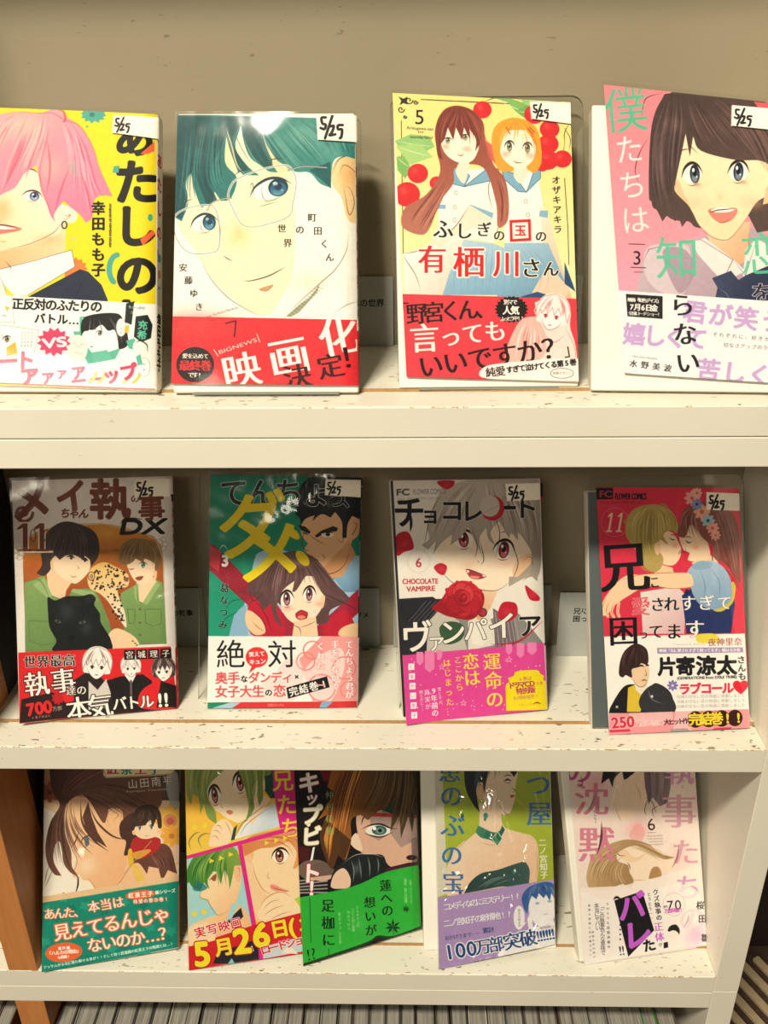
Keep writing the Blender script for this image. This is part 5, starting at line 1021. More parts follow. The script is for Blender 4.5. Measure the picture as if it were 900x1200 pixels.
    c.T('あんた、', (100, 812), (310, 796), 62, '#fdf4e6', .0, out=(Om, .055), mincho=True); c.T('本当は', (328, 776), (520, 742), 64, '#fdf4e6', .0, out=(Om, .055), mincho=True)
    c.T('見えてるんじゃ', (150, 912), (760, 806), 96, '#fdf8ee', .006, out=(Om, .06), mincho=True); c.T('ないのか…？', (326, 980), (780, 906), 84, '#fdf8ee', .0, out=(Om, .05), mincho=True)
    c.O(606, 708, 80, 24, Om, -6); c.T('紅茶王子', (540, 714), (674, 702), 30, '#fdf8ee', .03); c.T('新シリーズ', (684, 698), (790, 686), 22, '#fdf8ee', .03); c.T('待望の第②巻!', (566, 746), (756, 730), 24, '#fdf8ee', .01, out=(Om, .07))
    c.O(202, 1014, 98, 52, Om, -6); c.T('番外編', (170, 994), (236, 988), 19, '#fdf8ee', .03); c.T('「ハルカの理由」', (114, 1022), (292, 1004), 24, '#fdf8ee', .03); c.T('も収録!', (170, 1042), (236, 1034), 19, '#fdf8ee', .03)
    c.T('アッサムがるるに連れ帰せる事が?!そして待つ菖蒲様の紅茶王子の陰謀とは…?', (94, 1096), (780, 968), 19, '#eaf6ee', .012)
    W = c.w; c.F([(W, 0), (W + 52, 0), (W + 52, 780), (W, 780)], '#b49a88', raw=True); c.F([(W, 200), (W + 52, 200), (W + 52, 560), (W, 560)], '#6a5a58', raw=True); c.F([(W, 545), (W + 52, 535), (W + 52, 780), (W, 780)], '#ea6a3c', raw=True)
    c.T('紅茶王子の王女', (W + 26, 210), (W + 26, 500), 30, '#8e1f30', .04, v=True, raw=True)
    c.mist(.012)
    return c, [(90, 752), (809, 636), (805, 992), (84, 1122)], None

def jacket_c2(px):
    c = Canvas(px, (200, 890, 4.6125), base='#f4b93a', seed=22)
    Mg = '#e0288a'
    c.F('60,-140 560,-140 600,360 84,512', '#f6b63a', grad=((120, 100), (120, 500), '#f2cc52')); c.F('88,520 360,450 440,860 480,1080 100,1140', '#a8d8dc')
    c.F('370,420 900,280 900,1060 460,860', '#f8d2a4', sm=False); c.F('600,760 900,640 900,840 640,860', '#c3cf4a')
    # upper girl, green hair
    c.F('340,420 400,330 560,220 590,350', '#f2f2f2', sm=False, grad=((400, 340), (500, 380), '#cddbe6')); c.F('400,300 480,160 540,210 440,340', '#f9d8b0', sm=False); c.L('350,400 400,320 540,215', '#4a6a9a', 4); c.L('372,402 420,330 556,235', '#4a6a9a', 3)
    c.F('500,150 480,60 700,-60 900,100 600,200 540,200', '#1d4a3c', sm=False)
    c.F('195,80 260,-60 440,-60 490,80 480,180 440,280 380,325 350,328 280,290 210,220', '#fce6c2', sm=True); c.F('482,100 505,90 510,150 490,180', '#f6cfa0', sm=True)
    c.soft(230, 230, 26, 16, '#f3a48a', .6); c.soft(410, 190, 30, 18, '#f3a48a', .6)
    c.eye(238, 185, 62, 88, '#a8452c', -8, look=0, lid='#2a1c1a'); c.eye(375, 118, 74, 92, '#a8452c', -6, look=0, lid='#2a1c1a')
    c.F('300,272 318,264 338,274 320,288', '#e0826c', sm=True); c.L('300,272 318,266 338,274', '#8a3a30', 2.4); c.L('200,105 212,96 224,104', '#4a5a2a', 4); c.L('270,230 276,250 284,248', '#b4784e', 2.6); c.L('380,200 384,212', '#9ab', 2.4)
    G1 = '#9cae5c'
    c.F('84,-140 560,-140 545,60 500,90 500,190 480,240 470,200 470,100 440,160 452,250 425,300 400,330 420,260 415,200 380,90 340,0 280,60 210,130 195,190 240,270 250,340 200,300 180,230 160,290 150,200 120,180 110,240 84,150', G1, sm=False, grad=((120, 40), (420, 200), '#7f9444'))
    c.hair((('200,-80 130,20 100,100 110,220'), ('260,-80 180,60 170,160 220,300'), ('300,-80 240,20 210,100 200,170')), ('#5f7434', '#c8d48a', '#74893c'), n=11, w=6, alpha=.6, jit=8); c.hair((('340,-80 400,60 420,160 415,290'), ('420,-80 470,60 470,160 450,240'), ('480,-80 530,20 520,80 500,120')), ('#5f7434', '#c8d48a', '#74893c'), n=11, w=6, alpha=.6, jit=8)
    c.F('215,400 230,350 290,310 340,360 330,420 290,450 210,455', '#fce0b8', sm=True)
    for q in ('240,350 262,345 280,370', '222,375 250,372 272,395', '216,405 244,402 262,425', '290,320 312,350 330,400'): c.L(q, '#b07a52', 3)
    c.F('340,360 360,340 345,420 325,425', '#2a4a3a')
    for x, y in ((130, 355), (185, 345)): c.O(x, y, 13, 15, '#f0dc3a')
    for q in ('110,480 100,430 130,390 160,380', '170,470 150,420 180,390 220,390'): c.L(q, '#8a8a50', 8)
    # lower left boy, green hair
    c.F('180,600 360,580 380,650 350,770 400,800 440,900 300,960 100,1000 100,900 190,850 250,830 240,800 205,770 200,745 160,735 158,715 188,670', '#fbdcb0', sm=False, grad=((220, 700), (340, 820), '#f4c28e'))
    c.L('188,670 160,712 162,735 198,748 212,775 260,832 350,775', '#8a5a3a', 2.8); c.F('340,560 372,555 384,600 372,645 350,640', '#f4c28e', sm=True); c.L('350,580 370,575 372,630', '#a8683e', 2.4)
    c.L('196,612 222,600', '#2a2a20', 5); c.L('206,640 230,622 250,600', '#2a1c1a', 6); c.F('222,622 246,606 244,640 226,642', '#9a5a3a', sm=True)
    c.F('90,580 140,500 240,470 330,450 372,500 384,560 345,560 330,640 318,690 310,620 290,580 270,660 250,600 230,590 200,640 210,690 180,650 160,700 120,680 100,650 84,660', '#3f8434', sm=False, grad=((120, 640), (330, 480), '#86a544')); c.F('90,620 130,640 120,690 160,700 200,680 160,650', '#1f7078', .7, sm=True)
    c.hair((('240,470 150,520 110,590 100,670'), ('280,460 220,520 200,590 205,680'), ('320,455 300,540 305,600 318,680')), ('#1f5a2a', '#a8c460', '#2f7030'), n=13, w=6, alpha=.6, jit=8)
    c.F('300,870 380,790 392,840 350,880', '#23242c', sm=False); c.F('330,770 370,770 330,850 300,860', '#a8d8dc')
    for x, y in ((128, 825), (180, 812)): c.O(x, y, 13, 15, '#f0dc3a')
    # lower right boy, orange hair
    c.F('440,520 480,440 760,400 900,460 900,700 720,720 640,760 560,770 520,720 470,640', '#fbdcb0', sm=False); c.F('400,440 440,430 450,500 430,545 405,520', '#f6c896', sm=True); c.L('410,460 435,445 438,530', '#a8683e', 2.4); c.L('440,540 460,620 500,690 560,730', '#a8683e', 2.6)
    c.eye(592, 508, 84, 70, '#9a4a2c', -4, look=-.05, lid='#2a1c1a'); c.L('530,590 524,625 540,630', '#a8683e', 2.6); c.F('536,668 560,664 600,684 640,700 600,706 550,694', '#f09a86', sm=True); c.L('536,672 580,690 640,702', '#8a3a30', 3)
    c.F('380,440 440,400 560,370 700,340 900,330 900,480 720,440 690,560 660,580 680,490 640,430 560,460 480,470 400,510', '#dd8a52', sm=False, grad=((420, 440), (680, 400), '#e8a068')); c.hair((('420,440 520,420 620,430 690,560'), ('460,410 560,380 660,380 720,430')), ('#b4602e', '#f4bc86'), n=11, w=5, alpha=.6, jit=7)
    c.F('470,810 520,740 600,700 680,760 720,860 640,850 560,870 500,880', '#fce0b8', sm=True)
    for q in ('500,800 540,760 590,745', '500,840 550,800 620,775', '530,860 590,830 650,810', '470,810 520,735 600,705 660,740'): c.L(q, '#a8683e', 3)
    for x, y in ((520, 438), (572, 425), (620, 412), (668, 402), (222, 535), (274, 520), (325, 500), (375, 486)): c.F([(x - 12, y - 14), (x + 15, y), (x - 12, y + 14)], '#f0dc3a')
    # frames, slanted title panel
    c.F('86,508 560,375 900,290 900,312 560,398 88,526', Mg); c.F('362,452 385,446 496,1080 470,1080', Mg); 
    c.F('540,-140 900,-140 900,300 680,345 590,360 556,150', Mg); c.F('540,-60 575,-60 600,360 584,362', '#f4e4ea', .0)
    for ch, x, y in (('兄', 606, 108), ('た', 628, 235), ('ち', 650, 360)): c.T(ch, (x - 60, y), (x + 60, y - 6), 118, '#f4dc3a', .012, out=('#e0288a', .03))
    c.F('88,526 900,280 900,290 88,540', Mg, 0)
    # paper band
    R = '#d8202c'
    c.F('96,1004 440,890 700,820 900,760 900,990 700,1055 330,1100 100,1138', R, sm=False)
    c.F('250,1040 480,960 480,1075 330,1100 230,1100', '#23242c', sm=False); c.F('400,1030 440,1000 450,1030 420,1050', '#f4f0ea'); c.F('490,1010 900,900 900,1000 500,1075', '#c8d4dc', sm=False); c.F('600,1040 640,1000 690,1050', '#f4e4d4')
    c.F('470,960 495,955 500,1078 478,1082', Mg); c.F('310,1100 330,1070 345,1098', '#8cc8cc')
    c.F('100,900 190,870 250,900 240,970 100,1004', '#fbdcb0', sm=False)
    c.T('実写映画', (126, 934), (384, 866), 62, R, .012, out=('#fdf6f0', .04))
    for ch, x, y, s in (('5', 168, 1040, 186), ('月', 288, 1005, 104), ('2', 384, 968, 190), ('6', 488, 935, 186), ('日', 588, 905, 104), ('(', 655, 890, 120), ('土', 740, 866, 104), (')', 810, 846, 110)):
        c.T(ch, (x - s / 2, y + 10), (x + s / 2, y - 10), s, '#f6e22a', .035, out=('#b01020', .025))
    c.T('ロードショー!!', (490, 1028), (850, 930), 58, R, .02, out=('#fdf6f0', .04))
    W = c.w; c.F([(W, 0), (W + 52, 0), (W + 52, 780), (W, 780)], '#c8287a', raw=True)
    c.mist(.01)
    return c, [(97, 1004), (720, 812), (808, 1030), (98, 1138)], None

def jacket_c3(px):
    c = Canvas(px, (340, 890, 4.618), base='#1c1416', seed=23)
    c.F('-20,-160 760,-160 760,1130 -20,1130', '#191316'); c.F('40,470 110,480 100,560 44,560', '#8a2026'); c.F('150,40 260,50 230,110 180,120', '#7a1c24')
    c.strokes([[(44, 660 + i * 16), (200, 640 + i * 20)] for i in range(5)], '#d8d4d0', 7, .7, 0, False); c.O(130, 600, 90, 56, '#e8c8b4'); c.O(170, 610, 70, 50, '#d8b4a0')
    # face in half shade
    c.F('360,300 440,250 660,220 690,260 690,540 600,590 540,580 500,540 420,520 380,500 370,440', '#e0b49c', sm=False); c.F('430,300 660,240 690,260 690,430 600,480 540,400 480,440 440,420', '#9c8886', .75, sm=False)
    c.F('655,430 690,420 690,580 660,560', '#8a7478'); c.F('628,530 655,518 690,530 670,545 640,545', '#3a1a26', sm=True)
    c.F('325,440 360,400 390,480 380,498 340,475', '#f4d8c0', sm=True)
    c.F('410,380 470,350 530,365 545,395 480,418 430,410', '#f4efe8', sm=True); c.O(482, 385, 40, 26, '#3c5c56'); c.O(486, 387, 24, 18, '#6f9488'); c.O(486, 386, 10, 10, '#10181a'); c.O(456, 375, 10, 10, '#fff')
    c.L('385,380 430,358 490,352 540,372 580,378', '#14100f', 8); c.L('400,400 440,414 500,420 560,390', '#14100f', 6)
    for x in (420, 434, 446): c.L([(x, 425), (x + 8, 500)], '#3a2a28', 3)
    c.F('440,200 700,180 700,300 560,300 460,260', '#1d3230', sm=False); c.F('460,210 620,200 640,270 500,280', '#2f4f48', .8, sm=True); c.F('450,290 690,300 690,318 440,310', '#a8242c', .9); c.L('385,355 395,320 420,300', '#14100f', 7)
    # orange and brown hair
    c.F('200,560 160,420 200,300 150,330 240,180 200,150 280,-100 460,-160 760,-160 700,60 690,180 660,400 640,300 600,430 590,300 540,400 560,240 480,280 420,330 380,300 330,330 330,440 300,560 260,520 230,600', '#a8642c', sm=False, grad=((220, 300), (600, 160), '#4a3a28'))
    c.hair((('330,-80 250,100 200,260 180,420'), ('380,-80 300,100 250,260 210,560'), ('430,-60 370,120 330,260 300,420')), ('#e08a34', '#f4b460', '#8a4a20', '#5a2f18'), n=16, w=7, alpha=.75, jit=9)
    c.hair((('460,-80 480,60 440,180 360,300'), ('540,-80 560,80 520,220 440,330'), ('620,-80 640,100 620,260 580,420'), ('700,-80 690,120 660,260 620,440')), ('#2f2418', '#7a6242', '#54452c', '#8f734a'), n=16, w=7, alpha=.7, jit=9)
    c.F('40,400 200,330 330,440 270,620 40,650', '#17110f', .55)
    c.hair((('200,330 180,420 190,500'), ('260,300 230,420 210,580')), ('#d8802c', '#f0a850'), n=7, w=7, alpha=.8)
    # gloved hand
    c.F('240,600 280,560 340,520 430,515 500,520 520,570 515,620 430,650 320,700 230,700 220,650', '#1d2324', sm=True); c.F('220,690 240,620 290,590 325,640 320,690 270,700', '#f0cdb4', sm=True)
    for q in ('330,545 345,600 340,670', '370,530 380,590 385,650', '420,525 430,580 430,640', '470,530 478,570 475,620'): c.L(q, '#8f9a98', 7, .8)
    c.L('280,570 350,520 440,512 515,535', '#cfd6d2', 4, .8); c.soft(360, 590, 20, 30, '#6a7674', .6); c.F('515,590 640,560 690,555 690,585 520,612', '#4a1630', sm=False)
    # title down the left side
    for ch, x, y, s in (('ス', 110, -10, 110), ('キ', 102, 130, 122), ('ッ', 118, 214, 78), ('プ', 116, 306, 112), ('・', 100, 360, 60), ('ビ', 116, 420, 112), ('ー', 128, 510, 96), ('ト', 112, 620, 116), ('！', 140, 700, 96)):
        c.T(ch, (x - s / 2, y), (x + s / 2, y - 8), s, '#fdfaf6', .03, out=('#c8303a' if y > 560 else '#d8c46a' if y > 240 else '#8a3038', .03), slant=.12, v=False) if ch != 'ー' else c.F('122,478 134,474 122,545 108,552', '#fdfaf6')
    c.T('仲村佳樹', (212, 160), (216, 420), 46, '#8fb46a', .0, v=True, mincho=True, alpha=.8)
    c.F('60,300 140,280 180,330 80,350', '#e8e0a0', 0)
    # paper band
    c.F('50,748 330,690 520,610 700,572 712,580 714,905 560,960 470,960 400,1000 70,1120', '#2fb53c', sm=False); c.soft(380, 880, 40, 50, '#48c252', .6); c.soft(580, 640, 40, 30, '#45c450', .5)
    K = '#152a18'
    c.T('蓮への', (512, 648), (528, 850), 66, K, .0, v=True, mincho=True); c.T('想いが', (428, 735), (438, 960), 64, K, .0, v=True, mincho=True); c.T('足枷に', (202, 745), (208, 1020), 74, K, .0, v=True, mincho=True)
    c.L('105,750 112,990', K, 3, taper=0, sm=False); c.L('208,1022 208,1062', K, 3, taper=0, sm=False); c.T('!?', (84, 1058), (140, 1042), 84, K, .0, slant=.1)
    for t, x, y0, y1 in (('社長へのレッスンで', 650, 650, 780), ('複雑な、揺れる恋模様', 622, 645, 775), ('そこでキョーコは', 362, 792, 905), ('ふたりの間に距離', 338, 800, 930), ('演技で応え', 314, 815, 925), ('最上キョーコ、次なる役', 266, 828, 995)): c.T(t, (x, y0), (x + 4, y1), 17, '#bfe8a8', .0, v=True)
    for x, y, r in ((555, 905, 44), (626, 808, 22)):
        for a in (-90, -145, -35, 170, 10, 130, 50): c.F([(x, y), (x + r * .5 * math.cos(math.radians(a - 18)), y + r * .5 * math.sin(math.radians(a - 18))), (x + r * math.cos(math.radians(a)), y + r * math.sin(math.radians(a))), (x + r * .5 * math.cos(math.radians(a + 18)), y + r * .5 * math.sin(math.radians(a + 18)))], '#16301c')
        c.L([(x, y), (x + 4, y + r * .9)], '#16301c', 3, taper=0)
    c.F('56,1108 400,992 470,952 560,952 714,898 712,916 560,968 470,966 400,1006 70,1124', '#1c3a20', sm=False)
    W = c.w; c.F([(W, 0), (W + 52, 0), (W + 52, 780), (W, 780)], '#e8e2d8', raw=True); c.F([(W, 545), (W + 52, 540), (W + 52, 780), (W, 780)], '#259a34', raw=True)
    c.T('スキップ・ビート！41', (W + 26, 140), (W + 26, 520), 30, '#1c1416', .05, v=True, raw=True)
    c.F('350,900 760,860 760,860 350,900', '#fff', 0)
    c.mist(.01)
    return c, [(50, 748), (708, 574), (708, 912), (68, 1122)], None

def jacket_c4(px):
    c = Canvas(px, (490, 890, 4.617), base='#b9c83a', seed=24)
    c.F('80,-160 760,-160 760,1140 100,1160', '#b4c63c', grad=((200, 60), (620, 640), '#a9bb38')); c.F('80,-160 122,-160 160,720 104,740', '#e6e2cc', sm=False); c.F('700,-160 760,-160 760,680 735,660', '#e4e4cc', sm=False)
    # lady: bare shoulders, emerald choker, green dress, dark updo
    c.F('330,230 460,230 450,300 470,360 560,390 620,410 650,480 640,660 560,720 240,730 170,720 200,600 170,520 230,450 300,400 330,350', '#fae0c4', sm=False, grad=((300, 400), (520, 640), '#f5cfae'))
    c.F('150,620 170,540 230,460 250,600 200,720 150,720', '#fae0c4', sm=True); c.L('580,490 582,550', '#b47a52', 2.6); c.L('640,480 645,560 638,650', '#b47a52', 2.6); c.L('330,440 400,455 460,440', '#d8a070', 2.6); c.L('300,400 250,440 190,500', '#c08a64', 2.4)
    c.F('340,80 360,-20 520,-60 540,60 530,120 524,200 505,270 490,292 420,280 360,230', '#fbe4c8', sm=True); c.F('315,150 330,120 355,130 362,180 345,215 322,200', '#f4cca4', sm=True); c.L('322,150 335,130 352,150 345,200', '#a06a48', 2.6)
    c.L('440,240 470,282 492,290 510,262', '#8a5a3c', 3); c.L('505,150 526,160 512,174', '#a8604c', 4.5); c.F('498,188 516,186 522,194 504,202', '#c4605c', sm=True); c.L('462,116 484,104 506,112', '#2a2a2e', 8); c.L('462,88 486,80 508,86', '#2a2a2e', 4); c.L('466,118 486,124 502,116', '#4a5a6a', 3)
    c.F('250,60 260,-60 400,-160 560,-60 545,40 520,90 480,40 380,60 365,140 360,180 350,120 325,118 315,160 325,240 335,280 300,240 260,160', '#252a31', sm=False); c.hair((('420,-60 340,20 290,100 290,180'), ('440,-60 400,0 370,60 362,150'), ('460,-60 510,-10 530,30 535,60')), ('#4a5662', '#12161c', '#5f7080'), n=10, w=5, alpha=.6, jit=7)
    c.soft(320, 90, 20, 50, '#5c7a86', .5); c.L('365,260 366,300', '#9aa', 3); c.O(366, 298, 14, 18, '#4f9a80', line='#dfe4d0', lw=3); c.O(362, 318, 6, 8, '#2f7a60')
    c.F('310,385 325,350 400,385 440,380 455,350 470,372 450,410 420,450 395,430 340,415', '#4f8f74', sm=False, grad=((320, 380), (440, 420), '#2c6a54')); c.F('400,420 432,385 455,420 428,462', '#1f7a5a'); c.L('400,420 432,385 455,420 428,462 400,420', '#dfe8d8', 3.4, taper=0, sm=False); c.O(372, 400, 18, 16, '#2c7a5e')
    c.F('250,718 280,660 340,610 430,590 560,548 590,560 604,600 600,665 540,690 460,680 350,700', '#2d4a48', sm=False, grad=((300, 680), (580, 600), '#3c5f5a')); c.hair((('300,690 380,630 480,600'), ('340,700 440,660 590,610')), ('#1c3230', '#7a9a94'), n=8, w=6, alpha=.6)
    # title
    Bt = '#4a78b8'
    for ch, x, y, s in (('恋', 178, -40, 140), ('患', 172, 62, 126), ('の', 180, 192, 128), ('ぶ', 188, 350, 136), ('の', 182, 510, 122), ('宝', 190, 655, 122)):
        c.T(ch, (x - s / 2, y), (x + s / 2, y), s, Bt, .0, mincho=True, out=('#dfe4c8', .015))
    for ch, x, y, s in (('七', 640, -50, 120), ('つ', 650, 130, 140), ('屋', 655, 285, 140)): c.T(ch, (x - s / 2, y), (x + s / 2, y), s, Bt, .0, mincho=True, out=('#dfe4c8', .015))
    for x, y in ((700, 295), (240, 300), (228, 714)): c.F([(x, y - 14), (x + 10, y), (x, y + 14), (x - 10, y)], '#2c5a9a')
    c.T('二ノ宮知子', (672, 420), (682, 640), 44, '#f8f6e8', .012, v=True)
    # paper band
    c.F('104,742 736,640 745,1030 114,1136', '#b89bd2'); c.F('430,1050 560,930 640,900 736,890 745,1034 440,1086', '#fbf8fc', sm=False); c.F('560,905 640,890 745,900 745,640 660,655 600,680 570,760', '#c4a8dc', .5)
    c.O(672, 790, 74, 110, '#fdf9fb'); c.F('590,860 612,800 620,900 700,910 720,840 745,900 745,925 600,925', '#fdf9fb')
    c.F('572,800 560,740 590,690 640,665 700,655 740,680 742,760 720,715 712,760 690,720 680,745 650,715 640,750 615,730 600,770 590,830', '#3a66a8', sm=False); c.hair((('640,665 590,710 575,790'), ('660,660 650,690 645,740'), ('690,658 730,690 738,750')), ('#234a8a', '#7a9acc'), n=9, w=5, alpha=.7)
    c.L('640,765 664,758', '#4a6a9a', 3); c.L('700,752 722,748', '#4a6a9a', 3); c.O(645, 772, 12, 6, '#a8b4c8'); c.O(710, 762, 12, 6, '#a8b4c8'); c.L('676,830 690,832 704,826', '#6a8ab8', 2.6)
    c.O(546, 850, 30, 66, '#fdfafc'); c.F('570,880 588,872 566,900', '#fdfafc'); c.T('あきらめるか', (546, 800), (548, 902), 17, '#6a6a7a', 0, v=True)
    c.T('コメディなのにミステリー!?', (140, 792), (552, 728), 44, '#fbf8fc', .015, out=('#8a74b0', .02)); c.T('二ノ宮知子の新境地!?', (140, 882), (510, 826), 44, '#fbf8fc', .015, out=('#8a74b0', .02)); c.T('おかげさまで──', (144, 962), (336, 934), 28, '#27407a', 0); c.T('累計', (350, 922), (410, 912), 34, '#27407a', .01, mincho=True)
    for t, x0, y0, x1, y1, s in (('100', 138, 1040, 318, 1010, 112), ('万部', 312, 1014, 460, 988, 92), ('突破', 462, 988, 640, 952, 98), ('!!!!!!', 640, 952, 736, 936, 82)): c.T(t, (x0, y0), (x1, y1), s, '#24488c', .012, out=('#fdfafc', .05), mincho=t != '100')
    c.T('(電子版含む)', (644, 912), (736, 896), 16, '#6a5a8a', 0); c.F('300,1092 640,1024 690,1018 640,1032 296,1110', '#221c2a', sm=False)
    W = c.w; c.F([(W, 0), (W + 52, 0), (W + 52, 780), (W, 780)], '#ecebdf', raw=True)
    c.mist(.012)
    return c, [(104, 742), (734, 640), (743, 998), (113, 1134)], None

def jacket_c5(px):
    c = Canvas(px, (640, 890, 4.5), base='#f4e2da', seed=25)
    c.F('110,-160 790,-160 860,1110 200,1110', '#f2dcd2', grad=((200, 100), (700, 900), '#f6e8e4')); c.soft(500, 160, 120, 90, '#f0cdb4', .8); c.soft(260, 130, 70, 60, '#f2b8c0', .9); c.soft(480, 370, 60, 50, '#f0a8ac', .8); c.soft(700, 520, 60, 60, '#f4c6b8', .6); c.soft(780, 930, 50, 50, '#e6b8e0', .9)
    # standing figure with dark hair, reclining figure with fair hair
    c.F('340,60 420,40 530,60 540,200 470,300 380,310 350,240 360,150', '#f7dcc4', .9, sm=True); c.L('360,230 380,300 400,330', '#c49a7a', 3); c.L('460,120 490,170 500,230', '#b48a6a', 2.6)
    c.F('290,130 330,-160 420,-160 480,30 440,90 410,110 400,60 360,100 350,150 330,100', '#26202a', sm=False); c.F('500,-160 640,-160 660,120 640,230 600,250 560,200 540,240 520,140', '#7a6270', sm=False); c.hair((('530,0 540,110 550,230'), ('590,0 600,120 590,240'), ('640,0 640,130 620,230')), ('#4f3c4a', '#b09aa4', '#5f4f5c'), n=12, w=5, alpha=.65)
    for q in ('520,200 560,230 580,290', '560,150 520,260 530,300', '600,240 560,270 570,310'): c.L(q, '#6a5450', 4)
    c.F('440,400 480,340 520,380 500,440 460,430', '#f2a8a8', .6, sm=True)
    c.F('380,470 440,440 540,450 620,500 680,560 560,640 460,660 400,560', '#fae2cc', sm=True); c.F('360,480 380,455 420,480 470,520 520,500 500,530 440,545 380,510', '#f4d4b4', sm=True)
    c.F('215,600 240,520 300,470 360,440 440,425 540,450 600,500 680,520 620,530 560,500 480,460 420,470 370,500 380,540 430,560 440,600 460,640 450,690 400,660 330,690 240,690 215,650', '#c9a87c', sm=False, grad=((240, 560), (420, 640), '#a8865c'))
    c.hair((('400,450 300,490 230,560 225,660'), ('400,480 320,540 290,610 280,690'), ('420,540 380,590 400,640 450,680')), ('#8a6a44', '#e8d2aa', '#a88458'), n=13, w=5, alpha=.65, jit=8); c.hair((('440,430 540,450 620,500 680,520'), ('420,470 500,480 560,520 640,560')), ('#8a6a44', '#dcc49c'), n=8, w=5, alpha=.6)
    c.F('545,610 560,575 590,570 608,600 600,630 545,635', '#b48c5c', sm=True); c.L('425,545 440,565 442,588', '#4a3428', 4); c.L('370,490 385,508 420,512', '#6a4a38', 3.4); c.L('480,530 520,500', '#6a4a38', 3); c.L('520,570 526,580', '#b4785c', 2.4); c.L('440,660 470,640 560,640', '#c49a7a', 2.4)
    c.F('180,680 400,670 600,620 810,560 840,760 400,760 190,740', '#f8ece6', .9, sm=False)
    # title, two columns
    P1, P2 = '#d79ac8', '#dba0b4'
    for ch, x, y, s, q in (('の', 170, 60, 150, '#b45a8a'), ('沈', 240, 210, 185, '#d8849c'), ('黙', 265, 450, 200, '#d8849c')): c.T(ch, (x - s / 2, y), (x + s / 2, y), s, q, .0, mincho=True)
    for ch, x, y, s, q in (('執', 700, 60, 160, P1), ('事', 700, 275, 190, P2), ('た', 735, 490, 150, P2), ('ち', 748, 675, 140, P1), ('の', 770, 840, 150, P1)): c.T(ch, (x - s / 2, y), (x + s / 2, y), s, q, .0, mincho=True)
    c.L('275,155 240,240 215,290', '#6a9a80', 8, .8); c.L('292,330 290,420 268,510', '#4a2a36', 12, .9); c.L('700,450 690,520 662,578', '#8a5a70', 9, .9); c.L('752,815 745,850 722,888', '#241a26', 11, 1); c.L('750,270 770,310 745,345', '#9a9a9a', 7, .7); c.L('182,90 190,130 160,150', '#6a2a4a', 8, .6)
    c.T('6', (534, 345), (572, 340), 88, '#241c20', .0); c.L('535,390 578,388', '#8a7a74', 2.4, taper=0)
    for i in range(4): c.T('THE SILENCE', (532 + i * 4, 408 + i * 15), (615, 404 + i * 15), 10, '#8a7a74', 0)
    c.T('しつじ', (716, 70), (720, 160), 20, '#6a5a60', 0, v=True); c.T('ちんもく', (254, 270), (262, 340), 18, '#6a5a60', 0, v=True)
    c.L('390,60 355,200 332,290', '#fff6ea', 8, .6)
    # paper band and lettering
    c.F('180,700 350,742 540,700 700,660 810,720 848,975 640,1000 440,1040 205,1080', '#fbf5f3', .75, sm=False); c.soft(790, 930, 60, 60, '#e4bce0', .8)
    c.F('358,745 505,695 568,900 432,1038', '#17141a'); c.L('352,742 370,728 395,738', '#17141a', 12); Vl = '#c860d8'
    c.T('バ', (386, 790), (515, 760), 150, Vl, .035, slant=.15); c.T('レ', (410, 935), (550, 905), 160, Vl, .035, slant=.15); c.T('た', (508, 985), (575, 970), 70, '#17141a', .03)
    c.T('・・・・・・', (388, 810), (390, 960), 30, '#17141a', .03, v=True); c.T('!!', (382, 1006), (412, 1002), 68, '#17141a', .0); c.L('430,1000 418,960', '#17141a', 4)
    c.T('クズ執事の', (574, 685), (596, 850), 32, '#221c22', .0, v=True, mincho=True); c.T('正体', (588, 855), (600, 960), 50, Vl, .012, v=True, mincho=True); c.T('が', (590, 975), (612, 975), 22, '#221c22', 0); c.T('とうとう──', (540, 700), (552, 850), 22, '#221c22', 0, v=True)
    for t, x, y0, y1, s in (('SNSでも話題沸騰中', 322, 750, 1000, 17), ('「この執事色んな意味で', 292, 765, 1030, 28), ('本当にヤバい', 264, 760, 900, 28), ('衝撃の展開に目が離せない', 226, 760, 1040, 13), ('読者の声が続々', 245, 900, 1050, 13)): c.T(t, (x, y0), (x + 8, y1), s, '#4a4044', 0, v=True)
    c.O(672, 765, 58, 60, None, line='#c8a8b8', lw=1.8); c.T('70', (632, 770), (714, 764), 72, '#221c22', .0); c.T('万部突破!', (624, 800), (720, 792), 26, '#d060c0', .015); c.T('累計', (618, 778), (640, 775), 13, '#221c22', 0)
    for ch, y in (('桜', 770), ('田', 840), ('雛', 940)): c.T(ch, (790 + (y - 770) * .16, y), (834 + (y - 770) * .16, y), 46, '#2a2228', .01, mincho=True)
    c.F('640,905 650,880 680,870 700,890 702,915 690,930 680,905 660,900', '#221c22', sm=True); c.O(672, 925, 26, 24, '#fbeee6'); c.F('644,905 656,878 690,876 702,915 686,906 676,896 656,904', '#221c22', sm=True); c.L('660,925 668,924', '#221c22', 3); c.F('618,965 640,960 642,990 618,994', '#221c22'); c.L('678,965 684,975', '#221c22', 4)
    W = c.w; c.F([(W, 0), (W + 52, 0), (W + 52, 780), (W, 780)], '#f0e4e0', raw=True)
    c.mist(.01)
    return c, [(186, 706), (806, 700), (850, 978), (206, 1080)], None
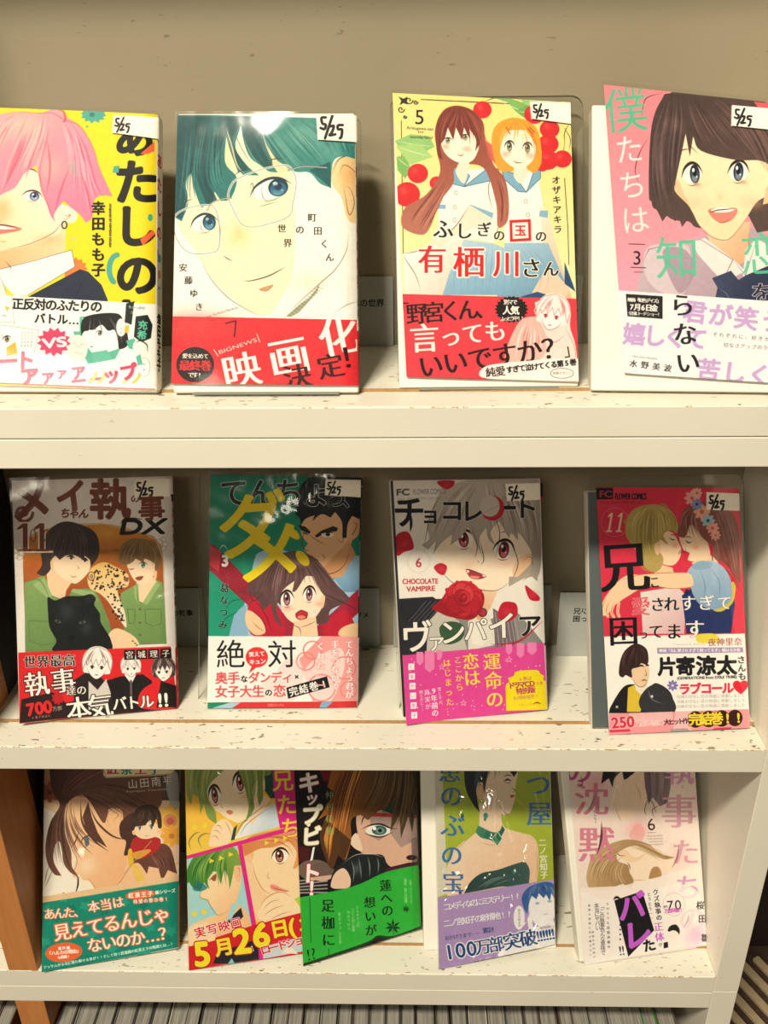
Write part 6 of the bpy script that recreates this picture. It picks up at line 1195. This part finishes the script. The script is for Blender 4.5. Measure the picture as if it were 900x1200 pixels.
# ---------------------------------------------------------------- the comics
M_page = mat('page_paper', (.80, .76, .66), .85)
def _page():
    b = M_page.node_tree.nodes['Principled BSDF']; wv = N(M_page, 'ShaderNodeTexNoise', Scale=3., Detail=2.); uv = N(M_page, 'ShaderNodeUVMap'); mp = N(M_page, 'ShaderNodeMapping'); mp.inputs['Scale'].default_value = (1, 90, 1)
    K(M_page, uv.outputs[0], mp.inputs[0]); K(M_page, mp.outputs[0], wv.inputs['Vector'])
    K(M_page, ramp(M_page, wv.outputs[0], ((.35, (.55, .5, .4)), (.6, (.84, .8, .7)))).outputs[0], b.inputs['Base Color'])
_page()
M_white = mat('white_wrapper_card', (.86, .83, .74), .45)
M_grey = mat('grey_printed_card', (.10, .12, .12), .4)
M_black = mat('black_card', (.02, .02, .024), .35)
def print_mat(im):
    m = mat('printed_paper', (.8, .8, .8), .6, Specular_IOR_Level=.25); b = m.node_tree.nodes['Principled BSDF']
    t = N(m, 'ShaderNodeTexImage', image=im, interpolation='Cubic', extension='EXTEND'); K(m, t.outputs[0], b.inputs['Base Color'])
    n = N(m, 'ShaderNodeTexNoise', Scale=40.); K(m, coords(m), n.inputs['Vector']); bp = N(m, 'ShaderNodeBump', Strength=.06, Distance=.0006); K(m, n.outputs[0], bp.inputs['Height']); K(m, bp.outputs[0], b.inputs['Normal'])
    return m
def film_mat(name, bump=.25, scale=18., gloss=.12, dist=.004, refl=.06):
    m = bpy.data.materials.new(name); m.use_nodes = True; nt = m.node_tree; nt.nodes.clear()
    out = N(m, 'ShaderNodeOutputMaterial'); tr = N(m, 'ShaderNodeBsdfTransparent'); gl = N(m, 'ShaderNodeBsdfAnisotropic') if 0 else N(m, 'ShaderNodeBsdfGlossy')
    tr.inputs[0].default_value = (.97, .97, .96, 1); gl.inputs['Roughness'].default_value = gloss; gl.inputs[0].default_value = (1, 1, 1, 1)
    mx = N(m, 'ShaderNodeMixShader')
    n = N(m, 'ShaderNodeTexNoise', Scale=scale, Detail=3., Distortion=.6); K(m, coords(m, (1, 1, .5)), n.inputs['Vector'])
    bp = N(m, 'ShaderNodeBump', Strength=bump, Distance=dist); K(m, n.outputs[0], bp.inputs['Height'])
    K(m, bp.outputs[0], gl.inputs['Normal']); mx.inputs[0].default_value = refl
    K(m, tr.outputs[0], mx.inputs[1]); K(m, gl.outputs[0], mx.inputs[2]); K(m, mx.outputs[0], out.inputs[0])
    return m
M_film = film_mat('clear_sleeve_film', .8, 9., .07, .005, .03)
M_film_creased = film_mat('creased_sleeve_film', .9, 20., .13, .006, .055)
M_film_crumpled = film_mat('crumpled_sleeve_film', 1., 32., .12, .012, .15)
M_acrylic = film_mat('clear_acrylic', .0, 5., .05, .001)
M_acrylic_edge = mat('clear_acrylic_edge', (.32, .34, .30), .15)
M_tape = mat('tape_label', (.8, .77, .68), .5)

class Sheet:
    """the plane of a jacket: (u, v) from bottom left, w forward of it, in mm"""
    def __init__(s, q, bulge=0., curl=0.):
        s.TL, s.TR, s.BR, s.BL = [Vector(p) for p in q]; s.bulge, s.curl = bulge, curl
        s.n = ((s.BR - s.BL).cross(s.TL - s.BL)).normalized()
        if s.n.y > 0: s.n.negate()
    def at(s, u, v, w=0.):
        p = s.BL.lerp(s.BR, u).lerp(s.TL.lerp(s.TR, u), v) if 0 <= u <= 1 and 0 <= v <= 1 else (s.BL + (s.BR - s.BL) * u) * (1 - v) + (s.TL + (s.TR - s.TL) * u) * v
        uu = min(max(u, 0), 1)
        w += s.bulge * 4 * uu * (1 - uu) + s.curl * (1 - min(max(v, 0), 1)) ** 2 * max(0., 1 - uu * 2.5) ** 2
        return (p + s.n * w) * MM
def patch(name, sh, uvq, nu, nv, w, material, parent, W=552., wpx=500., spine=0., smooth=True, ridges=None):
    """a thin sheet over the quad uvq (texture space TL TR BR BL) lying w mm in front; spine wraps round the right edge"""
    bm = bmesh.new(); uvl = bm.loops.layers.uv.new('UVMap'); k = wpx / W
    q = [Vector((a / k, b)) for a, b in uvq]; grid = []
    sp_n = 3 if spine else 0
    for j in range(nv + 1):
        v = j / nv; row = []
        for i in range(nu + 1):
            u = i / nu; p = q[3].lerp(q[2], u).lerp(q[0].lerp(q[1], u), v)
            ww = w + (ridges(p.x, p.y) if ridges else 0)
            row.append((bm.verts.new(sh.at(p.x, p.y, ww)), (p.x * k, p.y)))
        if spine:
            e = q[2].lerp(q[1], v)
            for t in range(1, sp_n + 1):
                f = t / sp_n; d = -spine * f
                out = w * .9 + (.35 if t < sp_n else .2)
                pos = sh.at(1, e.y, 0) + ((sh.BR - sh.BL).normalized() * out + sh.n * (d + w)) * MM
                row.append((bm.verts.new(pos), (k + (1 - k) * f, e.y)))
        grid.append(row)
    for j in range(nv):
        for i in range(len(grid[0]) - 1):
            c = [grid[j][i], grid[j][i + 1], grid[j + 1][i + 1], grid[j + 1][i]]
            f = bm.faces.new([x[0] for x in c])
            for lp, x in zip(f.loops, c): lp[uvl].uv = x[1]
    bmesh.ops.recalc_face_normals(bm, faces=bm.faces)
    o = link(name, bm, material, smooth=smooth); adopt(o, parent); return o
def block(name, q, t, material, parent, inset=.8, round_=1.2):
    """the bound block behind the quad q (TL TR BR BL, mm), t mm thick"""
    TL, TR, BR, BL = [Vector(p) for p in q]; n = ((BR - BL).cross(TL - BL)).normalized()
    if n.y > 0: n.negate()
    c = (TL + TR + BR + BL) / 4; F = [p + (c - p).normalized() * inset for p in (TL, TR, BR, BL)]
    bm = bmesh.new(); uvl = bm.loops.layers.uv.new('UVMap')
    f = [bm.verts.new((p - n * .15) * MM) for p in F]; g = [bm.verts.new((p - n * t) * MM) for p in F]
    faces = [bm.faces.new(f), bm.faces.new(g[::-1])]
    for i in range(4):
        j = (i + 1) % 4; s = bm.faces.new((f[j], f[i], g[i], g[j])); s.material_index = 1; faces.append(s)
        for lp, uv in zip(s.loops, ((0, 0), (1, 0), (1, 1), (0, 1))): lp[uvl].uv = uv
    bmesh.ops.recalc_face_normals(bm, faces=bm.faces)
    o = link(name, bm, material); adopt(o, parent)
    md = o.modifiers.new('soft_edges', 'BEVEL'); md.width = round_ * MM; md.segments = 2; md.limit_method = 'ANGLE'
    return o

BLOBS = {'c1': [(.30, .46, 9, 16, 4.2)], 'b3': [(.62, .40, 6, 14, 2.6)], 'b2': [(.06, .46, 3, 22, 1.6)], 'b1': [(.14, .50, 3.5, 16, 1.8), (.5, .05, 20, 3, 1)], 'c5': [(.34, .86, 2.5, 24, 1.6)],
         'c4': [(.48, .62, 2.2, 40, 1.6), (.08, .5, 2.5, 60, 1.6), (.85, .75, 4, 26, 1.8)], 'c2': [(.75, .3, 10, 12, 1.5)], 'c3': [(.42, .72, 14, 12, 3.2)], 'a4': [(.35, .12, 12, 10, 1.6)]}
def crease(rr, n, blobs=()):
    L = [(rr.uniform(.05, .95), rr.uniform(.2, .95), rr.uniform(-1, 1), rr.uniform(.05, .3), rr.uniform(.5, 1.3), rr.uniform(.012, .03)) for _ in range(n)]
    def f(u, v):
        h = sum(A * math.exp(-((u - bu_) * 107 / sx_) ** 2 - ((v - bv_) * 173 / sy_) ** 2) for bu_, bv_, sx_, sy_, A in blobs)
        for cu, cv, a, ln, amp, wd in L:
            du, dv = u - cu, v - cv; s_ = du * math.cos(a * 1.5) + dv * math.sin(a * 1.5); t_ = -du * math.sin(a * 1.5) + dv * math.cos(a * 1.5)
            if abs(t_) < ln: h += amp * math.exp(-(s_ / wd) ** 2) * math.cos(t_ / ln * math.pi / 2)
        return h
    return f
GROUPS = {'a': 'comics on the upper shelf', 'b': 'comics on the middle shelf', 'c': 'comics on the lower shelf'}
SPEC = {  # label, body material, thickness, bulge, creases
    'a1': ('yellow comic with a pink haired boy and large black title, leftmost on the upper shelf', 'p', 11, .5, 0),
    'a2': ('comic with a teal haired face in glasses above a red paper band', 'p', 11, .5, 0),
    'a3': ('yellow comic with two girls in sailor uniforms, cherries and a red band', 'w', 13, .2, 0),
    'a4': ('tilted pink comic jacket with a smiling dark haired girl on a white book', 'w', 13, .2, 3),
    'b1': ('comic with two men in green shirts, a leopard and a black panther', 'p', 9, .3, 4),
    'b2': ('green comic with big yellow letters, a frowning man and a shouting girl', 'p', 9, .3, 3),
    'b3': ('comic with a silver haired red eyed boy, a rose and a magenta band', 'k', 10, .2, 3),
    'b4': ('red comic with an embracing couple above a white panel, beside the right side panel', 'g', 11, .2, 3),
    'c1': ('comic with a brown haired profile, a daisy and a teal band', 'p', 9, .3, 7),
    'c2': ('comic with green haired youths in panels and big yellow date numerals', 'p', 8, .2, 4),
    'c3': ('dark comic with one green eye, a black glove and a bright green band', 'p', 9, .2, 5),
    'c4': ('lime green comic with a lady in an emerald choker and a lilac band', 'w', 12, .2, 26),
    'c5': ('pale pink comic with a fair haired sleeper and purple letters on black', 'w', 12, .2, 4),
}
BM = {'p': [M_white, M_page], 'w': [M_white, M_page], 'k': [M_black, M_page], 'g': [M_grey, M_page]}
for key, d in BOOK_DATA.items():
    label, bk, th, bulge, nc = SPEC[key]
    cv, band, stick = globals()['jacket_' + key](d['px'])
    im = cv.image('jacket_print'); pm = print_mat(im)
    J, B = d['jacket'], d['body']; base = (Vector(B[2]) + Vector(B[3])) / 2
    root = thing('comic_book', label, 'comic book', base, GROUPS[key[0]])
    block('book_body', B, th, BM[bk], root)
    curl = {'b1': 2.5, 'b3': 3, 'c1': 0, 'c4': 0}.get(key, 0)
    sh = Sheet(J, bulge, curl)
    k = 500 / 552
    sp = th * .92 if bk == 'p' and key != 'c3' else (8 if key == 'c3' else (2.5 if key in ('b3',) else 0))
    patch('jacket', sh, [(0, 1), (k, 1), (k, 0), (0, 0)], 10, 14, .15, pm, root, spine=sp)
    bu = cv.uv(band); patch('paper_band', sh, [(max(0, min(k, a)), max(0, min(1, b_))) for a, b_ in bu], 10, 5, .55, pm, root, spine=sp)
    if stick is not None:
        su = cv.uv(stick); patch('date_label', sh, [(min(k, a), min(1, b_)) for a, b_ in su], 2, 2, 1.15, pm, root, spine=(1.6 if sp else 0))
    rr = random.Random(hash(key[1]) % 7 + ord(key[0])); rr = random.Random(ord(key[0]) * 10 + int(key[1]))
    e = .012
    lo = 0 if key[0] == 'c' or key in ('b3', 'b4', 'b1') else -.006
    patch('clear_sleeve', sh, [(-e * k, 1 + e), ((1 + e) * k, 1 + e), ((1 + e) * k, lo), (-e * k, lo)], *((60, 80) if nc > 8 else (36, 50) if nc else (8, 10)), 1.0, M_film_crumpled if nc > 20 else M_film_creased if nc > 3 or key[0] != 'a' else M_film, root, ridges=crease(rr, nc, BLOBS.get(key, ())) if nc else None)

# ---------------------------------------------------------------- acrylic stands behind five of the comics
def book_stand(label, body, th, up=5, left=3, right=3):
    TL, TR, BR, BL = [Vector(p) for p in body]; e = (BR - BL).normalized(); u = ((TL + TR) / 2 - (BL + BR) / 2).normalized(); n = e.cross(u).normalized()
    if n.y > 0: n.negate()
    zf = Z1 if BL.z > -100 else Z2
    o0 = (BL - n * (th + 1.0)); W_ = (BR - BL).length; H_ = (TL - BL).length
    root = thing('book_stand', label, 'book stand', ((BL + BR) / 2 - n * th), 'clear acrylic book stands')
    bm = bmesh.new(); r = 7; P = []
    x0, x1, y0, y1 = -left, W_ + right, 2.5, H_ + up
    for cx_, cy_, a0 in ((x1 - r, y1 - r, 0), (x0 + r, y1 - r, 90)):
        for i in range(7):
            a = math.radians(a0 + i * 15); P.append((cx_ + r * math.cos(a), cy_ + r * math.sin(a)))
    P += [(x0, y0), (x1, y0)]
    f = [bm.verts.new((o0 + e * x + u * y) * MM) for x, y in P]; g = [bm.verts.new((o0 + e * x + u * y - n * 2.2) * MM) for x, y in P]
    bm.faces.new(f); bm.faces.new(g[::-1])
    for i in range(len(P)):
        j = (i + 1) % len(P); s = bm.faces.new((f[j], f[i], g[i], g[j])); s.material_index = 1
    bmesh.ops.recalc_face_normals(bm, faces=bm.faces); adopt(link('back_plate', bm, [M_acrylic, M_acrylic_edge]), root)
    bm = bmesh.new(); h = Vector((n.x, n.y, 0)).normalized()
    a = Vector((BL.x, BL.y, zf + 2.05)) + e * 12; b_ = Vector((BR.x, BR.y, zf + 2.05)) - e * 12
    a.z = b_.z = zf + 2.05
    q = [a + h * 1, b_ + h * 1, b_ - h * (th + 6), a - h * (th + 6)]
    lo_ = [bm.verts.new(p * MM) for p in q]; hi_ = [bm.verts.new((p + Vector((0, 0, .12))) * MM) for p in q]
    bm.faces.new(hi_); bm.faces.new(lo_[::-1])
    for i in range(4): bm.faces.new((lo_[i], lo_[(i + 1) % 4], hi_[(i + 1) % 4], hi_[i]))
    adopt(link('foot_plate', bm, M_acrylic_edge), root)
    return root
book_stand('clear acrylic stand behind the comic with the teal haired face', BOOK_DATA['a2']['body'], 11, up=1.5, left=0, right=0)
book_stand('clear acrylic stand behind the comic with two sailor uniform girls', BOOK_DATA['a3']['body'], 13, up=3, left=0, right=9)
book_stand('clear acrylic stand behind the green comic with yellow letters', BOOK_DATA['b2']['body'], 9, up=4, left=9, right=0)
book_stand('clear acrylic stand behind the silver haired boy comic', BOOK_DATA['b3']['body'], 10, up=3, left=1, right=1)
book_stand('clear acrylic stand behind the red embracing couple comic', BOOK_DATA['b4']['body'], 11, up=9, left=-8, right=4)

# ---------------------------------------------------------------- title cards standing against the back panel
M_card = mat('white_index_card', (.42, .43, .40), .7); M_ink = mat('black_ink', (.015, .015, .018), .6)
def text_mesh(s, size, off=.02):
    bm = bmesh.new()
    for i, ch in enumerate(s):
        tris, *_ = glyph(ch, off)
        for t in tris:
            try: bm.faces.new([bm.verts.new(((p[0] + i) * size * MM, 0, p[1] * size * MM)) for p in t])
            except ValueError: pass
    return bm
def card(label, x0, x1, ztop, zbot, y, lines, size, tx, tz, tilt=2.5):
    root = thing('title_card', label, 'card', ((x0 + x1) / 2, y, zbot), 'white title cards behind the comics')
    R = Matrix.Rotation(math.radians(-tilt), 4, 'X')
    bm = bmesh.new(); box(bm, x0, x1, -.6, 0, 0, ztop - zbot); bmesh.ops.transform(bm, matrix=Matrix.Translation((0, y * MM, zbot * MM)) @ R, verts=bm.verts); adopt(link('card_sheet', bm, M_card), root)
    for k_, s in enumerate(lines):
        bm = text_mesh(s, size); bmesh.ops.transform(bm, matrix=Matrix.Translation((0, y * MM, zbot * MM)) @ R @ Matrix.Translation((tx * MM, -.75 * MM, (tz - zbot - k_ * size * 1.15) * MM)), verts=bm.verts)
        adopt(link('lettering', bm, M_ink), root)
CY = 119.2
card('white title card behind the yellow pink haired boy comic', -262, -158, 49, 2.2, CY, ['あたしの！'], 5.8, -178, 26)
card('white title card behind the teal haired face comic', -112, 5.5, 49, 2.2, CY, ['町田くんの世界'], 5.5, -39, 29.5)
card('white title card behind the comic with two sailor uniform girls', 14, 132, 49, 2.2, CY, ['ふしぎの国の有栖川さん'], 8.2, 40, 24)
card('white title card behind the tilted pink comic', 142, 250, 49, 2.2, CY, ['僕たちは知らない'], 8.4, 152, 24)
card('white title card behind the comic with leopard and panther', -262, -147, -193, -246.8, CY, ['メイちゃんの執事'], 5.8, -202.2, -217.3)
card('white title card behind the green comic with yellow letters', -128, -7, -193, -246.8, CY, ['てんちょう、ダメ'], 5.6, -60, -219)
card('white title card behind the silver haired boy comic', 4, 128, -190, -246.8, CY, ['チョコレートヴァンパイア'], 8.4, 20, -218)
card('white title card with two lines of bold text beside the red couple comic', 133, 240, -191, -246.8, 108, ['兄に愛され', '困ってます'], 5.9, 144, -209, 4)

# ---------------------------------------------------------------- comics packed in the compartment under the bottom shelf
M_spine = [mat('book_cover_edge', c, .6) for c in ((.06, .055, .05), (.16, .15, .13), (.5, .46, .38), (.05, .25, .04), (.28, .27, .24), (.11, .08, .06))]
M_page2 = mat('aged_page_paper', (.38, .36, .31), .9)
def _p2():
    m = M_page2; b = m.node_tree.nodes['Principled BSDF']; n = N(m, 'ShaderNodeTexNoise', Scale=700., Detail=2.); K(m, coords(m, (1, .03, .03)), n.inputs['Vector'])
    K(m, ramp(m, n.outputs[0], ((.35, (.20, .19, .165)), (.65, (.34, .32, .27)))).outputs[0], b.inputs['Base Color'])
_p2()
def packed(x, w, h, lean, cm, label, y0, depth=118, zb=-819.8, group='comics packed under the bottom shelf'):
    root = thing('packed_comic', label, 'comic book', (x + w / 2, y0 + depth / 2, zb), group)
    M_ = Matrix.Translation((x * MM, 0, zb * MM)) @ Matrix.Rotation(math.radians(lean), 4, 'Y')
    for nm, a, c, m in (('page_block', 1.2, w - 1.2, M_page2), ('cover', 0, 1.1, cm), ('cover', w - 1.1, w, cm)):
        bm = bmesh.new(); box(bm, a, c, y0 + (0 if nm == 'cover' else 1.5), y0 + depth, .0 if nm == 'cover' else 1, h if nm == 'cover' else h - 1.5)
        bmesh.ops.transform(bm, matrix=M_, verts=bm.verts); adopt(link(nm, bm, m), root)
rr = random.Random(12); x = -286.0; seen_ = set()
i = 0
while x < 240:
    w_ = rr.uniform(11.5, 16.5)
    px_frac = (x + 286) / 540
    special = None
    if abs(x + 187) < 7: cm, lab, pg = M_spine[2], 'cream covered comic among the dark ones packed under the bottom shelf, left half', 1
    elif abs(x - 62) < 7: cm, lab, pg = M_spine[2], 'pale cream comic packed under the bottom shelf, right of centre', 1
    elif abs(x - 222) < 9 and 'green' not in seen_: cm, lab, pg = M_spine[3], 'green covered comic packed under the bottom shelf near the right side panel', 1
    else: cm, lab, pg = rr.choice((M_spine[0], M_spine[0], M_spine[1], M_spine[4], M_spine[5])), 'thin dark edged comic packed upright in the row under the bottom shelf', 0
    if cm is M_spine[3]: seen_.add('green')
    packed(x, w_ if x + w_ < 258 else 12, 262 + rr.uniform(-5, 2), 0, cm, lab, rr.uniform(1, 5), group='comics packed under the bottom shelf' )
    x += w_ + rr.choice((.3, .4, 1.2)); i += 1
x = -420.0
while x < -329:
    w_ = rr.uniform(11, 15); packed(x, w_, 262, 0, M_spine[5], 'comic packed upright left of the orange wooden panel under the bottom shelf', 4, group='comics packed left of the orange panel'); x += w_ + .5

# ---------------------------------------------------------------- slatted rack standing beside the bookcase
rack = thing('slatted_rack', 'dark wooden rack with pale slats, beside the bookcase at lower right', 'rack', (430, 150, -1100))
M_slat = wood('pale_slat_wood', (.62, .48, .30), (.5, .38, .23)); M_dark = wood('dark_rack_wood', (.10, .06, .045), (.05, .03, .022))
bm = bmesh.new(); box(bm, 286, 620, 30, 240, -762, -747, 1); adopt(link('rack_base', bm, M_dark), rack)
bm = bmesh.new(); box(bm, 286, 620, 240.5, 255, -1100, -330, 1); adopt(link('back_board', bm, M_dkside), rack)
for lx in (292, 606):
    for ly in (36, 222): bm = bmesh.new(); box(bm, lx, lx + 12, ly, ly + 12, -1100, -762.2, 1); adopt(link('leg', bm, M_dark), rack)
for i in range(11):
    bm = bmesh.new(); box(bm, -95, 95, -4.2, 4.2, 0, 5, .8)
    bmesh.ops.transform(bm, matrix=Matrix.Translation(((352 + i * 20.7) * MM, 136 * MM, -746.8 * MM)) @ Matrix.Rotation(math.radians(-63.4), 4, 'Z'), verts=bm.verts); adopt(link('slat', bm, M_slat), rack)
